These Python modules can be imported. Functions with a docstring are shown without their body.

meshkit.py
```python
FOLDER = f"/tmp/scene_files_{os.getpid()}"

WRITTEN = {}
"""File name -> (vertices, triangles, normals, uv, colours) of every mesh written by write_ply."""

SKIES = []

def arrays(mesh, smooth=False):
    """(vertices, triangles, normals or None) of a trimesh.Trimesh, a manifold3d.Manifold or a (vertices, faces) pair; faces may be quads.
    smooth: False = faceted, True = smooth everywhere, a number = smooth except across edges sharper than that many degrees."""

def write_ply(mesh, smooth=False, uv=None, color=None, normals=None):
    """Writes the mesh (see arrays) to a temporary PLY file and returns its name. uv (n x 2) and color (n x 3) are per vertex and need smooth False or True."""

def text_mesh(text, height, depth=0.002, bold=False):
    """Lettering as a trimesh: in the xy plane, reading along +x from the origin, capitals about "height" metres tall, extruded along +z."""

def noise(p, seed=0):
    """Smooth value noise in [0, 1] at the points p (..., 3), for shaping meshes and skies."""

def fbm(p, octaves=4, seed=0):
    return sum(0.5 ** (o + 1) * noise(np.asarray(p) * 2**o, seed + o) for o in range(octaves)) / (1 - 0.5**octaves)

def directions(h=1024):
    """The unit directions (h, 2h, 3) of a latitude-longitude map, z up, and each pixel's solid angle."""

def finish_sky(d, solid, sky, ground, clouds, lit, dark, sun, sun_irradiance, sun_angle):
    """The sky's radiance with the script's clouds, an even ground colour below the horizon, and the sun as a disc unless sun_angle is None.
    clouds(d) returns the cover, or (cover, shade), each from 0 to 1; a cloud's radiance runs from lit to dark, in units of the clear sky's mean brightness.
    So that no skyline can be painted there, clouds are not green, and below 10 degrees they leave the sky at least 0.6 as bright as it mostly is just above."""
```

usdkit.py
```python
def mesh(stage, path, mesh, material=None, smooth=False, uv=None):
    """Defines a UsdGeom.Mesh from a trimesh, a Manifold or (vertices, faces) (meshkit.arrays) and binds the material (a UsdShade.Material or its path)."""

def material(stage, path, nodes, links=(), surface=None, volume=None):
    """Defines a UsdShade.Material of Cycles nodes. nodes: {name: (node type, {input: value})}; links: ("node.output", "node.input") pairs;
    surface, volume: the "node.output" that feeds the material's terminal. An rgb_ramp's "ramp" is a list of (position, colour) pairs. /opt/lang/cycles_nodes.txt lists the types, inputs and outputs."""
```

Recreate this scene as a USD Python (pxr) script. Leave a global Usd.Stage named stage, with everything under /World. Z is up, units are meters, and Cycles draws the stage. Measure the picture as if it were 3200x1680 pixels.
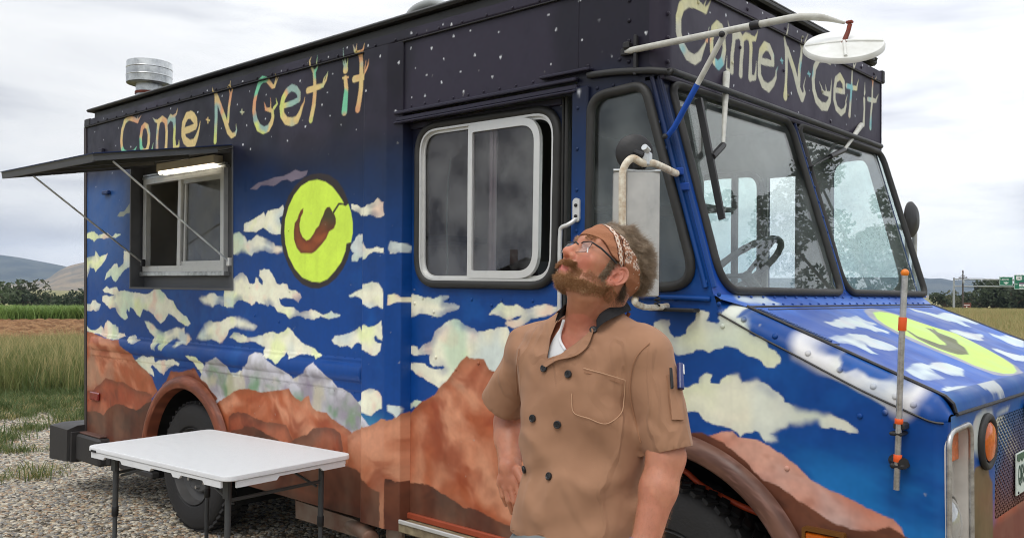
import math, random, json
import numpy as np, trimesh, shapely, usdkit, meshkit
from shapely.geometry import Polygon, Point, LineString, box as sbox
from scipy.spatial import Delaunay, cKDTree
from pxr import Usd, UsdGeom, UsdLux, UsdShade, Gf, Sdf, Vt

stage = Usd.Stage.CreateInMemory()
UsdGeom.SetStageUpAxis(stage, UsdGeom.Tokens.z)
UsdGeom.SetStageMetersPerUnit(stage, 1.0)
UsdGeom.Xform.Define(stage, '/World')
rng = np.random.default_rng(7)

# ---------------------------------------------------------------- camera
EYE = np.array([7.090, -2.929, 1.600])
YAW, PITCH, ROLL = np.radians([42.152, 1.381, 0.723])
FPX = 2780.2                                   # focal length in widths/3200
def cam_basis():
    f = np.array([-np.sin(YAW)*np.cos(PITCH), np.cos(YAW)*np.cos(PITCH), np.sin(PITCH)])
    r = np.array([np.cos(YAW), np.sin(YAW), 0.0]); u = np.cross(r, f)
    return np.cos(ROLL)*r+np.sin(ROLL)*u, -np.sin(ROLL)*r+np.cos(ROLL)*u, f
RT, UP, FW = cam_basis()
cam = UsdGeom.Camera.Define(stage, '/World/camera')
m = np.eye(4); m[0, :3] = RT; m[1, :3] = UP; m[2, :3] = -FW; m[3, :3] = EYE
cam.AddTransformOp().Set(Gf.Matrix4d(*m.ravel().tolist()))
cam.CreateHorizontalApertureAttr(36.0); cam.CreateFocalLengthAttr(36.0*FPX/3200)
cam.CreateClippingRangeAttr((0.05, 100000.0))
cam.CreateExposureAttr(0.16)

# ---------------------------------------------------------------- sky: overcast, a soft veiled sun
SUN_EL, SUN_AZ = math.radians(58), math.radians(-75)      # towards the sun: x=cos(az), y=sin(az)
sd = np.array([math.cos(SUN_EL)*math.cos(SUN_AZ), math.cos(SUN_EL)*math.sin(SUN_AZ), math.sin(SUN_EL)])
sky = usdkit.material(stage, '/World/Looks/sky_overcast', {
    'tc': ('texture_coordinate', {}),
    'xyz': ('separate_xyz', {}),
    'zz': ('math', {'math_type': 'maximum', 'value2': 0.0}),
    'za': ('math', {'math_type': 'add', 'value2': 0.16}),
    'px': ('math', {'math_type': 'divide'}), 'py': ('math', {'math_type': 'divide'}),
    'pv': ('combine_xyz', {'z': 0.35}),
    'n1': ('noise_texture', {'scale': 0.62, 'detail': 5.0, 'roughness': 0.5, 'distortion': 0.5}),
    'map': ('mapping', {'scale': (1.0, 1.0, 5.2), 'location': (3.1, 0.4, 0.0)}),
    'n2': ('noise_texture', {'scale': 2.6, 'detail': 4.0, 'roughness': 0.55, 'distortion': 0.3}),
    'mx': ('mix_float', {'fac': 0.58}),
    'ramp': ('rgb_ramp', {'ramp': [(0.0, (.40, .42, .49)), (0.38, (.48, .50, .57)), (0.47, (.68, .695, .735)), (0.55, (.89, .90, .91)), (0.64, (1.0, 1.0, .995)), (1.0, (1.0, 1.0, .99))]}),
    'up': ('map_range', {'range_type': 'smoothstep', 'from_min': 0.05, 'from_max': 0.95, 'to_min': 1.0, 'to_max': 1.9, 'clamp': True}),
    'dots': ('vector_math', {'math_type': 'dot_product', 'vector2': (0.02, 0.86, 0.5)}),
    'glow': ('map_range', {'range_type': 'smoothstep', 'from_min': 0.35, 'from_max': 1.0, 'to_min': 0.96, 'to_max': 1.3, 'clamp': True}),
    'g': ('math', {'math_type': 'multiply'}),
    'sc': ('math', {'math_type': 'multiply', 'value2': 8.9}),
    'cl': ('vector_math', {'math_type': 'scale'}),
    'sky': ('sky_texture', {'sky_type': 'single_scattering', 'sun_disc': False, 'sun_elevation': SUN_EL, 'sun_rotation': math.atan2(sd[0], sd[1])}),
    'mixc': ('mix', {'mix_type': 'mix', 'fac': 0.93}),
    'bg': ('background_shader', {'strength': 0.1}),
}, [('tc.generated', 'xyz.vector'), ('xyz.z', 'zz.value1'), ('zz.value', 'za.value1'), ('xyz.x', 'px.value1'), ('za.value', 'px.value2'),
    ('xyz.y', 'py.value1'), ('za.value', 'py.value2'), ('px.value', 'pv.x'), ('py.value', 'pv.y'), ('pv.vector', 'n1.vector'),
    ('tc.generated', 'map.vector'), ('map.vector', 'n2.vector'), ('n1.fac', 'mx.a'), ('n2.fac', 'mx.b'), ('mx.result', 'ramp.fac'),
    ('xyz.z', 'up.value'), ('tc.generated', 'dots.vector1'), ('dots.value', 'glow.value'), ('up.result', 'g.value1'), ('glow.result', 'g.value2'), ('g.value', 'sc.value1'),
    ('ramp.color', 'cl.vector1'), ('sc.value', 'cl.scale'), ('sky.color', 'mixc.color1'), ('cl.vector', 'mixc.color2'), ('mixc.color', 'bg.color')],
    surface='bg.background')
dome = UsdLux.DomeLight.Define(stage, '/World/sky')
dome.GetPrim().SetCustomDataByKey('kind', 'structure')
UsdShade.MaterialBindingAPI.Apply(dome.GetPrim()).Bind(sky)
sun = UsdLux.DistantLight.Define(stage, '/World/veiled_sun')
sun.CreateIntensityAttr(0.30); sun.CreateAngleAttr(28.0); sun.CreateColorAttr((1.0, 0.96, 0.9))
sun.GetPrim().CreateAttribute('inputs:normalize', Sdf.ValueTypeNames.Bool).Set(True)
zax = sd; xax = np.cross([0, 0, 1.0], zax); xax /= np.linalg.norm(xax); yax = np.cross(zax, xax)
m = np.eye(4); m[0, :3] = xax; m[1, :3] = yax; m[2, :3] = zax
sun.AddTransformOp().Set(Gf.Matrix4d(*m.ravel().tolist()))

# ---------------------------------------------------------------- helpers
def lin(*c):
    c = np.asarray(c if len(c) > 1 else c[0], float)/255.0
    return np.where(c < 0.04045, c/12.92, ((c+0.055)/1.055)**2.4)
def sstep(x, a, b):
    t = np.clip((x-a)/(b-a), 0, 1); return t*t*(3-2*t)
def mixa(a, b, t):
    return a+(b-a)*t[..., None]
used = {}
def numbered(parent, name):
    k = (parent, name); n = used.get(k, 0); used[k] = n+1
    return f'{parent}/{name}' + (f'_{n:03d}' if n else '')
def thing(name, label, cat, loc=(0, 0, 0), rz=0.0, group=None):
    x = UsdGeom.Xform.Define(stage, numbered('/World', name))
    x.AddTranslateOp().Set(Gf.Vec3d(*map(float, loc)))
    if rz: x.AddRotateZOp().Set(math.degrees(rz))
    tag(x, label, cat, group); return str(x.GetPath())
def tag(o, label=None, cat=None, group=None, kind=None):
    p = o.GetPrim() if not isinstance(o, str) else stage.GetPrimAtPath(o)
    for k, v in (('label', label), ('category', cat), ('group', group), ('kind', kind)):
        if v: p.SetCustomDataByKey(k, v)
    return o
def obj(name, mesh, mat, parent='/World', smooth=False, label=None, kind=None, col=None):
    path = numbered(parent, name)
    v, f, n = meshkit.arrays(mesh, smooth)
    o = usdkit.mesh(stage, path, mesh, mat, smooth=smooth)
    if col is not None:
        UsdGeom.PrimvarsAPI(o).CreatePrimvar('paint', Sdf.ValueTypeNames.Color3fArray, 'vertex').Set(Vt.Vec3fArray.FromNumpy(np.asarray(col, np.float32)))
    tag(o, label=label, kind=kind)
    return path
def struct(name, mesh, mat, smooth=False, col=None, kind='structure', label=None, cat=None):
    p = obj(name, mesh, mat, '/World', smooth, col=col, kind=kind); tag(p, label, cat); return p
def T(v, f): return trimesh.Trimesh(np.asarray(v, float), np.asarray(f, int), process=False)
def cat_(ms): return trimesh.util.concatenate([x for x in ms])
def bx(size, c=(0, 0, 0), R=None, bev=0.0):
    if bev > 0:
        s = np.array(size)/2-bev
        pts = np.array([[sx*(s[0]+(bev if k == 0 else 0)), sy*(s[1]+(bev if k == 1 else 0)), sz*(s[2]+(bev if k == 2 else 0))] for sx in (-1, 1) for sy in (-1, 1) for sz in (-1, 1) for k in range(3)])
        b = trimesh.convex.convex_hull(pts)
    else: b = trimesh.creation.box(size)
    if R is not None:
        M4 = np.eye(4); M4[:3, :3] = R; b.apply_transform(M4)
    b.apply_translation(c); return b
def hull(pts): return trimesh.convex.convex_hull(np.asarray(pts, float))
def prism8(a, b):            # two quads -> solid
    return hull(np.vstack([a, b]))
def rot(axis, deg): return trimesh.transformations.rotation_matrix(math.radians(deg), axis)[:3, :3]
def tube(pts, r, sides=10, closed=False, cap=True):
    p = np.asarray(pts, float); n = len(p); r = np.broadcast_to(np.asarray(r, float), (n,))
    if closed: t = np.roll(p, -1, 0)-np.roll(p, 1, 0)
    else: t = np.gradient(p, axis=0)
    t /= np.linalg.norm(t, axis=1, keepdims=True)+1e-12
    a = np.zeros_like(p); ref = np.array([0, 0, 1.0]) if abs(t[0][2]) < .9 else np.array([1.0, 0, 0])
    a0 = np.cross(t[0], ref); a0 /= np.linalg.norm(a0)
    for i in range(n):
        a0 = a0-t[i]*(a0@t[i]); a0 /= np.linalg.norm(a0); a[i] = a0
    b = np.cross(t, a); ang = np.arange(sides)*2*np.pi/sides
    v = p[:, None]+r[:, None, None]*(np.cos(ang)[None, :, None]*a[:, None]+np.sin(ang)[None, :, None]*b[:, None])
    v = v.reshape(-1, 3); f = []
    for i in range(n if closed else n-1):
        i2 = (i+1) % n
        for j in range(sides):
            j2 = (j+1) % sides
            f += [(i*sides+j, i*sides+j2, i2*sides+j2), (i*sides+j, i2*sides+j2, i2*sides+j)]
    if not closed and cap:
        v = np.vstack([v, p[:1], p[-1:]]); c0, c1 = len(v)-2, len(v)-1
        for j in range(sides):
            j2 = (j+1) % sides
            f += [(c0, j2, j), (c1, (n-1)*sides+j, (n-1)*sides+j2)]
    return T(v, np.array(f)[:, ::-1])
def smoothpts(pts, n=8, closed=False):
    p = np.asarray(pts, float)
    if closed: q = np.vstack([p[-1:], p, p[:2]])
    else: q = np.vstack([2*p[0]-p[1], p, 2*p[-1]-p[-2]])
    out = []
    for i in range(1, len(q)-2):
        for t in np.linspace(0, 1, n, endpoint=False):
            a, b, c, d = q[i-1], q[i], q[i+1], q[i+2]
            out.append(.5*((2*b)+(-a+c)*t+(2*a-5*b+4*c-d)*t*t+(-a+3*b-3*c+d)*t**3))
    if not closed: out.append(p[-1])
    return np.array(out)
def lathe(prof, sides=40, axis='z', c=(0, 0, 0)):      # prof: (radius, height)
    p = np.asarray(prof, float); n = len(p); a = np.arange(sides)*2*np.pi/sides
    v = np.stack([p[:, None, 0]*np.cos(a), p[:, None, 0]*np.sin(a), np.repeat(p[:, 1:2], sides, 1)], -1).reshape(-1, 3)
    f = []
    for i in range(n-1):
        for j in range(sides):
            j2 = (j+1) % sides
            f += [(i*sides+j, i*sides+j2, (i+1)*sides+j2), (i*sides+j, (i+1)*sides+j2, (i+1)*sides+j)]
    m_ = T(v, f)
    if axis == 'y': m_.apply_transform(trimesh.transformations.rotation_matrix(math.pi/2, [1, 0, 0]))
    if axis == 'x': m_.apply_transform(trimesh.transformations.rotation_matrix(math.pi/2, [0, 1, 0]))
    m_.apply_translation(c); return m_
def rrect(x0, z0, x1, z1, r, n=8, shear=0.0):
    rs = r if np.ndim(r) else [r]*4; P = []
    for (cx, cz, a0), rr in zip(((x1-rs[0], z0+rs[0], -90), (x1-rs[1], z1-rs[1], 0), (x0+rs[2], z1-rs[2], 90), (x0+rs[3], z0+rs[3], 180)), rs):
        for a in np.radians(np.linspace(a0, a0+90, n)): P.append((cx+rr*math.cos(a), cz+rr*math.sin(a)))
    return np.array(P)
def roundpoly(pts, r, n=6):
    p = np.asarray(pts, float); out = []; N = len(p); rr = np.broadcast_to(r, (N,))
    for i in range(N):
        a, b, c = p[i-1], p[i], p[(i+1) % N]
        u = (a-b)/np.linalg.norm(a-b); w = (c-b)/np.linalg.norm(c-b)
        h = math.acos(np.clip(u@w, -1, 1))/2; d = min(rr[i]/math.tan(h), .48*np.linalg.norm(a-b), .48*np.linalg.norm(c-b))
        p0, p1 = b+u*d, b+w*d
        for t in np.linspace(0, 1, n): out.append((1-t)**2*p0+2*t*(1-t)*b+t*t*p1)
    return np.array(out)
def extr(poly, d, fn):      # shapely polygon extruded; fn maps (u, v, w) -> xyz
    if not isinstance(poly, Polygon): poly = Polygon(poly)
    m_ = trimesh.creation.extrude_polygon(poly, d, engine='earcut')
    v = np.array(m_.vertices); m2 = T(fn(v[:, 0], v[:, 1], v[:, 2]), m_.faces)
    if m2.is_watertight and m2.volume < 0: m2.invert()
    return m2
def ring(outer, inner): return Polygon(outer, [inner])
SIDE = lambda y0: (lambda u, v, w: np.stack([u, y0-w, v], -1))       # extrusion grows towards -y
def flatpoly(poly, fn):
    if not isinstance(poly, Polygon): poly = Polygon(poly)
    v, f = trimesh.creation.triangulate_polygon(poly, engine='earcut')
    return T(fn(v[:, 0], v[:, 1], 0*v[:, 0]), f)
# ---------------------------------------------------------------- materials
def pm(name, color, rough=0.5, metal=0.0, var=0.12, scale=6.0, bump=0.0, bscale=60.0, spec=0.5, coat=0.0, color2=None, detail=5.0, **kw):
    c = np.asarray(color, float); c2 = np.asarray(color2, float) if color2 is not None else c*(1-var*2)
    n = {'tc': ('texture_coordinate', {}), 'n': ('noise_texture', {'scale': scale, 'detail': detail, 'roughness': .6}),
         'r': ('rgb_ramp', {'ramp': [(.3, c2), (.65, np.minimum(c*(1+var*.5), .95))]}),
         'p': ('principled_bsdf', dict(roughness=rough, metallic=metal, specular_ior_level=spec, coat_weight=coat, **kw)),
         'rr': ('map_range', {'from_min': .3, 'from_max': .7, 'to_min': max(rough-.08, .02), 'to_max': min(rough+.1, 1)})}
    l = [('tc.object', 'n.vector'), ('n.fac', 'r.fac'), ('r.color', 'p.base_color'), ('n.fac', 'rr.value'), ('rr.result', 'p.roughness')]
    if bump:
        n['n2'] = ('noise_texture', {'scale': bscale, 'detail': 4.0}); n['b'] = ('bump', {'strength': bump, 'distance': .01})
        l += [('tc.object', 'n2.vector'), ('n2.fac', 'b.height'), ('b.normal', 'p.normal')]
    return usdkit.material(stage, '/World/Looks/'+name, n, l, surface='p.BSDF')
def paintmat(name, rough=.38, spec=.5, bump=.05, bscale=35.0, coat=0.0, sss=0.0, mottle=.1, mscale=7.0, **kw):
    n = {'a': ('attribute', {'attribute': 'paint'}), 'tc': ('texture_coordinate', {}), 'n': ('noise_texture', {'scale': mscale, 'detail': 6.0}),
         'mr': ('map_range', {'from_min': .25, 'from_max': .75, 'to_min': 1-mottle, 'to_max': 1+mottle}), 'mul': ('vector_math', {'math_type': 'scale'}),
         'n2': ('noise_texture', {'scale': bscale, 'detail': 3.0}), 'b': ('bump', {'strength': bump, 'distance': .01}),
         'rr': ('map_range', {'from_min': .3, 'from_max': .7, 'to_min': max(rough-.1, .05), 'to_max': rough+.12}),
         'p': ('principled_bsdf', dict(roughness=rough, specular_ior_level=spec, coat_weight=coat, subsurface_weight=sss, **kw))}
    l = [('a.color', 'mul.vector1'), ('tc.object', 'n.vector'), ('n.fac', 'mr.value'), ('mr.result', 'mul.scale'), ('mul.vector', 'p.base_color'),
         ('n.fac', 'rr.value'), ('rr.result', 'p.roughness'), ('tc.object', 'n2.vector'), ('n2.fac', 'b.height'), ('b.normal', 'p.normal')]
    return usdkit.material(stage, '/World/Looks/'+name, n, l, surface='p.BSDF')
def pane(name, tint, rough=0.0, dirt_sheen=0.05):
    n = {'t': ('transparent_bsdf', {'color': tint}), 'g': ('glossy_bsdf', {'color': (1, 1, 1), 'roughness': rough}),
         'w': ('layer_weight', {'blend': .5}), 'p5': ('math', {'math_type': 'power', 'value2': 5.0}), 'f2': ('math', {'math_type': 'multiply_add', 'value2': .93, 'value3': .042, 'use_clamp': True}), 'm': ('mix_closure', {}),
         'd': ('diffuse_bsdf', {'color': (.3, .31, .3)}), 'tc': ('texture_coordinate', {}), 'n': ('noise_texture', {'scale': 5.0, 'detail': 6.0}),
         'dr': ('map_range', {'from_min': .4, 'from_max': .8, 'to_min': dirt_sheen*.3, 'to_max': dirt_sheen*2}), 'm2': ('mix_closure', {})}
    l = [('w.facing', 'p5.value1'), ('p5.value', 'f2.value1'), ('f2.value', 'm.fac'), ('t.BSDF', 'm.closure1'), ('g.BSDF', 'm.closure2'), ('tc.object', 'n.vector'), ('n.fac', 'dr.value'), ('dr.result', 'm2.fac'),
         ('m.closure', 'm2.closure1'), ('d.BSDF', 'm2.closure2')]
    return usdkit.material(stage, '/World/Looks/'+name, n, l, surface='m2.closure')
MT = {}
MT['mural'] = paintmat('mural_paint', .42, .28, .05, 28.0)
MT['sheet'] = paintmat('painted_sheet', .45, .28, .05, 40.0)
MT['black_trim'] = pm('black_trim', lin(30, 29, 30), .5, bump=.1)
MT['rail'] = pm('roof_rail_black', lin(42, 42, 42), .55, var=.2, scale=9, bump=.12)
MT['rubber'] = pm('rubber_seal', lin(44, 43, 41), .6, var=.2, scale=12, bump=.1)
MT['alum'] = pm('aluminium_frame', (.66, .66, .64), .40, .5, var=.03, scale=14)
MT['glass_hazy'] = pane('hazy_window_glass', (.62, .64, .64), 0.0, .38)
MT['steel'] = pm('brushed_steel', (.55, .54, .52), .32, .9, var=.15, scale=20)
MT['galv'] = pm('galvanised_steel', (.6, .62, .62), .35, .85, var=.2, scale=11, bump=.05)
MT['white_tube'] = pm('chipped_white_paint', lin(196, 196, 188), .5, var=.06, scale=30, color2=lin(172, 170, 160))
MT['rusty'] = pm('rusty_white_paint', lin(222, 217, 200), .55, scale=42, color2=lin(176, 150, 118), var=.1)
MT['grey_box'] = pm('dark_grey_paint', lin(78, 79, 82), .55, var=.1, scale=5, bump=.1)
MT['window_grey'] = pm('recess_grey_paint', lin(88, 89, 92), .5, var=.12, scale=7, bump=.08)
MT['flap'] = pm('flap_underside', lin(72, 70, 64), .5, var=.2, scale=6, bump=.08)
MT['tyre'] = pm('tyre_rubber', lin(36, 35, 35), .75, var=.2, scale=10, bump=.25, bscale=90)
MT['wheel_rim'] = pm('dark_steel_rim', lin(70, 69, 68), .5, .3, var=.2, scale=9)
MT['void'] = pm('underbody_black', lin(22, 21, 20), .8, var=.2)
MT['interior'] = pm('cab_interior_grey', lin(112, 114, 112), .7, var=.1, scale=3)
MT['interior_dark'] = pm('dark_interior', lin(52, 50, 48), .8, var=.15, scale=4)
MT['bumper'] = pm('bumper_black', lin(48, 46, 45), .6, var=.2, scale=8, bump=.15)
MT['plastic_white'] = pm('white_plastic', (.74, .75, .76), .42, var=.02, scale=25, bump=.12, bscale=220)
MT['leg_grey'] = pm('grey_leg_paint', lin(72, 74, 75), .45, .1, var=.1, scale=14)
MT['orange'] = pm('orange_tape', lin(232, 92, 28), .5, var=.06)
MT['red_lens'] = pm('red_lens', lin(120, 16, 22), .2, coat=.4)
MT['amber'] = pm('amber_lens', lin(196, 92, 12), .18, coat=.5, var=.15, scale=40)
MT['white_dish'] = pm('dish_white', (.72, .73, .70), .45, var=.06, scale=9, color2=(.55, .55, .50))
MT['mirror_back'] = pm('mirror_back_steel', (.55, .54, .51), .42, .6, var=.1, scale=10)
MT['rust'] = pm('rust_red', lin(120, 52, 34), .7, var=.25, scale=40)
MT['wood'] = pm('sill_wood', lin(150, 138, 110), .7, var=.3, scale=12, color2=lin(95, 80, 60))
MT['exhaust'] = pm('side_step_metal', lin(150, 135, 120), .55, .2, var=.25, scale=5, color2=lin(120, 72, 50))
MT['glass_cab'] = pane('windscreen_glass', (.90, .962, .95), 0.0, .05)
MT['glass_dark'] = pane('tinted_glass', (.66, .62, .64), 0.0, .12)  # stronger grey film paints in the brightness of reflected sky on the door glass
MT['glass'] = pane('window_glass', (.80, .86, .85), 0.0, .05)
def emis(name, col, s): return usdkit.material(stage, '/World/Looks/'+name, {'e': ('emission', {'color': col, 'strength': s})}, [], surface='e.emission')
MT['lamp'] = emis('fluorescent_tube', (1.0, .9, .72), 5.0)

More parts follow.
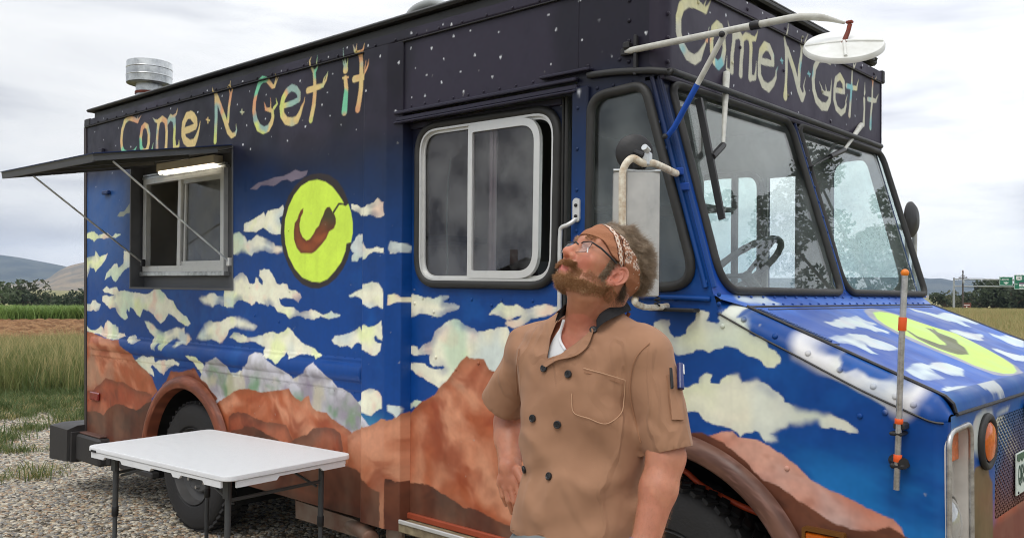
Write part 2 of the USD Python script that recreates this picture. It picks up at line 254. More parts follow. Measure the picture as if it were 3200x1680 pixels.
PAINT_JSON = '{"body":[["g",2282,2195,2334,2214,2372,2228,2431,2232,2497,2239,2547,2247,2632,2247,2702,2260,2756,2275,2810,2259,2877,2261,2864,2235,2825,2222,2758,2216,2717,2208,2675,2226,2619,2222,2563,2202,2535,2196,2461,2207,2402,2209,2358,2187],["c",2214,1940,2227,1990,2304,2003,2379,2025,2438,2047,2453,2021,2481,2053,2554,2057,2596,2059,2638,2081,2653,2044,2654,2020,2598,2007,2613,1978,2642,1941,2629,1909,2587,1907,2530,1912,2485,1934,2441,1956,2404,1949,2360,1928,2306,1936],["s",2092,1799,2087,1927,2167,1937,2230,1910,2262,1879,2308,1886,2368,1914,2428,1899,2473,1886,2539,1864,2568,1843,2639,1837,2640,1809,2591,1800,2519,1799,2460,1817,2401,1818,2341,1807,2312,1787,2265,1804,2202,1822,2148,1802],["c",2007,1482,2003,1585,2100,1586,2098,1645,2176,1683,2215,1692,2271,1654,2303,1616,2356,1621,2369,1658,2392,1654,2400,1629,2438,1617,2444,1637,2399,1670,2405,1703,2457,1711,2508,1702,2545,1678,2567,1646,2590,1618,2632,1614,2653,1626,2695,1618,2709,1591,2778,1583,2819,1572,2839,1545,2807,1518,2766,1536,2683,1543,2614,1536,2636,1499,2713,1488,2767,1486,2822,1460,2888,1469,2940,1482,3004,1464,3068,1455,3117,1473,3200,1455,3142,1438,3100,1430,3068,1438,3018,1442,2961,1427,2876,1430,2809,1444,2729,1422,2673,1452,2602,1458,2573,1481,2515,1504,2501,1490,2442,1499,2367,1514,2323,1488,2291,1508,2229,1520,2167,1519,2105,1475,2040,1474],["c",3280,2021,3281,2045,3317,2047,3363,2026,3398,2021,3432,2022,3465,2031,3509,2043,3542,2062,3564,2047,3589,2038,3591,1972,3566,1959,3533,1964,3500,1976,3456,1978,3410,1985,3365,1982,3341,2002],["c",3270,1815,3293,1836,3327,1872,3350,1885,3379,1881,3385,1863,3374,1841,3392,1826,3408,1844,3425,1840,3437,1818,3460,1807,3493,1803,3537,1814,3570,1805,3592,1808,3597,1807,3598,1779,3549,1787,3516,1788,3472,1775,3450,1754,3416,1751,3382,1769,3353,1759,3336,1744,3290,1743,3283,1763,3306,1785],["c",3265,1563,3318,1578,3352,1589,3398,1597,3431,1622,3476,1626,3509,1634,3558,1629,3594,1595,3596,1501,3556,1514,3523,1510,3496,1498,3456,1512,3411,1532,3365,1553,3318,1560,3283,1552],["c",-88,1972,-57,2008,-3,2015,62,2013,149,1983,264,2000,326,1986,378,1962,437,1987,527,1977,478,1961,429,1953,368,1962,256,1952,193,1959,130,1956,67,1940,0,1963],["y",460,2114,508,2141,577,2144,624,2172,697,2220,702,2129,607,2125,559,2105],["c",-69,1641,-79,1809,8,1821,84,1825,103,1865,132,1847,169,1819,221,1822,314,1839,285,1799,235,1768,205,1746,163,1733,112,1701,78,1733,13,1734,-17,1688],["c",273,1637,301,1687,361,1722,429,1761,479,1757,510,1730,587,1764,592,1851,659,1850,717,1823,721,1745,646,1729,571,1695,533,1669,466,1625,415,1647,383,1678,333,1660],["c",-55,1401,-59,1461,29,1449,71,1482,124,1487,157,1465,221,1457,211,1439,181,1407,140,1396,96,1409,32,1398],["c",240,1480,248,1521,320,1526,362,1513,445,1528,380,1540,278,1548,246,1565,317,1593,368,1575,438,1585,488,1590,519,1559,616,1564,712,1552,824,1549,934,1542,1006,1547,1075,1577,1144,1582,1248,1538,1283,1510,1350,1503,1401,1452,1484,1415,1548,1393,1594,1356,1550,1338,1503,1345,1421,1370,1371,1396,1288,1414,1239,1368,1181,1341,1119,1368,1065,1403,985,1426,913,1433,870,1375,814,1397,765,1434,708,1445,700,1411,661,1431,653,1401,684,1367,627,1350,548,1372,498,1406,466,1440,377,1425,303,1459],["c",-69,1248,-26,1282,41,1252,126,1255,189,1271,229,1300,283,1266,301,1311,351,1340,402,1319,473,1308,523,1293,535,1250,632,1249,652,1233,595,1217,518,1201,419,1201,317,1209,233,1228,42,1234],["c",682,1208,728,1236,802,1248,841,1224,896,1218,824,1185,787,1181,730,1194],["s",944,1350,1015,1348,1069,1333,1123,1303,1226,1286,1309,1302,1407,1325,1472,1316,1511,1329,1521,1290,1568,1285,1609,1255,1556,1214,1476,1214,1429,1192,1380,1197,1411,1222,1459,1237,1410,1254,1362,1240,1297,1209,1249,1162,1206,1160,1188,1187,1204,1204,1162,1206,1146,1177,1155,1153,1103,1162,1075,1198,1083,1223,1090,1248,1019,1278,981,1310],["s",1673,1262,1719,1304,1779,1361,1824,1383,1901,1377,1975,1384,2033,1405,2091,1418,2177,1413,2247,1400,2317,1387,2392,1368,2359,1339,2305,1342,2236,1343,2165,1356,2108,1346,2073,1329,2045,1294,1995,1253,1966,1244,1921,1257,1860,1266,1799,1256,1736,1257],["c",2082,1288,2124,1320,2180,1319,2251,1307,2293,1297,2374,1305,2453,1315,2479,1331,2556,1341,2620,1330,2670,1349,2706,1372,2737,1366,2781,1333,2824,1307,2836,1294,2902,1280,2960,1272,2995,1254,3047,1230,2991,1206,2973,1226,2927,1230,2856,1229,2797,1212,2749,1195,2724,1211,2711,1231,2675,1194,2651,1171,2626,1155,2587,1182,2536,1186,2484,1197,2470,1214,2482,1248,2416,1259,2348,1278,2266,1270,2211,1258,2168,1269],["c",3128,1318,3149,1345,3193,1349,3235,1352,3288,1368,3330,1379,3365,1400,3381,1388,3392,1372,3401,1401,3441,1415,3482,1404,3531,1412,3565,1429,3587,1441,3595,1361,3596,1340,3562,1348,3542,1362,3527,1352,3543,1328,3587,1324,3583,1292,3554,1266,3515,1259,3485,1271,3435,1284,3393,1308,3362,1316,3331,1311,3301,1284,3269,1295,3205,1288,3150,1299],["s",1702,1519,1725,1531,1787,1540,1825,1560,1894,1557,1924,1542,1984,1539,2057,1555,2114,1578,2118,1476,2060,1472,2016,1485,1987,1477,1956,1492,1896,1487,1875,1466,1836,1485,1758,1489],["c",1573,1144,1662,1149,1726,1137,1774,1108,1803,1078,1746,1035,1697,1071,1647,1108],["c",2104,1076,2161,1072,2217,1091,2273,1092,2301,1053,2120,1032],["c",3360,1004,3401,1033,3420,1060,3460,1076,3500,1091,3539,1091,3578,1080,3598,1057,3599,1001,3552,981,3513,952,3493,956,3453,962,3413,964,3381,986],["c",826,1066,880,1094,951,1111,1023,1099,1101,1116,1121,1068,1163,1083,1231,1095,1298,1099,1364,1111,1413,1098,1470,1090,1455,1066,1398,1074,1333,1053,1285,1030,1236,994,1184,1007,1114,1035,1078,1049,1053,1035,1098,1001,1099,972,1029,988,919,1022,846,1038],["k",2618,1918,2624,1981,2646,2052,2692,2129,2759,2184,2838,2221,2917,2237,2994,2236,3077,2220,3152,2183,3208,2131,3239,2084,3255,2056,3222,2042,3128,1923,3246,1841,3285,1846,3276,1807,3254,1756,3214,1702,3155,1654,3082,1616,3000,1597,2923,1600,2844,1619,2769,1662,2705,1725,2654,1797,2628,1861],["Y",2657,1924,2662,1996,2694,2066,2747,2130,2813,2176,2892,2200,2970,2202,3046,2184,3110,2152,3160,2111,3197,2076,3216,2052,3252,2052,3277,2005,3293,1953,3295,1894,3281,1845,3242,1840,3235,1801,3201,1742,3147,1695,3081,1650,3012,1631,2935,1635,2843,1658,2767,1709,2703,1780,2669,1852],["k",3111,2012,3126,2005,3174,2050,3208,2047,3228,2039,3255,2052,3246,2061,3222,2055,3167,2062],["p",2841,2050,2838,2023,2818,2000,2806,1958,2814,1919,2838,1887,2876,1866,2908,1873,2940,1899,2965,1929,2990,1943,3008,1973,3033,2006,3045,2028,3063,2042,3085,2045,3101,2032,3114,2013,3132,2001,3145,1978,3146,1952,3128,1923,3086,1909,3062,1872,3019,1839,2962,1803,2930,1792,2825,1795,2784,1826,2755,1874,2751,1921,2759,1968,2785,1990,2798,2017,2817,2039],["w",1731,1010,1775,1077,1812,1114,1880,1130,1969,1159,2014,1139,2067,1112,2104,1072,2134,1048,2204,1053,2244,1108,2299,1127,2332,1151,2337,1188,2377,1213,2457,1210,2510,1184,2562,1166,2639,1142,2702,1125,2740,1107,2777,1085,2836,1107,2895,1125,2929,1161,2986,1189,3032,1168,3089,1139,3134,1109,3190,1073,3243,1065,3297,1046,3350,1016,3413,964,3474,920,3504,901,3315,773,3209,780,2985,820,2748,863,2363,859,2012,824,1782,919],["r",1936,863,1995,891,2067,921,2137,957,2221,979,2304,988,2372,985,2439,979,2543,992,2644,1008,2730,1025,2755,1003,2792,978,2853,963,2899,995,2928,1001,2935,971,2970,933,3039,923,3095,922,3140,897,3206,878,3270,859,3313,841,3339,667,1952,471],["r",3282,821,3323,845,3374,864,3425,886,3495,900,3543,921,3601,949,3639,943,3672,956,3704,975,3736,1005,3795,1011,3812,257,3294,403],["R",2086,793,2128,824,2198,839,2296,838,2391,818,2497,811,2612,816,2712,817,2738,785,2776,740,2785,450,2104,342],["R",2752,717,2788,742,2847,766,2917,785,2962,821,3019,837,3097,846,3163,847,3218,827,3242,750,3248,524,2761,447],["d",2120,719,2241,740,2267,757,2372,769,2475,749,2624,722,2804,664,2985,636,3061,634,3136,641,3177,656,3239,662,3341,657,3420,641,3479,608,3536,583,3592,580,3599,318,2056,229],["r",-117,1235,-51,1238,58,1238,208,1217,354,1201,474,1197,572,1202,613,1165,691,1139,768,1113,807,1073,882,1036,992,1002,1074,966,1102,927,1156,875,1072,818,1087,500,-69,402],["R",-90,769,126,796,167,827,249,856,329,904,430,901,530,891,627,899,723,876,836,856,964,858,1070,847,1072,810,1038,790,1052,496,-69,402],["d",-81,613,61,627,156,641,240,636,313,627,382,677,460,710,548,732,636,732,731,719,806,722,843,714,915,737,985,777,1073,802,1052,488,-68,393],["R",1159,810,1207,879,1222,929,1272,949,1303,991,1343,1030,1449,1026,1544,1044,1660,1070,1699,1036,1731,1007,1807,983,1882,936,1956,898,1815,780,1181,715],["f",5153,1417,5153,1454,5182,1465,5185,1483,5206,1491,5233,1497,5252,1494,5257,1481,5247,1467,5255,1445,5276,1430,5307,1433,5327,1448,5332,1475,5352,1489,5370,1498,5369,1522,5382,1537,5407,1530,5424,1528,5422,1513,5410,1497,5432,1489,5461,1486,5471,1497,5463,1510,5470,1523,5489,1541,5508,1555,5523,1546,5539,1537,5537,1520,5528,1509,5551,1508,5570,1496,5584,1475,5586,1458,5602,1446,5634,1444,5652,1432,5661,1412,5687,1397,5705,1377,5703,1360,5683,1345,5655,1339,5639,1348,5625,1368,5603,1373,5575,1380,5542,1397,5514,1406,5490,1407,5476,1398,5452,1396,5423,1382,5398,1389,5373,1388,5348,1373,5318,1369,5287,1361,5255,1386,5202,1397],["f",5288,1241,5339,1245,5359,1262,5382,1266,5387,1284,5414,1304,5438,1297,5426,1268,5468,1269,5477,1283,5501,1301,5543,1309,5557,1280,5580,1286,5617,1297,5653,1284,5680,1265,5719,1244,5723,1228,5762,1211,5804,1205,5845,1203,5906,1194,5938,1182,5969,1162,5972,1152,5946,1144,5918,1152,5887,1157,5866,1150,5850,1154,5835,1171,5817,1165,5796,1164,5783,1155,5758,1152,5737,1158,5720,1138,5689,1124,5667,1111,5689,1101,5694,1090,5676,1081,5650,1080,5632,1095,5627,1111,5609,1119,5604,1108,5582,1103,5568,1100,5554,1085,5540,1101,5517,1111,5488,1116,5459,1117,5420,1128,5400,1137,5380,1157,5365,1159,5330,1152,5289,1152],["g2",5723,1468,5774,1450,5800,1431,5829,1404,5858,1390,5894,1380,5910,1366,5910,1346,5930,1340,5957,1348,5984,1336,6000,1326,6034,1317,6068,1312,6101,1299,6126,1302,6147,1311,6165,1298,6172,1272,6158,1260,6149,1226,6126,1205,6108,1199,6075,1216,6060,1243,6015,1266,5977,1281,5938,1301,5878,1324,5837,1337,5796,1358,5749,1380],["m",5411,1060,5423,1074,5450,1086,5479,1094,5498,1102,5521,1101,5545,1084,5573,1085,5609,1084,5645,1078,5676,1059,5707,1046,5742,1027,5767,1014,5788,993,5814,973,5842,965,5867,953,5888,947,5946,931,5994,914,6039,901,6087,887,6112,869,6130,821,5743,744,5565,918],["d",5300,1073,5341,1078,5396,1084,5430,1075,5460,1065,5488,1058,5517,1038,5555,1014,5587,993,5610,967,5646,947,5677,940,5712,929,5742,913,5776,895,5806,884,5835,869,5859,857,5888,845,5947,834,5994,836,6032,843,6050,856,6072,864,6094,858,6130,841,6169,792,5304,612],["S",1461,2651,13.6,1537,2655,15.3,1612,2662,15.1,1604,2704,17.0,1571,2733,19.0,1533,2747,21.0,1489,2737,21.2,1452,2703,19.4,1434,2660,19.5,1436,2615,21.4,1464,2574,23.2,1516,2547,24.9,1567,2545,22.7,1609,2565,18.8,1633,2600,13.1,1652,2648,6.5,1663,2684,0.9],["S",1852,2836,14.4,1859,2795,18.0,1864,2685,17.1,1858,2530,17.9],["S",1823,2880,0.9,1834,2848,6.3,1853,2821,12.6],["S",1864,2819,18.0,1908,2752,19.6,1969,2660,19.3,2018,2576,19.1,2058,2545,17.2,2097,2550,12.8,2113,2572,6.8,2105,2614,0.9],["S",2010,2637,12.2,2017,2726,12.2,2037,2807,13.0],["S",2037,2804,8.7,2019,2834,5.2,2012,2859,0.9],["S",2037,2804,8.7,2055,2835,6.1,2037,2861,3.5,2045,2890,0.9],["S",2547,2860,0.8,2540,2827,4.7,2524,2787,9.5],["S",2564,2835,0.8,2529,2790,7.1],["S",2524,2787,11.0,2504,2788,12.7,2478,2811,14.3,2447,2838,16.0,2406,2847,17.8,2365,2831,17.9,2331,2778,16.4,2312,2723,16.4,2308,2671,18.1,2326,2611,21.2,2364,2561,24.3,2417,2538,22.4,2467,2544,20.6,2501,2574,17.3,2515,2606,14.2,2509,2643,12.6,2474,2655,12.7,2438,2663,9.6],["S",2438,2663,8.8,2427,2690,4.8,2416,2706,0.8],["S",2488,2665,6.3,2490,2693,3.2,2484,2728,0.8],["S",2524,2658,11.0,2558,2679,6.2,2542,2715,0.8],["S",2632,2658,15.4,2708,2662,16.6,2778,2674,14.9,2777,2710,16.4,2748,2738,18.8,2705,2754,19.7,2658,2740,19.9,2620,2704,20.0,2603,2656,20.1,2614,2605,21.5,2654,2567,22.9,2712,2554,25.6,2759,2560,22.4,2786,2589,16.3,2808,2624,9.6,2830,2654,4.4,2836,2685,0.7],["S",2795,2599,6.7,2799,2625,4.4,2814,2651,0.7],["S",2921,2813,13.0,2928,2758,13.0,2931,2688,15.9,2922,2620,17.3,2897,2543,17.4],["S",2921,2807,11.6,2893,2844,6.6,2887,2877,4.4,2904,2898,0.7],["S",2925,2807,10.1,2951,2835,5.8,2955,2861,2.9,2961,2894,0.7],["S",2863,2714,17.6,2928,2718,18.8,3003,2723,12.8],["S",3003,2721,10.7,3033,2748,6.4,3043,2773,4.9,3049,2794,0.7],["S",3007,2731,6.4,3017,2761,4.3,3037,2780,0.7],["S",3208,2796,18.3,3208,2777,21.0],["S",3191,2809,4.8,3182,2842,0.7],["S",3205,2815,5.4,3199,2847,3.4,3195,2894,0.7],["S",3222,2804,4.7,3227,2837,0.7],["S",3208,2732,14.9,3218,2674,16.2,3211,2613,20.3,3204,2553,23.7],["S",3185,2737,5.5,3233,2733,5.4],["S",3335,2844,15.9,3344,2792,14.5,3346,2726,17.1,3344,2656,17.1,3330,2587,18.4,3319,2551,19.8],["S",3335,2839,13.2,3297,2863,7.3,3281,2899,0.7],["S",3307,2862,6.0,3312,2899,0.7],["S",3339,2841,13.2,3367,2859,5.3,3378,2887,0.7],["S",3286,2715,18.6,3343,2717,18.4,3398,2713,14.3],["S",3398,2711,11.7,3429,2738,6.5,3444,2761,4.5,3447,2788,0.6],["S",3409,2731,5.8,3420,2760,3.2,3426,2786,0.6],["S",817,2825,1.4,795,2810,5.5,759,2789,13.8],["S",772,2830,1.4,749,2798,8.3],["S",763,2788,13.8,701,2811,18.1,624,2829,16.9,557,2812,20.0,516,2751,18.7,504,2673,18.7,518,2619,18.6,550,2585,19.9,619,2563,19.7,713,2572,13.8,758,2608,1.4],["S",875,2749,18.9,836,2732,19.0,817,2666,19.1,824,2597,19.0,863,2559,18.9,917,2562,18.7,942,2611,18.6,944,2678,18.6,918,2732,18.7,875,2749,18.9],["S",996,2786,1.3,1033,2760,9.2,1086,2747,15.6],["S",1086,2747,20.8,1071,2681,15.6,1066,2615,16.9,1069,2552,19.5],["S",989,2547,10.6,1013,2608,1.3],["S",1086,2750,18.2,1137,2764,19.3,1190,2738,19.1,1207,2666,16.5,1204,2600,16.5,1199,2539,19.0],["S",1204,2719,15.3,1256,2758,21.4,1307,2736,21.2,1319,2670,14.9,1313,2605,16.2,1325,2539,22.3],["S",1298,2753,15.0,1339,2772,7.5,1354,2807,1.2],["S",1333,2534,17.3,1382,2550,9.8,1383,2590,1.2],["S",1451,2635,14.6,1523,2639,16.8,1601,2650,16.5,1599,2689,21.2,1542,2739,26.2,1486,2742,24.1,1440,2696,20.7,1435,2632,20.7,1461,2582,23.0,1527,2547,27.4,1589,2549,25.9,1626,2596,15.2,1648,2632,8.2,1664,2685,1.2],["*",1761,2869,2192,2866,2256,2795,1934,2810,1930,2605,2116,2732,2230,2591,2437,2749,2436,2607,2677,2609,2787,2781,2605,2866,3064,2870,3048,2677,3001,2616,3076,2546,3178,2482,3309,2442,3387,2410,2846,2513,2504,2493,2670,2450,2277,2439,2191,2475,3409,2873,3232,2893,3094,2775,3542,2788,3430,2628,1630,2747],["*",533,2887,206,2878,35,2792,199,2713,22,2628,194,2609,411,2645,663,2612,1258,2819,1630,2747,450,2776,362,2444,81,2359,-118,2878,1931,2605],["*",3980,2874,3749,2875,4046,2808,4158,2812,4342,2772,3740,2802,3892,2777,3980,2708,4191,2693,4354,2656,3776,2694,3858,2651,4096,2629,3965,2597,4303,2571,3752,2552,3848,2548,4118,2532,4038,2863],["*",4634,2793,4676,2720,4816,2650,4649,2575,4806,2819,4970,2558,4821,2425,4906,2714,5135,2621],["S",1760,2694,5.5,1762,2660,5.5],["S",1739,2685,4.6,1784,2673,4.6],["S",2170,2695,5.1,2174,2666,5.1],["S",2152,2682,4.2,2195,2675,4.2]],"pil":[["c",3628,1805,3633,1840,3675,1832,3706,1831,3713,1783,3676,1782,3634,1771],["c",3625,1571,3660,1579,3681,1571,3703,1558,3744,1555,3785,1566,3785,1532,3734,1533,3682,1534,3651,1523,3627,1519],["c",3636,1020,3711,1021,3712,982,3689,964,3637,990],["d",3626,591,3629,657,3680,649,3720,647,3795,658,3804,251,3636,215],["*",3669,2739,3652,2493]],"door":[["c",3642,1527,3680,1566,3728,1578,3776,1564,3833,1559,3879,1556,3924,1574,3987,1567,3979,1555,3939,1545,3952,1536,4006,1537,4058,1522,4050,1510,4015,1500,3971,1487,3931,1467,3872,1468,3825,1480,3778,1478,3721,1463,3644,1458],["c",4253,1488,4268,1506,4300,1527,4328,1543,4348,1531,4379,1532,4422,1536,4449,1528,4472,1517,4510,1523,4532,1532,4569,1536,4594,1544,4620,1537,4670,1533,4691,1525,4620,1495,4510,1475,4458,1445,4412,1431,4373,1439,4357,1450,4373,1460,4419,1467,4450,1479,4454,1488,4427,1484,4396,1472,4373,1467,4349,1476,4317,1487],["c",3648,1284,3686,1308,3730,1317,3768,1316,3773,1303,3810,1328,3861,1343,3879,1368,3892,1400,3937,1421,3976,1447,4012,1460,4060,1455,4095,1435,4125,1424,4159,1417,4180,1403,4229,1408,4262,1424,4286,1420,4318,1429,4365,1436,4385,1414,4382,1391,4414,1352,4384,1281,4306,1195,4125,1181,4005,1123,3925,1123,3888,1138,3823,1158,3757,1179,3728,1196,3650,1197,3649,1229,3765,1236,3821,1234,3850,1220,3877,1212,3941,1213,3963,1224,3950,1233,3886,1224,3859,1236,3853,1280,3802,1277,3755,1269,3706,1277],["c",3655,1000,3731,1033,3769,1050,3802,1046,3770,1024,3722,1007,3655,991],["r",3656,920,3690,937,3704,964,3742,999,3788,1036,3844,1063,3898,1089,3925,1123,3987,1171,4038,1223,4072,1259,4110,1291,4132,1279,4174,1280,4224,1282,4240,1261,4257,1232,4290,1229,4401,1214,4552,1174,4696,1148,4775,460,3673,225],["d",3644,622,3684,629,3733,636,3803,644,3855,646,3897,641,3948,621,4006,608,4071,590,4111,575,4150,585,4219,577,4302,560,4361,549,4447,544,4717,480,4720,282,3654,200]],"hood":[["c",5672,430,5679,490,5657,626,5632,726,5650,755,5630,883,5660,859,5683,850,5702,879,5724,870,5716,813,5743,791,5767,806,5790,815,5800,765,5781,754,5782,685,5755,694,5742,665,5729,625,5744,550,5730,527,5731,454,5714,428],["c",5801,186,5783,282,5791,328,5781,419,5791,488,5799,537,5824,519,5841,535,5857,550,5873,556,5894,559,5917,541,5929,446,5919,400,5903,375,5886,351,5858,368,5887,312,5914,287,5941,275,5928,238,5900,244,5873,251,5852,238,5843,177],["c",6051,216,6036,310,6022,389,6026,466,6046,479,6037,563,6041,636,6055,673,6080,685,6101,699,6140,558,6129,482,6108,459,6085,457,6064,434,6096,396,6132,371,6132,311,6128,249,6119,182,6097,179,6074,193],["c",6185,158,6174,246,6184,287,6188,342,6207,409,6216,305,6208,203,6203,146],["c",5563,1728,5600,1791,5630,1859,5652,1897,5628,2097,5645,2162,5675,2178,5700,2239,5731,2275,5767,2247,5783,2119,5752,2084,5729,2045,5762,1967,5802,1939,5785,1880,5744,1890,5720,1818,5684,1789,5635,1769,5605,1703],["c",5808,1551,5820,1655,5843,1706,5866,1758,5877,1835,5899,1769,5907,1698,5934,1632,5924,1575,5900,1512,5857,1522,5831,1506],["c",5867,1984,5888,2005,5910,2026,5905,2160,5934,2177,5978,2204,6031,1958,6011,1881,5979,1886,5936,1917,5903,1922],["c",5997,1500,6013,1551,6044,1563,6073,1607,6092,1677,6139,1564,6112,1430,6069,1456,6029,1465],["g2",5432,160,5442,215,5459,250,5430,337,5441,396,5482,385,5505,411,5521,355,5521,276,5504,231,5503,155,5481,113],["G",5591,1068,5574,1130,5565,1226,5583,1309,5638,1385,5711,1406,5777,1445,5832,1521,5917,1487,6007,1419,6093,1354,6151,1279,6193,1188,6220,1085,6204,966,6169,852,6112,831,6047,835,5963,824,5873,825,5792,857,5714,913,5657,962],["Y",5606,1136,5599,1235,5617,1322,5670,1368,5736,1407,5796,1450,5850,1510,5922,1469,6002,1422,6081,1347,6139,1272,6178,1156,6188,1073,6176,963,6141,900,6092,874,6023,893,5947,878,5873,897,5800,903,5728,945,5670,1008],["P",5774,1041,5792,1045,5841,998,5887,1015,5922,1025,5931,1072,5918,1117,5881,1162,5839,1238,5794,1297,5776,1306,5784,1352,5832,1327,5870,1336,5899,1334,5934,1245,5966,1214,5994,1146,6020,1074,6011,966,5984,934,5945,915,5907,919,5859,940,5806,1000],["P",5775,1409,5804,1364,5842,1286,5834,1255]],"nose":[["c",509,1277,587,1275,701,1274,726,1259,684,1245,676,1224,540,1231,487,1240],["s",259,1169,320,1202,391,1219,509,1205,532,1174,532,1058,334,1067,272,1094],["s",571,1183,667,1195,751,1198,725,1181,619,1178],["b",225,982,265,983,293,1018,306,1035,376,1031,464,1006,479,979,516,953,524,697,199,766]],"sign":[["S",362,2826,1.3,342,2796,5.0,318,2769,13.7,278,2776,18.5,230,2780,21.9,176,2771,22.7,131,2740,21.1,110,2691,19.7,111,2635,19.7,134,2588,19.8,180,2554,20.7,234,2547,20.5,273,2569,19.5,296,2602,11.1,320,2632,5.6,328,2659,0.6],["S",314,2772,6.2,310,2792,3.7,325,2817,0.6],["S",418,2734,18.0,384,2709,16.5,370,2660,13.9,373,2610,13.9,395,2573,16.5,428,2562,19.3,462,2586,18.2,480,2641,14.4,473,2691,14.4,452,2729,16.9,418,2734,18.0],["S",334,2644,5.6,340,2682,3.1,351,2710,0.6],["S",565,2729,14.8,561,2689,13.4,548,2634,13.4,545,2562,16.0],["S",523,2557,9.3,499,2563,5.2,503,2620,0.7],["S",565,2716,14.8,610,2736,17.8,637,2718,16.6,638,2674,15.2,630,2620,13.7,626,2562,16.4],["S",637,2718,12.4,674,2744,15.4,711,2743,17.0,721,2701,14.1,717,2646,12.7,714,2563,16.9],["S",711,2741,14.1,759,2747,10.0,775,2771,4.3,787,2792,0.7],["S",714,2563,14.1,761,2571,11.4,770,2612,5.0,772,2648,0.7],["S",525,2737,6.0,507,2772,0.7],["S",808,2658,14.5,877,2665,16.3,938,2670,13.6,933,2708,16.6,897,2738,19.4,857,2738,20.7,818,2703,19.0,801,2645,14.5,804,2591,15.9,839,2556,18.3,894,2550,20.8,939,2579,15.1,968,2612,9.1,971,2641,5.3,990,2668,0.8],["S",1056,2819,6.3,1067,2793,12.6,1079,2767,15.8,1080,2671,13.4,1075,2599,11.8,1070,2541,21.1],["S",1056,2817,7.1,1075,2857,3.9,1082,2892,0.8],["S",1089,2769,17.4,1161,2687,18.6,1218,2600,20.5,1255,2565,21.5,1287,2593,10.0,1272,2625,5.0,1297,2679,0.8],["S",1218,2625,14.7,1223,2699,14.8,1244,2772,11.6,1250,2813,9.1],["S",1247,2810,6.6,1227,2832,4.1,1234,2864,0.8],["S",1259,2812,6.6,1270,2847,4.2,1306,2892,0.8],["S",1594,2807,12.8,1524,2813,16.1,1450,2793,15.8,1403,2744,17.3,1385,2680,17.2,1392,2631,17.2,1428,2582,19.1,1490,2561,21.2,1552,2569,21.5,1589,2606,16.3,1595,2641,14.5,1539,2636,12.5,1501,2635,7.1],["S",1499,2634,7.1,1489,2658,4.4,1455,2683,0.9],["S",1549,2646,7.2,1536,2682,0.9],["S",1602,2650,8.2,1616,2726,0.9],["S",1653,2675,12.9,1719,2681,15.0,1779,2686,13.4,1772,2736,17.2,1725,2760,18.9,1672,2733,16.7,1651,2677,12.9,1651,2624,14.8,1680,2582,16.7,1740,2566,17.0,1787,2588,13.4,1807,2624,7.7,1803,2639,4.8,1827,2681,1.0],["S",1895,2845,7.9,1888,2784,8.9,1882,2728,11.8,1869,2650,11.7,1855,2573,15.6],["S",1892,2842,5.9,1881,2875,1.0],["S",1902,2844,5.9,1937,2887,1.0],["S",1815,2725,13.5,1882,2728,13.8,1952,2735,12.0],["S",1952,2735,9.0,1983,2791,1.0],["S",2073,2737,10.3,2069,2723,8.2],["S",2073,2737,8.3,2076,2791,1.0],["S",2066,2694,14.4,2069,2639,10.3,2058,2553,15.4],["S",2196,2819,8.5,2189,2772,9.6,2186,2703,11.7,2167,2626,11.6,2160,2548,14.7],["S",2193,2817,6.4,2164,2836,1.1],["S",2201,2818,6.4,2234,2854,1.1],["S",2122,2704,12.5,2189,2709,14.9,2243,2715,10.8],["S",2243,2718,8.6,2282,2759,1.1],["*",358,2771,187,2641,493,2792,667,2888,815,2879,1179,2876,645,2783,1160,2777,563,2502,714,2476,1137,2568,1338,2614,986,2471,1219,2488,1950,2674,1933,2581,1607,2507,1811,2515,2016,2874,2112,2890,1659,2807,595,2420,166,2430],["S",1027,2713,3.9,1034,2693,3.9],["S",1015,2703,3.1,1044,2706,3.1],["S",1332,2708,4.2,1339,2688,4.2],["S",1318,2697,3.4,1353,2700,3.4]]}'
# ---------------------------------------------------------------- the mural: painted shapes in surface coordinates (mm)
PAINT = json.loads(PAINT_JSON)
def nz(u, v, s, seed=0, oct=4):
    return meshkit.fbm(np.stack([u*s, v*s, 0*u+seed*3.7], -1), oct, seed)
def sdf_poly(P, u, v):       # signed distance (negative inside)
    n = len(P); d = np.full(u.shape, 1e9); ins = np.zeros(u.shape, bool)
    for i in range(n):
        (ax, ay), (bx_, by) = P[i-1], P[i]
        ex, ey = bx_-ax, by-ay; wx, wy = u-ax, v-ay
        t = np.clip((wx*ex+wy*ey)/(ex*ex+ey*ey+1e-12), 0, 1)
        d = np.minimum(d, (wx-ex*t)**2+(wy-ey*t)**2)
        if by != ay: ins ^= ((ay > v) != (by > v)) & (u < (bx_-ax)*(v-ay)/(by-ay)+ax)
    d = np.sqrt(d); return np.where(ins, -d, d)
def sdf_stroke(S, u, v):
    d = np.full(u.shape, 1e9)
    for i in range(len(S)-1):
        (ax, ay, ra), (bx_, by, rb) = S[i], S[i+1]
        ex, ey = bx_-ax, by-ay; wx, wy = u-ax, v-ay
        t = np.clip((wx*ex+wy*ey)/(ex*ex+ey*ey+1e-12), 0, 1)
        d = np.minimum(d, np.hypot(wx-ex*t, wy-ey*t)-(ra+(rb-ra)*t))
    return d
CREAM, YEL, PINK, ICE, GRN = lin(246, 243, 216), lin(232, 244, 168), lin(246, 208, 184), lin(206, 220, 218), lin(190, 222, 190)
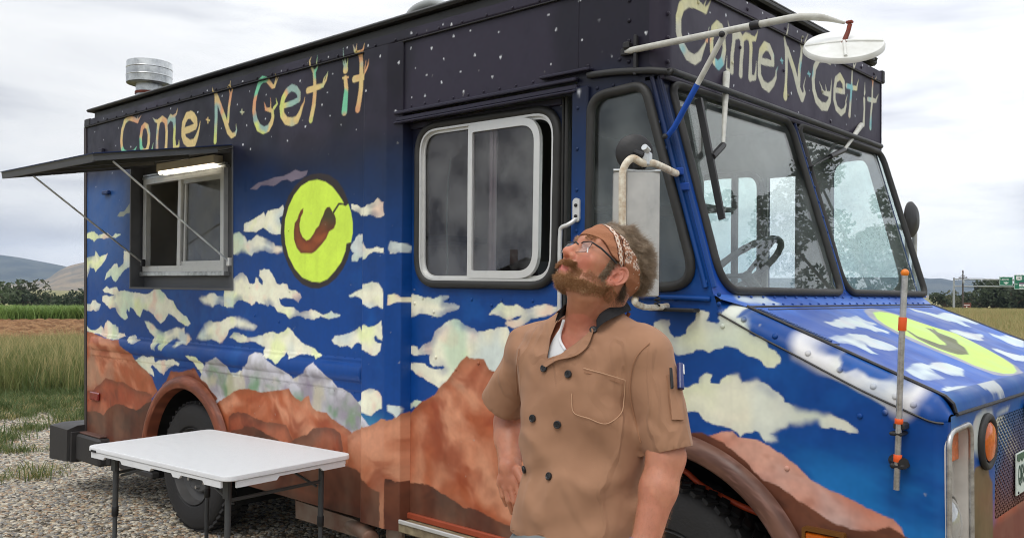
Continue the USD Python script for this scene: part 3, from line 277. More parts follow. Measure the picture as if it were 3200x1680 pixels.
def cloud_color(u, v, seed):
    a, b, c, e = nz(u, v, 5, seed, 3), nz(u, v, 6.5, seed+5, 3), nz(u, v, 4.0, seed+9, 3), nz(u, v, 26, seed+11, 4)
    col = mixa(np.broadcast_to(CREAM, u.shape+(3,)), YEL, sstep(a, .50, .70)*.7)
    col = mixa(col, PINK, sstep(b, .56, .74)*.75); col = mixa(col, ICE, sstep(c, .52, .70)*.8); col = mixa(col, GRN, sstep(nz(u, v, 4.2, seed+21, 2), .58, .76)*.6)
    return col*(.9+.2*e)[..., None]
def rock_color(u, v, seed, pal):
    w = nz(u, v, 3.2, seed+2, 3); wu, wv = u+.22*w, v+.34*w
    a = nz(wu*.9+wv*.5, wv*1.3, 4.0, seed, 4); b = nz(wu*.8-wv*.7, wv*1.2+wu*.5, 5.5, seed+4, 4); c = nz(u, v, 34, seed+7, 4)
    col = mixa(np.broadcast_to(pal[0], u.shape+(3,)), pal[1], sstep(a, .36, .66)); col = mixa(col, pal[2], sstep(b, .50, .72)*.85)
    if len(pal) > 3: col = mixa(col, pal[3], sstep(nz(wu, wv, 3, seed+13, 4), .55, .74)*.8)
    return col*(.84+.32*c)[..., None]
PAL_R = [lin(172, 92, 58), lin(212, 146, 112), lin(150, 70, 42), lin(164, 128, 104)]
PAL_R2 = [lin(154, 76, 50), lin(188, 112, 82), lin(116, 58, 42), lin(132, 98, 80)]
PAL_D = [lin(88, 50, 38), lin(108, 64, 46), lin(68, 42, 34)]
PAL_W = [lin(186, 184, 186), lin(150, 142, 152), lin(122, 150, 112), lin(160, 140, 116)]
PAL_M = [lin(188, 116, 92), lin(212, 160, 140), lin(160, 92, 66), lin(190, 166, 160)]
def blend(col, idx, new, a): col[idx] = col[idx]*(1-a[:, None])+new*a[:, None]
def apply_paint(sf, u, v, col, step):
    w = step*.5
    for k, item in enumerate(PAINT[sf]):
        kind = item[0]
        if kind == '*':
            P = np.array(item[1:], float).reshape(-1, 2)/1000; tr = np.random.default_rng(k)
            for (cx, cy) in P:
                i = np.nonzero((abs(u-cx) < .03) & (abs(v-cy) < .03))[0]
                if not len(i): continue
                r_ = .0024+.0026*tr.random(); a = np.arctan2(v[i]-cy, u[i]-cx); rr = np.hypot(u[i]-cx, v[i]-cy)
                rad = r_*(1.0+.45*np.cos(5*a+tr.random()*6))
                blend(col, i, lin(225, 228, 232), 1-sstep(rr-rad, -w*.7, w*.9))
            continue
        if kind == 'S':
            S = np.array(item[1:], float).reshape(-1, 3)/1000; mg = S[:, 2].max()+.02
            lo, hi = S[:, :2].min(0)-mg, S[:, :2].max(0)+mg
            i = np.nonzero((u > lo[0]) & (u < hi[0]) & (v > lo[1]) & (v < hi[1]))[0]
            if not len(i): continue
            d = sdf_stroke(S, u[i], v[i]); n1, n2, n3 = nz(u[i], v[i], 5.5, 41, 3), nz(u[i], v[i], 7, 47, 3), nz(u[i], v[i], 60, 52, 3)
            if sf == 'sign':
                c = mixa(np.broadcast_to(lin(190, 188, 168), (len(i), 3)), lin(206, 200, 146), sstep(n1, .50, .68)*.8); c = mixa(c, lin(98, 176, 186), sstep(n2, .61, .72)*.85); c = mixa(c, lin(226, 150, 104), sstep(nz(u[i], v[i], 6, 58, 3), .64, .74)*.8)
            else:
                c = mixa(np.broadcast_to(lin(222, 196, 132), (len(i), 3)), lin(220, 158, 114), sstep(n1, .50, .66)); c = mixa(c, lin(130, 180, 176), sstep(n2, .54, .68)*.85); c = mixa(c, lin(206, 214, 120), sstep(nz(u[i], v[i], 6, 58, 3), .54, .68)); c = mixa(c, lin(120, 200, 160), sstep(nz(u[i], v[i], 5, 66, 3), .60, .70))
            blend(col, i, c*(.82+.36*n3)[:, None], 1-sstep(d, -w, w)); continue
        P = np.array(item[1:], float).reshape(-1, 2)/1000; soft = {'s': .016, 'f': .014, 'g2': .02}.get(kind, .0)
        mg = .03+soft*2; lo, hi = P.min(0)-mg, P.max(0)+mg
        i = np.nonzero((u > lo[0]) & (u < hi[0]) & (v > lo[1]) & (v < hi[1]))[0]
        if not len(i): continue
        U, V = u[i], v[i]; jag = (nz(U, V, 42, k, 3)-.5)*(.016 if kind in 'cysf' else .012 if kind in 'rRdwm' else 0.0)
        d = sdf_poly(P, U, V)+jag; cov = 1-sstep(d, -w, w)
        if soft:
            mask = sstep(nz(U, V, 5, k+3, 2), .4, .6) if kind != 'f' else sstep(nz(U, V, 5, k+3, 2), .52, .66); wide = soft*(.12+.95*mask)
            cov = 1-sstep(d, -wide*1.2-w, wide*.8+w) if kind != 'f' else cov*(1-mask)+(1-sstep(d, -wide*1.2-w, wide*.8+w))*mask
        if kind in ('c', 's', 'f', 'g2'):
            c = cloud_color(U, V, k % 7); deep = sstep(-d, 0.0, .05)
            thin = sstep(nz(U, V, 6, k+31, 3), .52, .72)
            a = cov*(.90+.10*deep)*(1-.55*thin*(1-sstep(-d, .004, .05)))
            if kind == 'g2': c = mixa(c, lin(206, 206, 214), np.full(len(i), .75))
            if kind == 'f': c = mixa(c, lin(222, 222, 200), np.full(len(i), .6))
            if sf == 'hood': c = mixa(c, lin(190, 208, 214), np.full(len(i), .7)); a = a*.92
            if sf == 'nose': c = mixa(c, lin(178, 184, 180), np.full(len(i), .7)); a = a*.85
        elif kind == 'g': c = np.broadcast_to(lin(120, 110, 124), (len(i), 3))*(.7+.6*nz(U, V, 9, 3, 3))[:, None]; a = cov*.85
        elif kind == 'y': c = np.broadcast_to(lin(150, 154, 128), (len(i), 3)); a = cov*.8*sstep(nz(U, V, 8, 5, 2), .2, .6)
        elif kind == 'k': c = np.broadcast_to(lin(52, 46, 46), (len(i), 3)); a = cov
        elif kind == 'G': c = np.broadcast_to(lin(150, 150, 158), (len(i), 3))*(.75+.5*nz(U, V, 20, 3, 3))[:, None]; a = cov*.95
        elif kind == 'Y': c = np.broadcast_to(lin(212, 242, 84) if sf == 'body' else lin(190, 228, 104), (len(i), 3))*(.94+.12*nz(U, V, 9, 3, 3))[:, None]; a = cov
        elif kind == 'p':
            c = rock_color(U, V, 3, [lin(122, 60, 34), lin(158, 84, 48), lin(88, 52, 34)]); top = P[:, 1].max()
            c = mixa(c, lin(70, 66, 44), sstep(V, top-.16, top-.05)*sstep(U, P[:, 0].mean()-.02, P[:, 0].mean()+.08)); c = mixa(c, lin(78, 48, 30), sstep(-d, .03, 0.0)*.6); a = cov
        elif kind == 'P': c = np.broadcast_to(lin(92, 96, 56), (len(i), 3))*(.7+.6*nz(U, V, 12, 3, 3))[:, None]; a = cov
        elif kind == 'b': c = rock_color(U, V, 8, [lin(86, 74, 46), lin(104, 80, 52), lin(96, 60, 42)]); a = cov
        elif kind == 'w':
            c = rock_color(U, V, 5, PAL_W); hgt = sstep(-d, .02, .16)
            snow = (1-hgt)*sstep(nz(U, V, 9, 2, 4), .42, .62)*.85; c = mixa(c, lin(216, 214, 222), snow); c = mixa(c, lin(96, 142, 96), hgt*sstep(nz(U, V, 6, 12, 4), .50, .62)*.85); c = mixa(c, lin(150, 128, 160), sstep(nz(U, V, 7, 15, 4), .56, .68)*.5); c = mixa(c, lin(204, 196, 160), sstep(nz(U, V, 5, 17, 4), .55, .68)*.6); a = cov
        elif kind == 'r': c = rock_color(U, V, k % 5+1, PAL_R); c = mixa(c, lin(120, 78, 52), sstep(-d, .05, 0)*.35); a = cov
        elif kind == 'R': c = rock_color(U, V, k % 5+2, PAL_R2); c = mixa(c, lin(98, 58, 44), sstep(-d, .06, 0)*.6); a = cov
        elif kind == 'm': c = rock_color(U, V, 6, PAL_M); a = cov
        elif kind == 'd':
            c = rock_color(U, V, 4, PAL_D); c = mixa(c, rock_color(U, V, 9, PAL_R2), sstep(-d, .10, .32)*.8); a = cov
        else: continue
        blend(col, i, c, np.clip(a, 0, 1))
    return col
def base_side(u, v):
    n1, n2, n3 = nz(u, v, 2.2, 60, 4), nz(u, v, 6, 61, 4), nz(u, v, 40, 62, 3)
    vv = v+.22*(n1-.5)+.06*(n2-.5)
    stops = [(.4, lin(10, 66, 138)), (1.2, lin(10, 66, 138)), (1.65, lin(12, 64, 132)), (1.95, lin(14, 56, 112)), (2.15, lin(16, 44, 84)), (2.35, lin(22, 30, 52)), (2.5, lin(27, 24, 37)), (3.0, lin(30, 28, 37))]
    xs = [s[0] for s in stops]; col = np.stack([np.interp(vv, xs, [s[1][k] for s in stops]) for k in range(3)], -1)
    left = sstep(u, 1.0, .2)*sstep(v, 1.5, 1.9)*sstep(v, 2.5, 2.25); col = mixa(col, lin(52, 96, 160), left*.75)
    col = mixa(col, lin(52, 46, 62), sstep(n1, .5, .72)*sstep(v, 2.3, 2.5)*.55)
    col = mixa(col, lin(14, 14, 18), sstep(nz(u, v, 3, 77, 3), .55, .72)*sstep(v, 2.3, 2.5)*.5)
    col = mixa(col, lin(20, 92, 168), sstep(n2, .52, .70)*sstep(v, 2.0, 1.5)*.4)
    return col*(.9+.2*n3)[..., None]
def painted(u, v, sf, step, extra=None):
    u = np.asarray(u, float); v = np.asarray(v, float)
    if sf in ('body', 'door', 'pil'): col = base_side(u, v)
    elif sf == 'hood': n = nz(u, v, 4, 70, 4); col = mixa(np.broadcast_to(lin(38, 78, 158), u.shape+(3,)), lin(58, 104, 186), sstep(n, .35, .7))*(.9+.2*nz(u, v, 40, 62, 3))[:, None]
    elif sf == 'nose':
        n = nz(u, v, 5, 71, 4); col = mixa(np.broadcast_to(lin(14, 66, 132), u.shape+(3,)), lin(22, 86, 144), sstep(n, .4, .7))
        col = mixa(col, rock_color(u, v, 3, PAL_R2), sstep(v+.05*(n-.5), .90, .84)*sstep(u, .45, .62)); col = mixa(col, lin(104, 54, 42), sstep(v, .83, .78)*sstep(u, .1, .5))
    else: n = nz(u, v, 3, 72, 4); col = mixa(np.broadcast_to(lin(38, 33, 46), u.shape+(3,)), lin(46, 39, 54), sstep(n, .35, .7))*(.9+.2*nz(u, v, 40, 62, 3))[:, None]
    if sf == 'body':
        lowb = sstep(u, 5.3, 5.7)*sstep(v, 1.15, .98)*sstep(nz(u+.8*v, v*2.2, 3.2, 88, 4), .36, .60); col = mixa(col, lin(28, 118, 186), lowb*.75)
        teal = sstep(u, 2.9, 3.3)*sstep(u, 3.75, 3.5)*sstep(v, 1.02, .9); col = mixa(col, lin(60, 150, 180), teal*.6)
    col = apply_paint(sf, u, v, np.array(col), step)
    if sf == 'pil': pass
    gr = nz(u, v, 85, 91, 3); col = col*(.93+.14*gr)[..., None]
    if sf in ('body', 'door', 'pil'):
        dust = sstep(v, 1.0, .42)*sstep(nz(u, v*.5, 7, 93, 4), .35, .7)*.22; col = mixa(col, lin(150, 132, 112), dust)
        chip = sstep(nz(u, v, 60, 95, 2), .80, .86)*sstep(nz(u, v, 5, 96, 2), .45, .65)*.5; col = mixa(col, lin(170, 168, 160), chip)
        streak = sstep(nz(u, v*.06, 38, 97, 3), .60, .78)*.05*sstep(v, 2.85, 2.2); col = col*(1-streak)[..., None]
    return np.clip(col, .002, .92)
def panel_mesh(poly, step):
    """A dense flat sheet of the polygon: (uv vertices, faces)."""
    poly = poly if isinstance(poly, Polygon) else Polygon(poly)
    rings = [poly.exterior]+list(poly.interiors); B = []
    for r_ in rings:
        L = r_.length; n = max(8, int(L/step)); c = np.array(r_.coords)[:-1]
        s = np.linspace(0, L, n, endpoint=False); p = np.array([r_.interpolate(t).coords[0] for t in s]); B += [p, c]
    B = np.vstack(B); x0, y0, x1, y1 = poly.bounds
    gx, gy = np.meshgrid(np.arange(x0, x1+step, step), np.arange(y0, y1+step, step*.97)); gx[::2] += step*.5
    g = np.stack([gx.ravel(), gy.ravel()], -1); ins = shapely.contains_xy(poly.buffer(-step*.45), g[:, 0], g[:, 1]); g = g[ins]
    P = np.vstack([B, g]); P = P[np.unique(np.round(P/(step*.05)).astype(np.int64), axis=0, return_index=True)[1]]
    f = Delaunay(P).simplices; c = P[f].mean(1)
    f = f[shapely.contains_xy(poly.buffer(1e-6), c[:, 0], c[:, 1])]
    a = P[f[:, 1]]-P[f[:, 0]]; b = P[f[:, 2]]-P[f[:, 0]]; ar = a[:, 0]*b[:, 1]-a[:, 1]*b[:, 0]
    f = f[np.abs(ar) > 1e-10]; ar = ar[np.abs(ar) > 1e-10]; f[ar < 0] = f[ar < 0][:, ::-1]
    return P, f

# ================================================================ the food truck
W = 2.30
TRUCK = thing('food_truck', 'blue step van food truck painted with night sky, moon, clouds and red mountains', 'food truck')
def tpart(name, mesh, mat, smooth=False, label=None, kind=None, col=None, parent=None):
    return obj(name, mesh, MT[mat] if isinstance(mat, str) else mat, parent or TRUCK, smooth, label, kind, col)
def rivetm(pts, normal, r=.009, h=.6):
    base = trimesh.creation.icosphere(1, 1.0); out = []
    n = np.asarray(normal, float); n /= np.linalg.norm(n)
    for p in pts:
        v = np.array(base.vertices)*r; d = v@n; v = v-np.outer(d*(1-h), n)
        out.append(T(v+np.asarray(p), base.faces))
    return cat_(out)
RIV = []      # flush groups of rivets: (points, normal, radius)
# --- rear body side with belt moulding
def rear_x(z): return -.147*(z-.455)/2.45
wheel_c, wheel_r = (1.58, .43), .50
arch = [(wheel_c[0]+wheel_r*math.cos(a), wheel_c[1]+wheel_r*math.sin(a)) for a in np.radians(np.linspace(184, -4, 40))]
arch = [(arch[0][0], .30)]+arch+[(arch[-1][0], .30)]
body_poly = Polygon([(rear_x(.455), .455), (.33, .455), (.36, .41), (3.60, .41), (3.60, 2.90), (rear_x(2.9), 2.90)])
win_hole = Polygon([(.712, 1.590), (2.103, 1.590), (2.066, 2.462), (.680, 2.470)])
body_poly = body_poly.difference(Polygon(arch)).difference(win_hole)
def belt(u, v):
    # moulding between the two seam lines: a rounded roll and a fillet
    z0, z1 = 1.075+0*u, 1.212+0*u
    t = (v-z0)/(z1-z0); roll = np.sqrt(np.clip(1-((t-.60)/.36)**2, 0, 1))*.026
    flat = np.where((t > -.10) & (t < 1.12), .005, 0)
    ends = sstep(u, .05, .10)*sstep(u, 3.42, 3.40)
    return np.maximum(roll, flat)*ends
P, F_ = panel_mesh(body_poly, .0062)
u, v = P[:, 0], P[:, 1]
lip = np.where(v > 2.847, .008, 0.0)
tpart('side_panel', T(np.stack([u, -belt(u, v)-lip+0*u, v], -1), F_[:, ::1]), 'mural', smooth=35, col=None) if False else None
V3 = np.stack([u, -belt(u, v)-lip, v], -1)
tpart('side_panel', T(V3, F_), 'mural', smooth=True, col=painted(u, v, 'body', .0062))
for z, st in ((1.235, .085), (1.052, .085)): RIV.append(([(x, -.001, z) for x in np.arange(.1, 3.4, st)], (0, -1, 0), .0042))
RIV.append(([(x, -.010, 2.862) for x in np.arange(-.05, 5.1, .16)], (0, -1, 0), .0075))
RIV.append(([(rear_x(z)+.045, -.001, z) for z in np.arange(.6, 2.8, .11)], (0, -1, 0), .005))
RIV.append(([(x, -.001, z) for x, z in ((2.3, 1.60), (2.36, 1.43), (2.62, 1.40), (2.7, 1.93), (2.72, 1.58), (3.0, 1.2), (1.9, 1.22), (2.2, 1.21))], (0, -1, 0), .007))
# --- lip, gutter lines and roof rail
tpart('gutter_lip', bx((5.36, .02, .006), (2.54, -.005, 2.843), bev=.002), 'black_trim')
tpart('corner_cap', bx((.10, .05, .062), (-.09, .012, 2.876), bev=.006), 'black_trim')
tpart('corner_post', prism8([(rear_x(2.84)-.012, -.006, 2.84), (rear_x(2.84)+.03, -.006, 2.84), (rear_x(2.84)+.03, .03, 2.84), (rear_x(2.84)-.012, .03, 2.84)],
      [(-.012, -.006, .46), (.026, -.006, .46), (.026, .03, .46), (-.012, .03, .46)]), 'mural', col=np.tile(lin(58, 50, 48), (8, 1)))
rail = cat_([bx((5.28, .06, .07), (2.60, .055, 2.925), bev=.008), bx((5.36, .10, .024), (2.575, .035, 2.972), bev=.010)])
tpart('roof_rail', rail, 'rail', smooth=30)
tpart('roof_panel', bx((5.3, W-.1, .03), (2.56, W/2, 2.955), bev=.01), 'rail')
# --- service recess, window, flap
x0, x1, zb, zt, dy = .712, 2.085, 1.590, 2.462, .10
jl = prism8([(.712, -.004, 1.59), (.68, -.004, 2.47), (.68, dy, 2.47), (.712, dy, 1.59)], [(.700, -.004, 1.59), (.668, -.004, 2.47), (.668, dy, 2.47), (.700, dy, 1.59)])
jr = prism8([(2.103, -.004, 1.59), (2.066, -.004, 2.462), (2.066, dy, 2.462), (2.103, dy, 1.59)], [(2.115, -.004, 1.59), (2.078, -.004, 2.462), (2.078, dy, 2.462), (2.115, dy, 1.59)])
sl = bx((1.42, dy+.004, .012), (1.405, dy/2-.002, 1.584)); hd = bx((1.42, dy+.004, .012), (1.37, dy/2-.002, 2.472))
wz = [(.745, 1.700), (1.872, 1.700), (1.850, 2.372), (.727, 2.372)]
backp = Polygon([(.69, 1.58), (2.11, 1.58), (2.08, 2.48), (.66, 2.48)], [wz])
SW = obj('service_opening', cat_([jl, jr, sl, hd, extr(backp, .012, lambda a, b, w: np.stack([a, dy+w, b], -1))]), MT['window_grey'], TRUCK)
fr = Polygon(wz, [[(.795, 1.742), (1.828, 1.742), (1.808, 2.335), (.775, 2.335)]])
win = obj('service_window', extr(fr, .035, lambda a, b, w: np.stack([a, dy+.004-w, b], -1)), MT['alum'], TRUCK)
obj('divider', bx((.042, .03, .60), (1.262, dy-.012, 2.04), bev=.003), MT['alum'], win)
obj('sash_rail', cat_([bx((.57, .016, .03), (1.545, dy-.006, 1.757)), bx((.57, .016, .03), (1.535, dy-.006, 2.322)), bx((.028, .016, .6), (1.812, dy-.006, 2.04)), bx((.02, .012, .6), (1.312, dy-.004, 2.04))]), MT['alum'], win)
obj('pane', bx((.50, .004, .56), (1.55, dy+.004, 2.04)), MT['glass_hazy'], win)
obj('sill', bx((1.17, .05, .03), (1.308, dy-.02, 1.685), bev=.004), MT['galv'], win)
obj('head_trim', cat_([bx((1.16, .03, .016), (1.30, dy-.02, 2.380)), bx((1.14, .02, .012), (1.31, dy-.03, 2.398))]), MT['galv'], win)
lampb = prism8([(1.005, .095, 2.402), (1.79, .095, 2.395), (1.79, .03, 2.402), (1.005, .03, 2.409)], [(1.005, .095, 2.462), (1.79, .095, 2.455), (1.79, .03, 2.455), (1.005, .03, 2.462)])
lm = obj('window_light', lampb, pm('lamp_housing', lin(205, 196, 176), .5, var=.05), TRUCK)
obj('lit_tube', tube([(1.02, .050, 2.400), (1.40, .050, 2.3965), (1.778, .050, 2.393)], .013, 12), MT['lamp'], lm, smooth=True)
# flap: a shallow tray hinged at the head of the opening, propped out on two struts
H0, H1 = np.array([.67, -.012, 2.478]), np.array([2.085, -.012, 2.468]); L = .86; tilt = math.radians(10.5)
dn = np.array([0, -math.cos(tilt), -math.sin(tilt)]); nn = np.array([0, -math.sin(tilt), math.cos(tilt)])
def fl(a, b, h): return H0+(H1-H0)*a+dn*b+nn*h
def flbox(a0, a1, b0, b1, h0, h1): return hull([fl(a, b, h) for a in (a0, a1) for b in (b0, b1) for h in (h0, h1)])
FL = obj('awning_flap', flbox(0, 1, 0, L, 0, .012), MT['flap'], TRUCK)
obj('flap_edge', cat_([flbox(0, .02, 0, L, -.030, -.001), flbox(.985, 1, .10, L, -.026, -.001), flbox(.021, .984, L-.03, L, -.030, -.001)]), MT['grey_box'], FL)
obj('flap_brace', cat_([flbox(.3, .32, .03, L-.04, -.03, -.001), flbox(.64, .66, .03, L-.04, -.03, -.001)]), MT['flap'], FL)
obj('flap_skin', flbox(-.004, 1.004, 0, L+.004, .013, .018), MT['sheet'], FL, col=np.tile(lin(30, 44, 78), (8, 1)))
for xb, zb_, xt in ((.887, 1.765, .05), (2.065, 1.755, .985)):
    tp = fl(.15 if xb < 1 else .985, .745, -.035); bs = np.array([xb-.09 if xb < 1 else xb, .045 if xb < 1 else -.002, zb_])
    obj('flap_strut', tube([bs, tp], .0065, 8), MT['galv'], TRUCK, smooth=True)
    obj('strut_bracket', bx((.03, .03, .05), bs, bev=.004), MT['black_trim'] if xb < 1 else MT['alum'], TRUCK)
tpart('flap_latch', bx((.07, .025, .16), (.19, -.012, 2.565), bev=.005), 'sheet', col=np.tile(lin(36, 34, 46), (24, 1)))
tpart('flap_hook', bx((.10, .03, .03), (.30, -.015, 2.30), bev=.006), 'sheet', col=np.tile(lin(30, 52, 96), (24, 1)))
# --- pilaster
prof = [(3.405, 0.0), (3.41, -.034), (3.585, -.036), (3.600, -.036), (3.690, -.010), (3.700, .052)]
s_ = np.concatenate([[0], np.cumsum([math.dist(prof[i], prof[i+1]) for i in range(5)])]); ss = np.arange(0, s_[-1], .006); zz = np.arange(.405, 2.845, .006)
def pil_y(x): return np.interp(x, [p[0] for p in prof], [p[1] for p in prof])
px_ = np.interp(ss, s_, [p[0] for p in prof]); py_ = np.interp(ss, s_, [p[1] for p in prof])
A, Z = np.meshgrid(np.arange(len(ss)), zz); lean = (Z-.405)*-.035/2.44*.8+.028
ni = len(ss); idx = lambda a, b: b*ni+a
q = np.array([(idx(a, b), idx(a+1, b), idx(a+1, b+1), idx(a, b+1)) for b in range(len(zz)-1) for a in range(ni-1)])
Vp = np.stack([px_[A]+lean, py_[A], Z], -1).reshape(-1, 3)
cp = painted(Vp[:, 0]-.0, Vp[:, 2], 'body', .006)
cp2 = apply_paint('pil', Vp[:, 0], Vp[:, 2], cp.copy(), .006)
tpart('corner_pilaster', T(Vp, np.vstack([q[:, [0, 1, 2]], q[:, [0, 2, 3]]])), 'mural', smooth=35, col=None) if False else obj('pilaster', (Vp, np.vstack([q[:, [0, 1, 2]], q[:, [0, 2, 3]]])), MT['mural'], TRUCK, True, col=cp2)
# --- sliding door
dwin = roundpoly([(3.772, 1.628), (4.655, 1.624), (4.662, 2.396), (3.760, 2.406)], .135, 9)
dpoly = Polygon([(3.69, .452), (4.703, .452), (4.703, 2.43), (3.66, 2.43)], [dwin])
P, F_ = panel_mesh(dpoly, .006); u, v = P.T
DOOR = obj('sliding_door', T(np.stack([u, .05+0*u, v], -1), F_), MT['mural'], TRUCK, col=painted(u, v, 'door', .006))
obj('window_seal', tube(np.stack([dwin[:, 0], np.full(len(dwin), .040), dwin[:, 1]], -1), .021, 8, closed=True), MT['rubber'], DOOR, smooth=True)
def inset(o, d, n=9): 
    q = Polygon(o).buffer(-d); return np.array(q.exterior.coords)[:-1]
f0, f1, f2 = inset(dwin, .016), inset(dwin, .027), inset(dwin, .040)
obj('window_frame', cat_([extr(ring(f0, f1), .016, SIDE(.046)), extr(ring(f1, f2), .008, SIDE(.054))]), MT['alum'], DOOR)
lp = Polygon(f1).intersection(sbox(3.7, 1.5, 4.145, 2.5)); rp_o = roundpoly([(4.128, 1.655), (4.565, 1.653), (4.568, 2.371), (4.122, 2.374)], [.01, .12, .12, .01], 9); rp_i = roundpoly([(4.156, 1.690), (4.532, 1.688), (4.534, 2.336), (4.150, 2.340)], [.01, .085, .085, .01], 9)
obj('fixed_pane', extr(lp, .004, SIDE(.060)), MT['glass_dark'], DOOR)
sash = obj('sliding_sash', extr(ring(rp_o, rp_i), .020, SIDE(.048)), MT['alum'], DOOR)
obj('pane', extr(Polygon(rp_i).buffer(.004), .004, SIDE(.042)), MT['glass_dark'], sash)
obj('sash_rail', cat_([bx((.020, .012, .66), (4.240, .072, 2.02)), bx((.012, .010, .66), (4.262, .072, 2.02))]), MT['alum'], sash)
obj('door_edge_strip', cat_([bx((.018, .03, 1.98), (4.712, .045, 1.445), bev=.004), bx((.010, .016, 1.98), (4.688, .043, 1.445), bev=.003)]), MT['rubber'], DOOR)
obj('door_top_rail', bx((.98, .012, .030), (4.19, .042, 2.418), bev=.003), MT['sheet'], DOOR, col=np.tile(lin(42, 40, 54), (24, 1)))
RIV.append(([(x, .049, z) for x, z in [(4.668, z) for z in np.arange(.6, 2.4, .19)]+[(x, 1.555) for x in (3.80, 3.98, 4.14, 4.33, 4.52, 4.66)]], (0, -1, 0), .0075))
RIV.append(([(x, .049, z) for x, z in ((3.74, 1.53), (3.88, 1.49), (3.90, 1.27), (4.04, 1.22), (4.19, 1.26), (4.27, 1.14), (4.27, 1.53))], (0, -1, 0), .008))
# door header with its tracks
def mesh_painted(name, poly, y0, sf='body', step=.007, fn=None, parent=None):
    P, F_ = panel_mesh(poly, step); u, v = P.T
    return obj(name, T(fn(u, v) if fn else np.stack([u, y0+0*u, v], -1), F_), MT['mural'], parent or TRUCK, smooth=bool(fn), col=painted(u, v, sf, step))
mesh_painted('header_panel', sbox(3.59, 2.493, 4.80, 2.90), -.001, fn=lambda u, v: np.stack([u, -.001-np.where(v > 2.847, .008, 0), v], -1))
RIV.append(([(x, -.002, 2.512) for x in np.arange(3.75, 4.8, .1)], (0, -1, 0), .0065))
navy = lin(42, 40, 54)
for zc, yy, hh in ((2.484, -.014, .016), (2.452, -.006, .022), (2.434, -.016, .010)):
    b = bx((1.16, .03, hh), (4.225, yy, zc), bev=.004); obj('door_track', b, MT['sheet'], TRUCK, col=np.tile(navy, (len(b.vertices), 1)))
b = bx((.27, .03, .012), (4.745, -.018, 2.516), bev=.003); obj('track_cover', b, MT['sheet'], TRUCK, col=np.tile(navy, (len(b.vertices), 1)))
# step under the door
tpart('door_sill', cat_([bx((1.10, .10, .05), (4.28, .02, .432), bev=.006)]), 'wood')
tpart('door_sill_lip', bx((1.08, .012, .02), (4.28, -.032, .462), bev=.003), 'alum')
tpart('kick_plate', bx((1.05, .02, .03), (4.22, .045, .475), bev=.004), 'sheet', col=np.tile(lin(150, 70, 46), (24, 1)))
# --- cab side, fender
cabwin = roundpoly([(4.869, 1.640), (4.873, 2.385), (5.140, 2.412), (5.365, 1.660), (5.33, 1.622), (4.90, 1.617)], [.06, .07, .06, .07, .06, .06], 7)
cabwin = roundpoly([(4.868, 1.618), (4.873, 2.400), (5.135, 2.416), (5.378, 1.622)], [.09, .085, .075, .10], 9)
FA = [(5.19+.62*math.copysign(abs(math.cos(a))**.92, math.cos(a)), .40+.60*abs(math.sin(a))**.92) for a in np.radians(np.linspace(180, 0, 46))]
FA = [(FA[0][0], .3)]+FA+[(FA[-1][0], .3)]
seam = [(5.470, 1.523), (5.620, 1.451), (5.775, 1.383), (5.977, 1.293), (6.162, 1.223), (6.205, 1.210)]
cab_poly = Polygon([(4.780, .50), (6.205, .50)]+seam[::-1]+[(5.455, 1.560), (5.431, 1.627), (5.191, 2.451), (5.15, 2.500), (4.80, 2.500), (4.778, 2.40)]).difference(Polygon(FA)).difference(Polygon(cabwin))
if cab_poly.geom_type != 'Polygon': cab_poly = max(cab_poly.geoms, key=lambda g: g.area)
mesh_painted('cab_side_panel', cab_poly, 0.0, step=.005)
mesh_painted('cab_top_panel', Polygon([(4.80, 2.500), (5.15, 2.500), (5.15, 2.90), (4.80, 2.90)]), 0, fn=lambda u, v: np.stack([u, -np.where(v > 2.847, .008, 0)+0*u, v], -1))
# raised door post between the slot and the quarter window
pp = bx((.084, .022, 1.95), (4.823, -.010, 1.475), bev=.006); pv = trimesh.remesh.subdivide_to_size(pp.vertices, pp.faces, .03)
obj('door_post', T(*pv), MT['mural'], TRUCK, col=painted(pv[0][:, 0], pv[0][:, 2], 'body', .03))
RIV.append(([(4.815, -.022, z) for z in np.arange(1.0, 2.45, .17)], (0, -1, 0), .008))
gk = np.stack([cabwin[:, 0], np.full(len(cabwin), -.006), cabwin[:, 1]], -1)
QW = obj('quarter_window', tube(gk, .020, 8, closed=True), MT['rubber'], TRUCK, smooth=True)
obj('pane', extr(Polygon(cabwin).buffer(-.005), .004, SIDE(.008)), MT['glass_cab'], QW)
RIV.append(([(x, -.001, 2.435) for x in (4.90, 4.98, 5.07)]+[(x, -.001, 2.535) for x in np.arange(4.85, 5.1, .16)], (0, -1, 0), .008))
# drip edge that runs over the quarter window and round the corner
dr = smoothpts([(4.86, -.012, 2.492), (5.0, -.014, 2.484), (5.12, -.014, 2.470), (5.18, -.012, 2.462), (5.235, .02, 2.452), (5.26, .10, 2.447), (5.26, 1.2, 2.445), (5.26, 2.2, 2.442)], 6)
tpart('drip_edge', tube(dr, .014, 8), 'rail', smooth=True)
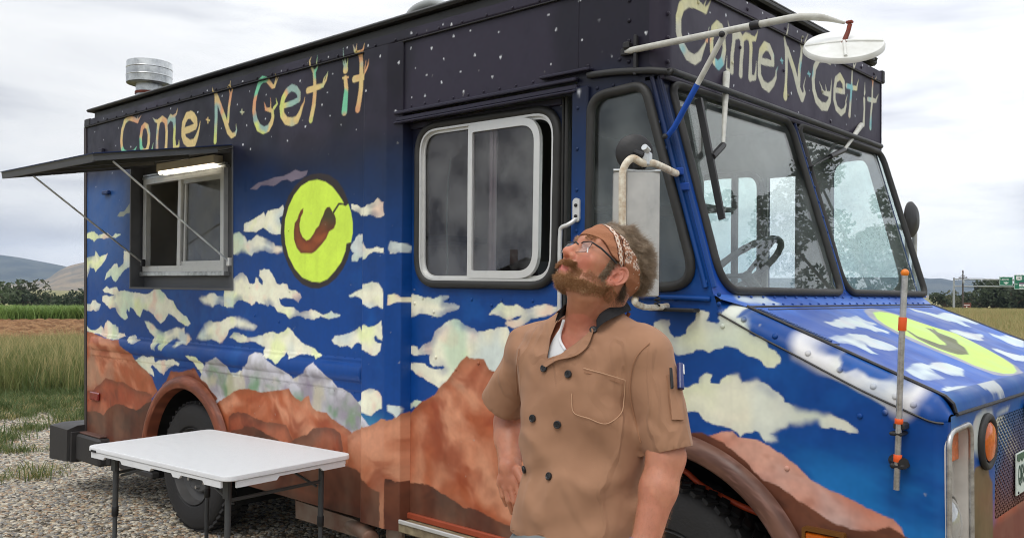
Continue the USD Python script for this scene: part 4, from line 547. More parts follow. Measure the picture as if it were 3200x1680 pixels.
# pillar beside the windscreen: a pressed channel
pil = [(5.188, 2.440), (5.310, 2.02), (5.432, 1.62)]
def pv_(off, yy): return [(p[0]+off, yy, p[1]) for p in pil]
ribs = cat_([tube(pv_(-.020, -.004), .010, 6), tube(pv_(.004, .010), .013, 6)])
vv = np.array(ribs.vertices); obj('pillar_rib', ribs, MT['mural'], TRUCK, True, col=base_side(vv[:, 0], vv[:, 2]))
RIV.append(([(5.20+.245*t-.035, -.003, 2.36-.72*t) for t in np.linspace(.0, 1, 8)], (0, -1, 0), .009))
RIV.append(([(5.465, -.002, z) for z in (1.56, 1.595, 1.53)]+[(5.40, -.002, 1.575), (5.28, -.002, 1.575), (5.48, -.002, 1.48)], (0, -1, 0), .009))
ledge = [(4.86, -.006, 1.585), (5.30, -.008, 1.582), (5.43, -.006, 1.578)]
lt = tube(ledge, .011, 6); obj('belt_ledge', lt, MT['mural'], TRUCK, True, col=base_side(np.array(lt.vertices)[:, 0], np.array(lt.vertices)[:, 2]))
# fender: rounded shoulder from the seam up to the bonnet gap, and the rounded front corner
GX = [5.45, 5.544, 5.893, 6.063, 6.192]; 
def hood_z(x):   # bonnet plane, rolling over to the front lip
    z = 1.546-.392*(x-5.544)
    return z
def lipz(x): return np.where(x < 6.185, hood_z(x), hood_z(6.185)-.064*(1-np.sqrt(np.clip(1-((x-6.185)/.062)**2, 0, 1))))
sx = [5.44, 5.455]+[s[0] for s in seam]+[6.247]; sz = [1.575, 1.555]+[s[1] for s in seam]+[1.205]
xs = np.arange(5.455, 6.247, .006); ts = np.linspace(0, 1, 22)
X, Tt = np.meshgrid(xs, ts); z0 = np.interp(X, sx, sz); z1 = hood_z(X)-.004; yy = .092
ca = np.sin(Tt*np.pi/2)**1.0; Yv = yy*(1-np.cos(Tt*np.pi/2)); Zv = z0+(z1-z0)*np.sin(Tt*np.pi/2)
# close the front: pull the nose end down and back round the corner
fr_ = sstep(X, 6.17, 6.247); Yv = Yv+fr_**2*.030*(1-Tt); 
Xv = X; Zv = Zv-(.055*(np.clip((X-6.185)/.062, 0, 1))**2.2)*Tt
n1 = len(xs); q = np.array([(b*n1+a, b*n1+a+1, (b+1)*n1+a+1, (b+1)*n1+a) for b in range(len(ts)-1) for a in range(n1-1)])
vs = np.stack([Xv, Yv, Zv], -1).reshape(-1, 3)
cs = painted(vs[:, 0], vs[:, 2]-.3*vs[:, 1], 'body', .006)
fsh = obj('wing_shoulder', (vs, np.vstack([q[:, [0, 1, 2]], q[:, [0, 2, 3]]])), MT['mural'], TRUCK, True, col=cs)
vr = vs.copy(); vr[:, 1] = W-vr[:, 1]
obj('wing_shoulder', (vr, np.vstack([q[:, [0, 2, 1]], q[:, [0, 3, 2]]])), MT['mural'], TRUCK, True, col=painted(vr[:, 0], vr[:, 2], 'hood', .006)*.95, label='wing shoulder on the far side')
sp = smoothpts([(s[0], -.0025, s[1]) for s in seam]+[(6.235, .004, 1.208)], 4)
tpart('wing_seam', tube(sp, .0035, 5), 'black_trim')
RIV.append(([(x, .006, np.interp(x, sx, sz)+.028) for x in (5.56, 5.68, 5.80, 5.91, 6.02, 6.09, 6.145)], (0, -.8, .5), .011))
RIV.append(([(6.06, -.002, 1.225), (5.98, -.002, 1.205), (6.10, -.002, 1.08), (5.73, -.002, 1.00), (6.21, .008, 1.185)], (0, -1, 0), .0095))
# front corner strip
a_ = np.radians(np.linspace(0, 90, 12)); zc = np.arange(.5, 1.212, .01); AA, ZZ = np.meshgrid(a_, zc)
vs = np.stack([6.205+.040*np.sin(AA), .040-.040*np.cos(AA), ZZ], -1).reshape(-1, 3); n1 = len(a_)
q = np.array([(b*n1+a, b*n1+a+1, (b+1)*n1+a+1, (b+1)*n1+a) for b in range(len(zc)-1) for a in range(n1-1)])
fc = np.vstack([q[:, [0, 1, 2]], q[:, [0, 2, 3]]])
obj('wing_corner', (vs, fc), MT['mural'], TRUCK, True, col=painted(vs[:, 0], vs[:, 2], 'body', .01))
# --- wheel arch flares
def flare(cx, cz, rin, rout, shape, pal, name, squash=1.0, a0=186, a1=-6):
    t = np.radians(np.linspace(a0, a1, 90)); s = np.linspace(0, 1, 16); TT, SS = np.meshgrid(t, s)
    e = shape
    def r2(a, k): return np.copysign(np.abs(a)**e, a)*k
    rr = rin+(rout-rin)*SS
    X = cx+r2(np.cos(TT), rr); Z = cz+r2(np.sin(TT), rr*squash)
    prof_y = -.052*np.sqrt(np.clip(1-((SS-.42)/.60)**2, 0, 1)); prof_y = np.where(SS < .06, .03, prof_y)
    vs = np.stack([X, prof_y, Z], -1).reshape(-1, 3); n1 = len(t)
    q = np.array([(b*n1+a, b*n1+a+1, (b+1)*n1+a+1, (b+1)*n1+a) for b in range(len(s)-1) for a in range(n1-1)])
    n = nz(TT.ravel()*1.2, SS.ravel()*.5, 3, 5, 4); n2_ = nz(TT.ravel()*3, SS.ravel()*2, 3, 8, 4)
    c = mixa(np.broadcast_to(pal[0], (len(n), 3)), pal[1], sstep(n, .4, .6)); c = mixa(c, pal[2], sstep(n2_, .5, .7)*.7)
    return obj(name, (vs, np.vstack([q[:, [0, 2, 1]], q[:, [0, 3, 2]]])), MT['mural'], TRUCK, True, col=c)
flare(1.58, .43, .495, .585, 1.0, [lin(132, 74, 52), lin(110, 62, 46), lin(158, 96, 72)], 'wheel_arch_flare')
flare(5.19, .40, .60, .685, .92, [lin(112, 80, 66), lin(86, 58, 48), lin(134, 100, 90)], 'wheel_arch_flare', label if False else 1.0)
# --- wheels
def tyre_mesh(R, w, y):
    prof_ = [(R*.60, .02), (R*.64, -.005), (R*.80, -.012), (R*.93, 0.0), (R*.985, .02), (R, .045), (R, w-.045), (R*.985, w-.02), (R*.9, w), (R*.6, w)]
    return lathe([(a, -b) for a, b in prof_], 64, 'y')
def treads(R, w):
    out = []
    for k in range(46):
        a = 2*math.pi*k/46
        for j, yy in enumerate((.045, .115, .185)):
            b = bx((.036, .052, .016), (0, 0, 0), rot([0, 0, 1], 22 if j % 2 else -22)); M4 = np.eye(4); M4[:3, :3] = rot([0, 1, 0], math.degrees(a+(.06 if j % 2 else 0))); M4[:3, 3] = M4[:3, :3]@np.array([0, yy, R+.004]); b.apply_transform(M4); out.append(b)
    return cat_(out)
def make_wheel(c, R, w, label):
    x = UsdGeom.Xform.Define(stage, numbered(TRUCK, 'wheel')); x.AddTranslateOp().Set(Gf.Vec3d(*c)); p = str(x.GetPath()); tag(p, label)
    t = tyre_mesh(R, w, 0)
    obj('tyre', t, MT['tyre'], p, smooth=35); obj('tread', treads(R, w), MT['tyre'], p, kind='stuff')
    rp = [(R*.615, .012), (R*.60, -.002), (R*.585, .01), (R*.55, .05), (R*.44, .075), (R*.42, .05), (R*.40, .045), (R*.30, .06), (R*.22, .06), (R*.20, .02), (R*.17, .005), (.001, 0)]
    obj('rim', lathe([(a, -b) for a, b in rp], 48, 'y'), MT['wheel_rim'], p, smooth=30)
    obj('lug_nut', cat_([trimesh.creation.cylinder(.012, .03, sections=6, transform=np.vstack([np.hstack([rot([1, 0, 0], 90), [[R*.34*math.cos(a)], [.045], [R*.34*math.sin(a)]]]), [0, 0, 0, 1]])) for a in np.linspace(0, 2*math.pi, 8, endpoint=False)]), MT['steel'], p, kind='stuff')
    return p
make_wheel((1.58, .035, .415), .415, .24, 'rear wheel half hidden behind the folding table')
make_wheel((5.19, .09, .415), .415, .24, 'front wheel in the dark wheel arch')
# dark wheel wells, chassis and underside
for cx, r_ in ((1.58, .55), (5.19, .70)):
    a = np.radians(np.linspace(0, 180, 24)); pts = [(cx+r_*math.cos(t), .42+r_*.98*math.sin(t)) for t in a]+[(cx-r_, .25), (cx+r_, .25)]
    w_ = extr(Polygon(pts), .75, lambda a_, b_, w: np.stack([a_, .045+w, b_], -1)); keep = np.abs(w_.triangles_center[:, 1]-.045) > 1e-3
    keep &= w_.triangles_center[:, 2] > .26
    tpart('wheel_well', T(w_.vertices, w_.faces[keep]), 'void')
tpart('chassis', cat_([bx((5.9, .10, .16), (3.1, .62, .50)), bx((5.9, .10, .16), (3.1, 1.68, .50)), bx((.14, 1.9, .14), (1.58, 1.15, .415)), bx((.12, 1.9, .12), (5.19, 1.15, .40)), bx((1.4, .8, .30), (3.1, 1.15, .45))]), 'void')
for yy in (1.80, 2.05):
    tpart('tyre_inner', tyre_mesh(.415, .24, 0).apply_translation((1.58, yy+.2, .415)), 'tyre', smooth=35)
tpart('tyre_inner', tyre_mesh(.415, .24, 0).apply_translation((5.19, 2.2, .415)), 'tyre', smooth=35)
tpart('exhaust_guard', hull([(2.74, .05, .385), (3.43, .05, .372), (3.45, .05, .285), (2.75, .05, .285), (2.74, .07, .385), (3.43, .07, .372), (3.45, .07, .285), (2.75, .07, .285)]), 'exhaust')
tpart('exhaust_pipe', tube(smoothpts([(2.7, .12, .40), (3.0, .14, .33), (3.40, .03, .335), (3.50, -.01, .325)], 5), .042, 14), 'exhaust', smooth=True)
tpart('step_bracket', bx((.12, .04, .16), (3.62, .05, .33), bev=.01), 'exhaust')
tpart('wheel_well_hose', tube(smoothpts([(5.02, .22, .93), (5.165, .25, .88), (5.264, .25, .825), (5.446, .25, .773), (5.6, .27, .74)], 6), .012, 8), pm('orange_hose', lin(190, 72, 34), .5), smooth=True)
tpart('chain', tube([(1.16, .30, .62), (1.45, .30, .63)], .018, 6), 'steel'); tpart('axle_bracket', bx((.34, .05, .05), (1.30, .32, .70), bev=.006), 'galv')
# --- rear bumper
bp = [(-.46, .30), (-.47, .40), (-.40, .50), (-.30, .515), (.0, .515), (.0, .25), (-.30, .22), (-.40, .24)]
bm = hull([(-.30, -.15, .50), (-.30, -.15, .24), (-.27, -.06, .52), (.0, -.06, .52), (.0, -.06, .24), (-.02, -.13, .25), (-.02, -.13, .49), (-.42, .1, .48), (-.42, .1, .28), (-.42, 2.2, .48), (-.42, 2.2, .28), (-.1, 2.2, .25), (-.1, 2.2, .5)])
tpart('rear_bumper', bm, 'bumper', smooth=25)
tpart('bumper_return', cat_([bx((.42, .10, .20), (.22, -.03, .36), bev=.015), bx((.02, .125, .23), (.005, -.05, .36), bev=.004), bx((.06, .10, .06), (.45, .02, .30), bev=.01), bx((.75, .06, .04), (.72, .03, .285), bev=.008)]), 'bumper', smooth=25)
tpart('bumper_top_plate', bx((.36, .09, .012), (.20, -.01, .468), bev=.003), pm('bumper_top_rust', lin(96, 66, 56), .6, scale=14))
tpart('side_marker', bx((.155, .018, .062), (.172, -.010, .755), bev=.007), 'red_lens')
# --- sign box over the windscreen
SBX = 5.215
def sgn(y, z): return np.stack([np.full(len(y), SBX), y, z], -1)
def sign_fn(y, z):
    # flat front with a rounded near corner that meets the cab side
    a = np.clip((.065-y)/.102, 0, 1)*np.pi/2
    x = np.where(y < .065, SBX-.065+.065*np.cos(a), SBX); yy = np.where(y < .065, .065-.065*np.sin(a), y)
    lip = np.where(z > 2.832, .008, 0)
    return np.stack([x+lip*(y >= .0), yy-lip*(y < .03), z], -1)
P, F_ = panel_mesh(sbox(-.037, 2.440, W+.02, 2.893), .0055); y_, z_ = P.T
SIGN = obj('sign_board', T(sign_fn(y_, z_), F_), MT['mural'], TRUCK, smooth=True, col=painted(y_, z_, 'sign', .0055), label='dark sign board lettered over the windscreen')
obj('sign_lip', bx((.014, W+.02, .006), (SBX+.004, W/2, 2.829), bev=.002), MT['black_trim'], SIGN)
obj('sign_underside', bx((.09, W+.02, .02), (SBX-.04, W/2+.01, 2.437), bev=.003), MT['sheet'], SIGN, col=np.tile(lin(36, 32, 44), (24, 1)))
obj('sign_end_cap', bx((.10, .035, .075), (SBX-.035, W+.032, 2.868), bev=.006), MT['black_trim'], SIGN)
obj('sign_end', bx((.35, .012, .46), (SBX-.17, W+.018, 2.665), bev=.002), MT['sheet'], SIGN, col=np.tile(lin(38, 34, 46), (24, 1)))
RIV.append(([(SBX+.001, y, z) for y in (.035,) for z in np.arange(2.50, 2.85, .095)]+[(SBX+.009, y, 2.86) for y in np.arange(.1, 2.3, .19)]+[(SBX+.001, y, z) for y, z in ((.16, 2.80), (.26, 2.79), (.62, 2.68), (.55, 2.60), (1.05, 2.66), (1.10, 2.55), (1.5, 2.64), (.9, 2.47), (1.6, 2.50), (1.8, 2.46))], (1, 0, 0), .009))
RIV.append(([(5.055, -.002, z) for z in np.arange(2.52, 2.86, .082)], (0, -1, 0), .009))
fr = cat_([bx((.06, W-.04, .07), (5.12, W/2, 2.925), bev=.008), bx((.11, W+.02, .024), (5.15, W/2, 2.972), bev=.010), bx((.06, .10, .05), (5.16, W-.01, 2.965), bev=.012)])
tpart('front_roof_rail', fr, 'rail', smooth=30)
for y in (.45, .82, 1.02, 1.20, 1.42):
    lm_ = lathe([(.058, .0), (.056, .012), (.040, .024), (.001, .028)], 20, 'x'); v = np.array(lm_.vertices); v[:, 1] *= 1.25; v[:, 2] *= .55
    obj('roof_marker_light', T(v+np.array([5.150, y, 2.925]), lm_.faces), MT['black_trim'], TRUCK, smooth=30)
# --- windscreen
AX = np.array([5.191, 0, 2.451]); DS = np.array([.240, 0, -.824])/math.hypot(.24, .824); NS = np.array([.824, 0, .24])/math.hypot(.24, .824)
def ws(y, s, o=0.0): return AX+np.outer(s, DS)+np.outer(y, [0, 1, 0])+np.outer(np.broadcast_to(o, np.shape(y)), NS)
p1 = roundpoly([(.062, .030), (1.135, .024), (1.175, .880), (.062, .880)], [.075, .085, .05, .13], 9)
p2 = roundpoly([(1.215, .030), (2.352, .024), (2.378, .880), (1.225, .880)], [.055, .09, .05, .13], 9)
surround = Polygon([(-.004, -.012), (2.318, -.012), (2.392, .900), (-.006, .900)], [p1, p2])
# fixed frame of the windscreen, painted like the pillar
P, F_ = panel_mesh(surround, .012); y_, s2 = P.T; v3 = ws(y_, s2, .004)
WS = obj('windscreen_frame', T(v3, F_[:, ::1]), MT['mural'], TRUCK, col=mixa(base_side(v3[:, 0], v3[:, 2]), lin(26, 74, 168), sstep(s2, .2, .8)*.6))
for p_ in (p1, p2):
    g_ = obj('windscreen', tube(ws(p_[:, 0], p_[:, 1], .010), .0175, 8, closed=True), MT['rubber'], TRUCK, smooth=True)
    q_ = Polygon(p_).buffer(-.004); e_ = extr(q_, .005, lambda a, b, w: ws(a, b, w-.004)); obj('pane', e_, MT['glass_cab'], g_)
cp_ = tube(ws(np.array([1.176, 1.180, 1.196, 1.200]), np.array([.02, .3, .7, .87]), .010), .012, 6); obj('centre_strip', cp_, MT['mural'], WS, True, col=base_side(np.array(cp_.vertices)[:, 0], np.array(cp_.vertices)[:, 2])*.9+.1*lin(24, 70, 160))
RIV.append(([ws(np.array([1.186]), np.array([s]), .022)[0] for s in np.arange(.06, .9, .075)], NS, .006))
# wipers
def wiper(piv, elb, tip, b0, b1, parent_label):
    w_ = obj('wiper', cat_([tube([ws(np.array([a[0]]), np.array([a[1]]), o)[0] for a, o in zip((piv, elb), (.055, .05))], [.016, .007], 8)]), MT['white_tube'], TRUCK, True, label=parent_label)
    obj('blade', cat_([prism8(ws(np.array([b0[0]-.012, b0[0]+.012, b1[0]+.008, b1[0]-.008]), np.array([b0[1], b0[1], b1[1], b1[1]]), .022), ws(np.array([b0[0]-.008, b0[0]+.008, b1[0]+.005, b1[0]-.005]), np.array([b0[1], b0[1], b1[1], b1[1]]), .048))]), MT['black_trim'], w_)
    mid = ((b0[0]+b1[0])/2, (b0[1]+b1[1])/2)
    obj('blade_clip', tube([ws(np.array([elb[0]]), np.array([elb[1]]), .05)[0], ws(np.array([mid[0]]), np.array([mid[1]]), .045)[0]], .014, 6), MT['black_trim'], w_)
    return w_
wiper((.484, -.075), (.29, .28), None, (.215, .085), (.150, .600), 'white wiper arm on the near windscreen pane')
wiper((2.001, -.075), (1.640, .120), None, (1.69, .10), (1.175, .262), 'white wiper arm on the far windscreen pane')
# --- cowl and bonnet
co = trimesh.Trimesh(*[np.array(x) for x in ([(5.436, .0, 1.600), (5.470, .0, 1.578), (5.533, .09, 1.549), (5.436, W, 1.600), (5.470, W, 1.578), (5.533, W-.09, 1.549)], [(0, 1, 4), (0, 4, 3), (1, 2, 5), (1, 5, 4)])], process=False)
cv, cf = trimesh.remesh.subdivide_to_size(co.vertices, co.faces, .03)
obj('cowl', T(cv, cf), MT['mural'], TRUCK, smooth=40, col=painted(cv[:, 0], cv[:, 1], 'hood', .02))
RIV.append(([(5.465, y, 1.587) for y in np.arange(.15, 2.25, .1)]+[(5.516, y, 1.560) for y in np.arange(.25, 2.2, .085)], (.4, 0, 1), .006))
xs = np.concatenate([np.arange(5.536, 6.185, .007), np.linspace(6.185, 6.247, 14)]); ys = np.arange(.094, 2.207, .007)
Xh, Yh = np.meshgrid(xs, ys); Zh = lipz(Xh); n1 = len(xs)
tail = .0
vs = np.stack([Xh, Yh, Zh], -1).reshape(-1, 3)
# front skirt of the bonnet below the rolled edge
xs2 = np.full(4, 6.247); zs2 = np.linspace(float(lipz(np.array([6.247]))[0]), 1.229, 4)
q = np.array([(b*n1+a, b*n1+a+1, (b+1)*n1+a+1, (b+1)*n1+a) for b in range(len(ys)-1) for a in range(n1-1)])
ch = painted(vs[:, 0], vs[:, 1], 'hood', .007)
isn = vs[:, 0] > 6.20; ch[isn] = mixa(ch[isn], painted(vs[isn, 1], np.full(isn.sum(), 1.225)+.6*(6.247-vs[isn, 0]), 'nose', .007), np.full(isn.sum(), .9))
HOOD = obj('bonnet', (vs, np.vstack([q[:, [0, 1, 2]], q[:, [0, 2, 3]]])), MT['mural'], TRUCK, True, col=ch)
P, F_ = panel_mesh(sbox(.094, 1.230, 2.207, float(zs2[0])), .012); obj('bonnet_lip', T(np.stack([np.full(len(P), 6.247), P[:, 0], P[:, 1]], -1), F_), MT['mural'], HOOD, col=painted(P[:, 0], P[:, 1], 'nose', .012))
for yy in (.091, 2.209):
    sp = [(x, yy, float(hood_z(x))+.001) for x in np.linspace(5.53, 6.18, 12)]+[(6.215, yy, 1.283), (6.238, yy, 1.262), (6.246, yy, 1.235)]
    tpart('bonnet_gap', tube(sp, .006, 6), 'black_trim')
tpart('bonnet_gap', tube([(6.249, .09, 1.229), (6.249, 2.21, 1.229)], .006, 6), 'black_trim')
tpart('bonnet_gap', tube([(5.5355, .09, 1.5500), (5.5355, 2.21, 1.5500)], .0055, 6), 'black_trim')
tpart('bonnet_hinge', tube([(5.56, .2, hood_z(5.56)+.001), (5.56, 2.12, hood_z(5.56)+.001)], .0025, 5), 'black_trim')
# louvre strip along the near bonnet edge
for k in range(26):
    x = 5.565+k*.0105
    b = bx((.006, .030, .006), (x, .122, float(hood_z(x))+.003), rot([0, 1, 0], 20)); obj('louvre', b, MT['sheet'], HOOD, col=np.tile(lin(44, 70, 118), (8, 1)))
tpart('louvre_edge', tube([(5.56, .105, hood_z(5.56)+.001), (5.845, .105, hood_z(5.845)+.001), (5.852, .145, hood_z(5.852)+.001)], .0025, 5), 'black_trim')
# --- nose: lamp recess, indicator, mesh grille, plate
bz_o = roundpoly([(.020, .60), (.262, .60), (.250, 1.188), (.014, 1.178)], [.05, .05, .05, .055], 8)
gr_o = roundpoly([(.545, .818), (1.76, .818), (1.76, 1.174), (.552, 1.174)], [.02, .02, .04, .04], 6)
nose_poly = Polygon([(.040, .50), (W-.04, .50), (W-.04, 1.226), (.040, 1.226)], [bz_o, gr_o])
mesh_painted('nose_panel', nose_poly, 0, sf='nose', step=.007, fn=lambda y, z: np.stack([np.full(len(y), 6.2455), y, z], -1))
BZ = obj('headlight_bezel', tube(np.stack([np.full(len(bz_o), 6.247), bz_o[:, 0], bz_o[:, 1]], -1), .009, 8, closed=True), MT['steel'], TRUCK, smooth=True)
wall = extr(ring(np.array(Polygon(bz_o).buffer(.002).exterior.coords)[:-1], np.array(Polygon(bz_o).buffer(-.004).exterior.coords)[:-1]), .05, lambda a, b, w: np.stack([6.243-w, a, b], -1))
obj('bezel_wall', wall, pm('bezel_silver', lin(212, 206, 198), .4, .1, var=.08, scale=10), BZ)
obj('bezel_back', extr(Polygon(bz_o), .006, lambda a, b, w: np.stack([6.196-w, a, b], -1)), pm('bezel_back_grey', lin(200, 196, 188), .45, .05, var=.1, scale=7), BZ)
obj('corner_lamp', bx((.014, .085, .10), (6.203, .212, 1.112), bev=.004), MT['amber'], BZ)
hl = lathe([(.085, 0), (.088, .02), (.07, .034), (.04, .045), (.001, .05)], 32, 'x'); v = np.array(hl.vertices)
obj('headlight', T(v+np.array([6.190, .165, .86]), hl.faces), pm('headlight_glass', (.5, .5, .48), .08, .6, coat=.6), BZ, smooth=30)
hl2 = lathe([(.10, -.02), (.104, .01), (.095, .016), (.088, .0)], 32, 'x'); v = np.array(hl2.vertices)
obj('headlight_ring', T(v+np.array([6.194, .165, .86]), hl2.faces), MT['steel'], BZ, smooth=30)
il = lathe([(.060, .0), (.066, .012), (.055, .020), (.001, .026)], 28, 'x'); v = np.array(il.vertices); v[:, 1] *= .93
IN = obj('indicator', tube(np.stack([np.full(28, 6.252), .427+.084*np.cos(np.arange(28)*2*np.pi/28), 1.106+.084*np.sin(np.arange(28)*2*np.pi/28)], -1), .0135, 8, closed=True), MT['rubber'], TRUCK, smooth=True)
obj('indicator_lens', T(v+np.array([6.248, .427, 1.106]), il.faces), MT['amber'], IN, smooth=30)
# expanded metal grille
G = []; GP = Polygon(gr_o); dxm, dzm = .036, .0225
def strand(a, b):
    L_ = LineString([a, b]).intersection(GP)
    for g in getattr(L_, 'geoms', [L_]):
        if g.length > .004:
            (a0, a1), (b0, b1) = g.coords[0], g.coords[-1]; d = np.array([b0-a0, b1-a1]); d /= np.linalg.norm(d); n_ = np.array([-d[1], d[0]])*.0021
            G.append(prism8([(6.240, a0+n_[0], a1+n_[1]), (6.240, a0-n_[0], a1-n_[1]), (6.240, b0-n_[0], b1-n_[1]), (6.240, b0+n_[0], b1+n_[1])], [(6.2455, a0+n_[0], a1+n_[1]), (6.2455, a0-n_[0], a1-n_[1]), (6.2455, b0-n_[0], b1-n_[1]), (6.2455, b0+n_[0], b1+n_[1])]))
for k in range(-40, 110):
    y0 = .5+k*dxm; strand((y0, .80), (y0+.40*dxm/dzm, 1.20)); strand((y0, .80), (y0-.40*dxm/dzm, 1.20))
gm = cat_(G); gv = np.array(gm.vertices)
gcol = mixa(np.broadcast_to(lin(66, 92, 130), (len(gv), 3)), lin(112, 74, 62), sstep(gv[:, 2]+.06*(nz(gv[:, 1], gv[:, 2], 6, 3)-.5), .99, .90)); gcol = mixa(gcol, lin(196, 196, 180), sstep(gv[:, 2], 1.10, 1.14)*sstep(gv[:, 1], .72, .6))
obj('grille_mesh', gm, MT['sheet'], TRUCK, col=gcol, kind='stuff')
tpart('grille_cavity', bx((.02, 1.3, .42), (6.10, 1.15, .99)), 'void')
tpart('bonnet_handle', bx((.03, .14, .07), (6.262, 1.02, 1.165), bev=.012), 'black_trim')
PL = obj('licence_plate', bx((.006, .305, .156), (6.256, .945, .940), bev=.002), pm('plate_white', lin(196, 206, 196), .4, var=.05), TRUCK, label='white and green licence plate on the mesh grille')
mt = [(.80, .992), (.83, .985), (.845, .998), (.87, .982), (.90, .996), (.93, .984), (.97, .999), (1.0, .985), (1.04, .997), (1.09, .985), (1.09, 1.014), (.80, 1.014)]
obj('plate_mountains', extr(Polygon(mt), .002, lambda a, b, w: np.stack([6.2595+w, a, b], -1)), pm('plate_green', lin(52, 84, 60), .5), PL)
def lettering(text, height, fn, mat, parent, name='lettering', depth=.0012):
    m_ = meshkit.text_mesh(text, height, depth, bold=True); v = np.array(m_.vertices); return obj(name, T(fn(v[:, 0], v[:, 1], v[:, 2]), m_.faces), mat, parent)
lettering('QR5', .066, lambda a, b, w: np.stack([6.2592+w, .812+a*.62, .902+b], -1), pm('plate_ink', lin(36, 62, 50), .5), PL)
obj('plate_bolt', cat_([trimesh.creation.icosphere(1, .005).apply_translation((6.259, y, .872)) for y in (.815, 1.07)]), MT['black_trim'], PL)
tpart('front_bumper', bx((.10, W-.05, .20), (6.285, W/2, .42), bev=.02), 'bumper', smooth=25)
obj('wing_marker', bx((.125, .02, .050), (5.865, -.012, .775), bev=.006), MT['amber'], TRUCK, label='amber marker low on the front wing')
obj('marker_frame', extr(ring(rrect(5.795, .738, 5.938, .818, .008), rrect(5.806, .749, 5.927, .806, .006)), .028, SIDE(0.002)), pm('brass_frame', lin(128, 84, 36), .4, .5), TRUCK)
# --- marker pole on the wing
pole = [(6.113, -.05, .995), (6.119, -.05, 1.178), (6.126, -.05, 1.423), (6.137, -.05, 1.672)]
PO = obj('marker_pole', tube(pole, .0096, 14), MT['steel'], TRUCK, True, label='thin steel marker pole with orange bands on the wing')
def band(z0, z1, r): 
    xs_ = lambda z: np.interp(z, [p[2] for p in pole], [p[0] for p in pole]); obj('orange_band', tube([(xs_(z0), -.05, z0), (xs_(z1), -.05, z1)], r, 14), MT['orange'], PO, True)
band(1.490, 1.532, .0125); band(1.200, 1.216, .0125); band(1.082, 1.104, .0125)
obj('pole_cap', trimesh.creation.icosphere(2, .0125).apply_translation((6.137, -.05, 1.670)), pm('cap_orange', lin(240, 132, 30), .4), PO, True)
obj('pole_bracket', cat_([bx((.035, .05, .022), (6.120, -.03, 1.192), bev=.005), bx((.04, .06, .012), (6.112, -.03, 1.168), bev=.004), bx((.045, .06, .016), (6.116, -.03, 1.068), bev=.005), tube([(6.09, -.012, 1.08), (6.135, -.05, 1.078)], .018, 10)]), MT['black_trim'], PO)
# --- mirrors
MR = obj('side_mirror', None if False else extr(roundpoly([(-.082, -.222), (.082, -.222), (.082, .222), (-.082, .222)], .012, 4), .03, lambda a, b, w: np.stack([5.305+a*.742-w*-.67*.0+.0*w, -.305+a*.671, 1.806+b], -1)+np.outer(w, [-.62, .72, 0])), MT['mirror_back'], TRUCK, label='stainless backed side mirror beside the quarter window')
face = []
mc = np.array([5.305, -.305, 1.806]); mr = np.array([.742, .671, 0]); mf = np.array([.62, -.72, 0])
for x0_, x1_, d0, d1 in ((-.081, -.035, .003, .022), (-.035, .035, .022, .022), (.035, .081, .022, .003)):
    face.append(hull([mc+mr*x+mf*d+np.array([0, 0, z]) for x, d in ((x0_, d0), (x1_, d1), (x0_, 0), (x1_, 0)) for z in (-.218, .216)]))
obj('mirror_shell', cat_(face), MT['mirror_back'], MR)
obj('mirror_rim', tube([mc+mr*x+mf*.006+np.array([0, 0, .222]) for x in (-.083, .083)], .006, 8), MT['galv'], MR, True)
br = smoothpts([mc+mr*-.052+mf*.036+np.array([0, 0, -.02]), mc+mr*-.054+mf*.038+np.array([0, 0, .16]), mc+mr*-.05+mf*.036+np.array([0, 0, .225]), mc+mr*-.02+mf*.03+np.array([0, 0, .262]), mc+mr*.02+mf*.02+np.array([0, 0, .247]), mc+mr*.06+mf*.0+np.array([0, 0, .250]), (5.325, -.10, 2.045), (5.285, -.01, 2.052)], 6)
obj('mirror_arm', tube(br, .0135, 10), MT['rusty'], TRUCK, True)
obj('mirror_clamp', cat_([bx((.03, .03, .05), mc+mr*.035+mf*.015+np.array([0, 0, .262]), bev=.006), tube([mc+mr*.035+mf*.03+np.array([0, 0, .29]), mc+mr*.02+mf*.05+np.array([0, 0, .30])], .012, 8)]), MT['galv'], TRUCK)
cm = lathe([(.068, .0), (.068, .010), (.061, .018), (.032, .026), (.001, .029)], 40, 'y')
rm = np.eye(4); rm[:3, :3] = np.array([mr, -mf*1.0, [0, 0, 1.0]]).T; cm.apply_transform(rm); 
CMc = mc+mr*-.004-mf*.05+np.array([0, 0, .292]); cm.apply_translation(CMc)
obj('round_mirror', cm, MT['black_trim'], TRUCK, smooth=40, label='black backed round mirror above the side mirror')
obj('mirror_stud', cat_([tube([CMc+mf*.03, mc+mr*.025+mf*.02+np.array([0, 0, .275])], .010, 8), bx((.03, .02, .02), CMc+mf*.045+np.array([.01, 0, -.05]))]), MT['black_trim'], TRUCK)
lb = smoothpts([mc+np.array([0, 0, -.225]), mc+np.array([.0, .0, -.245]), (5.28, -.20, 1.545), (5.26, -.08, 1.545), (5.25, -.01, 1.548)], 5)
obj('mirror_arm', tube(lb, [.012]*len(lb), 8), MT['rusty'], TRUCK, True, label='lower mirror arm')
obj('mirror_spring', cat_([tube([(5.275+.010*math.cos(a), -.12+.010*math.sin(a), 1.550+.0035*a/1.6) for a in np.linspace(0, 26, 70)], .0028, 5)]), MT['black_trim'], TRUCK)
obj('mirror_foot', bx((.20, .05, .014), (5.29, -.03, 1.535), bev=.004), MT['black_trim'], TRUCK)
for off, a_ in ((np.array([5.29, -.004, 2.06]), 0), (np.array([5.315, -.004, 2.0]), 1)): obj('arm_bracket', bx((.045, .012, .03), off, bev=.004), MT['sheet'], TRUCK, col=np.tile(lin(24, 64, 140), (24, 1)))
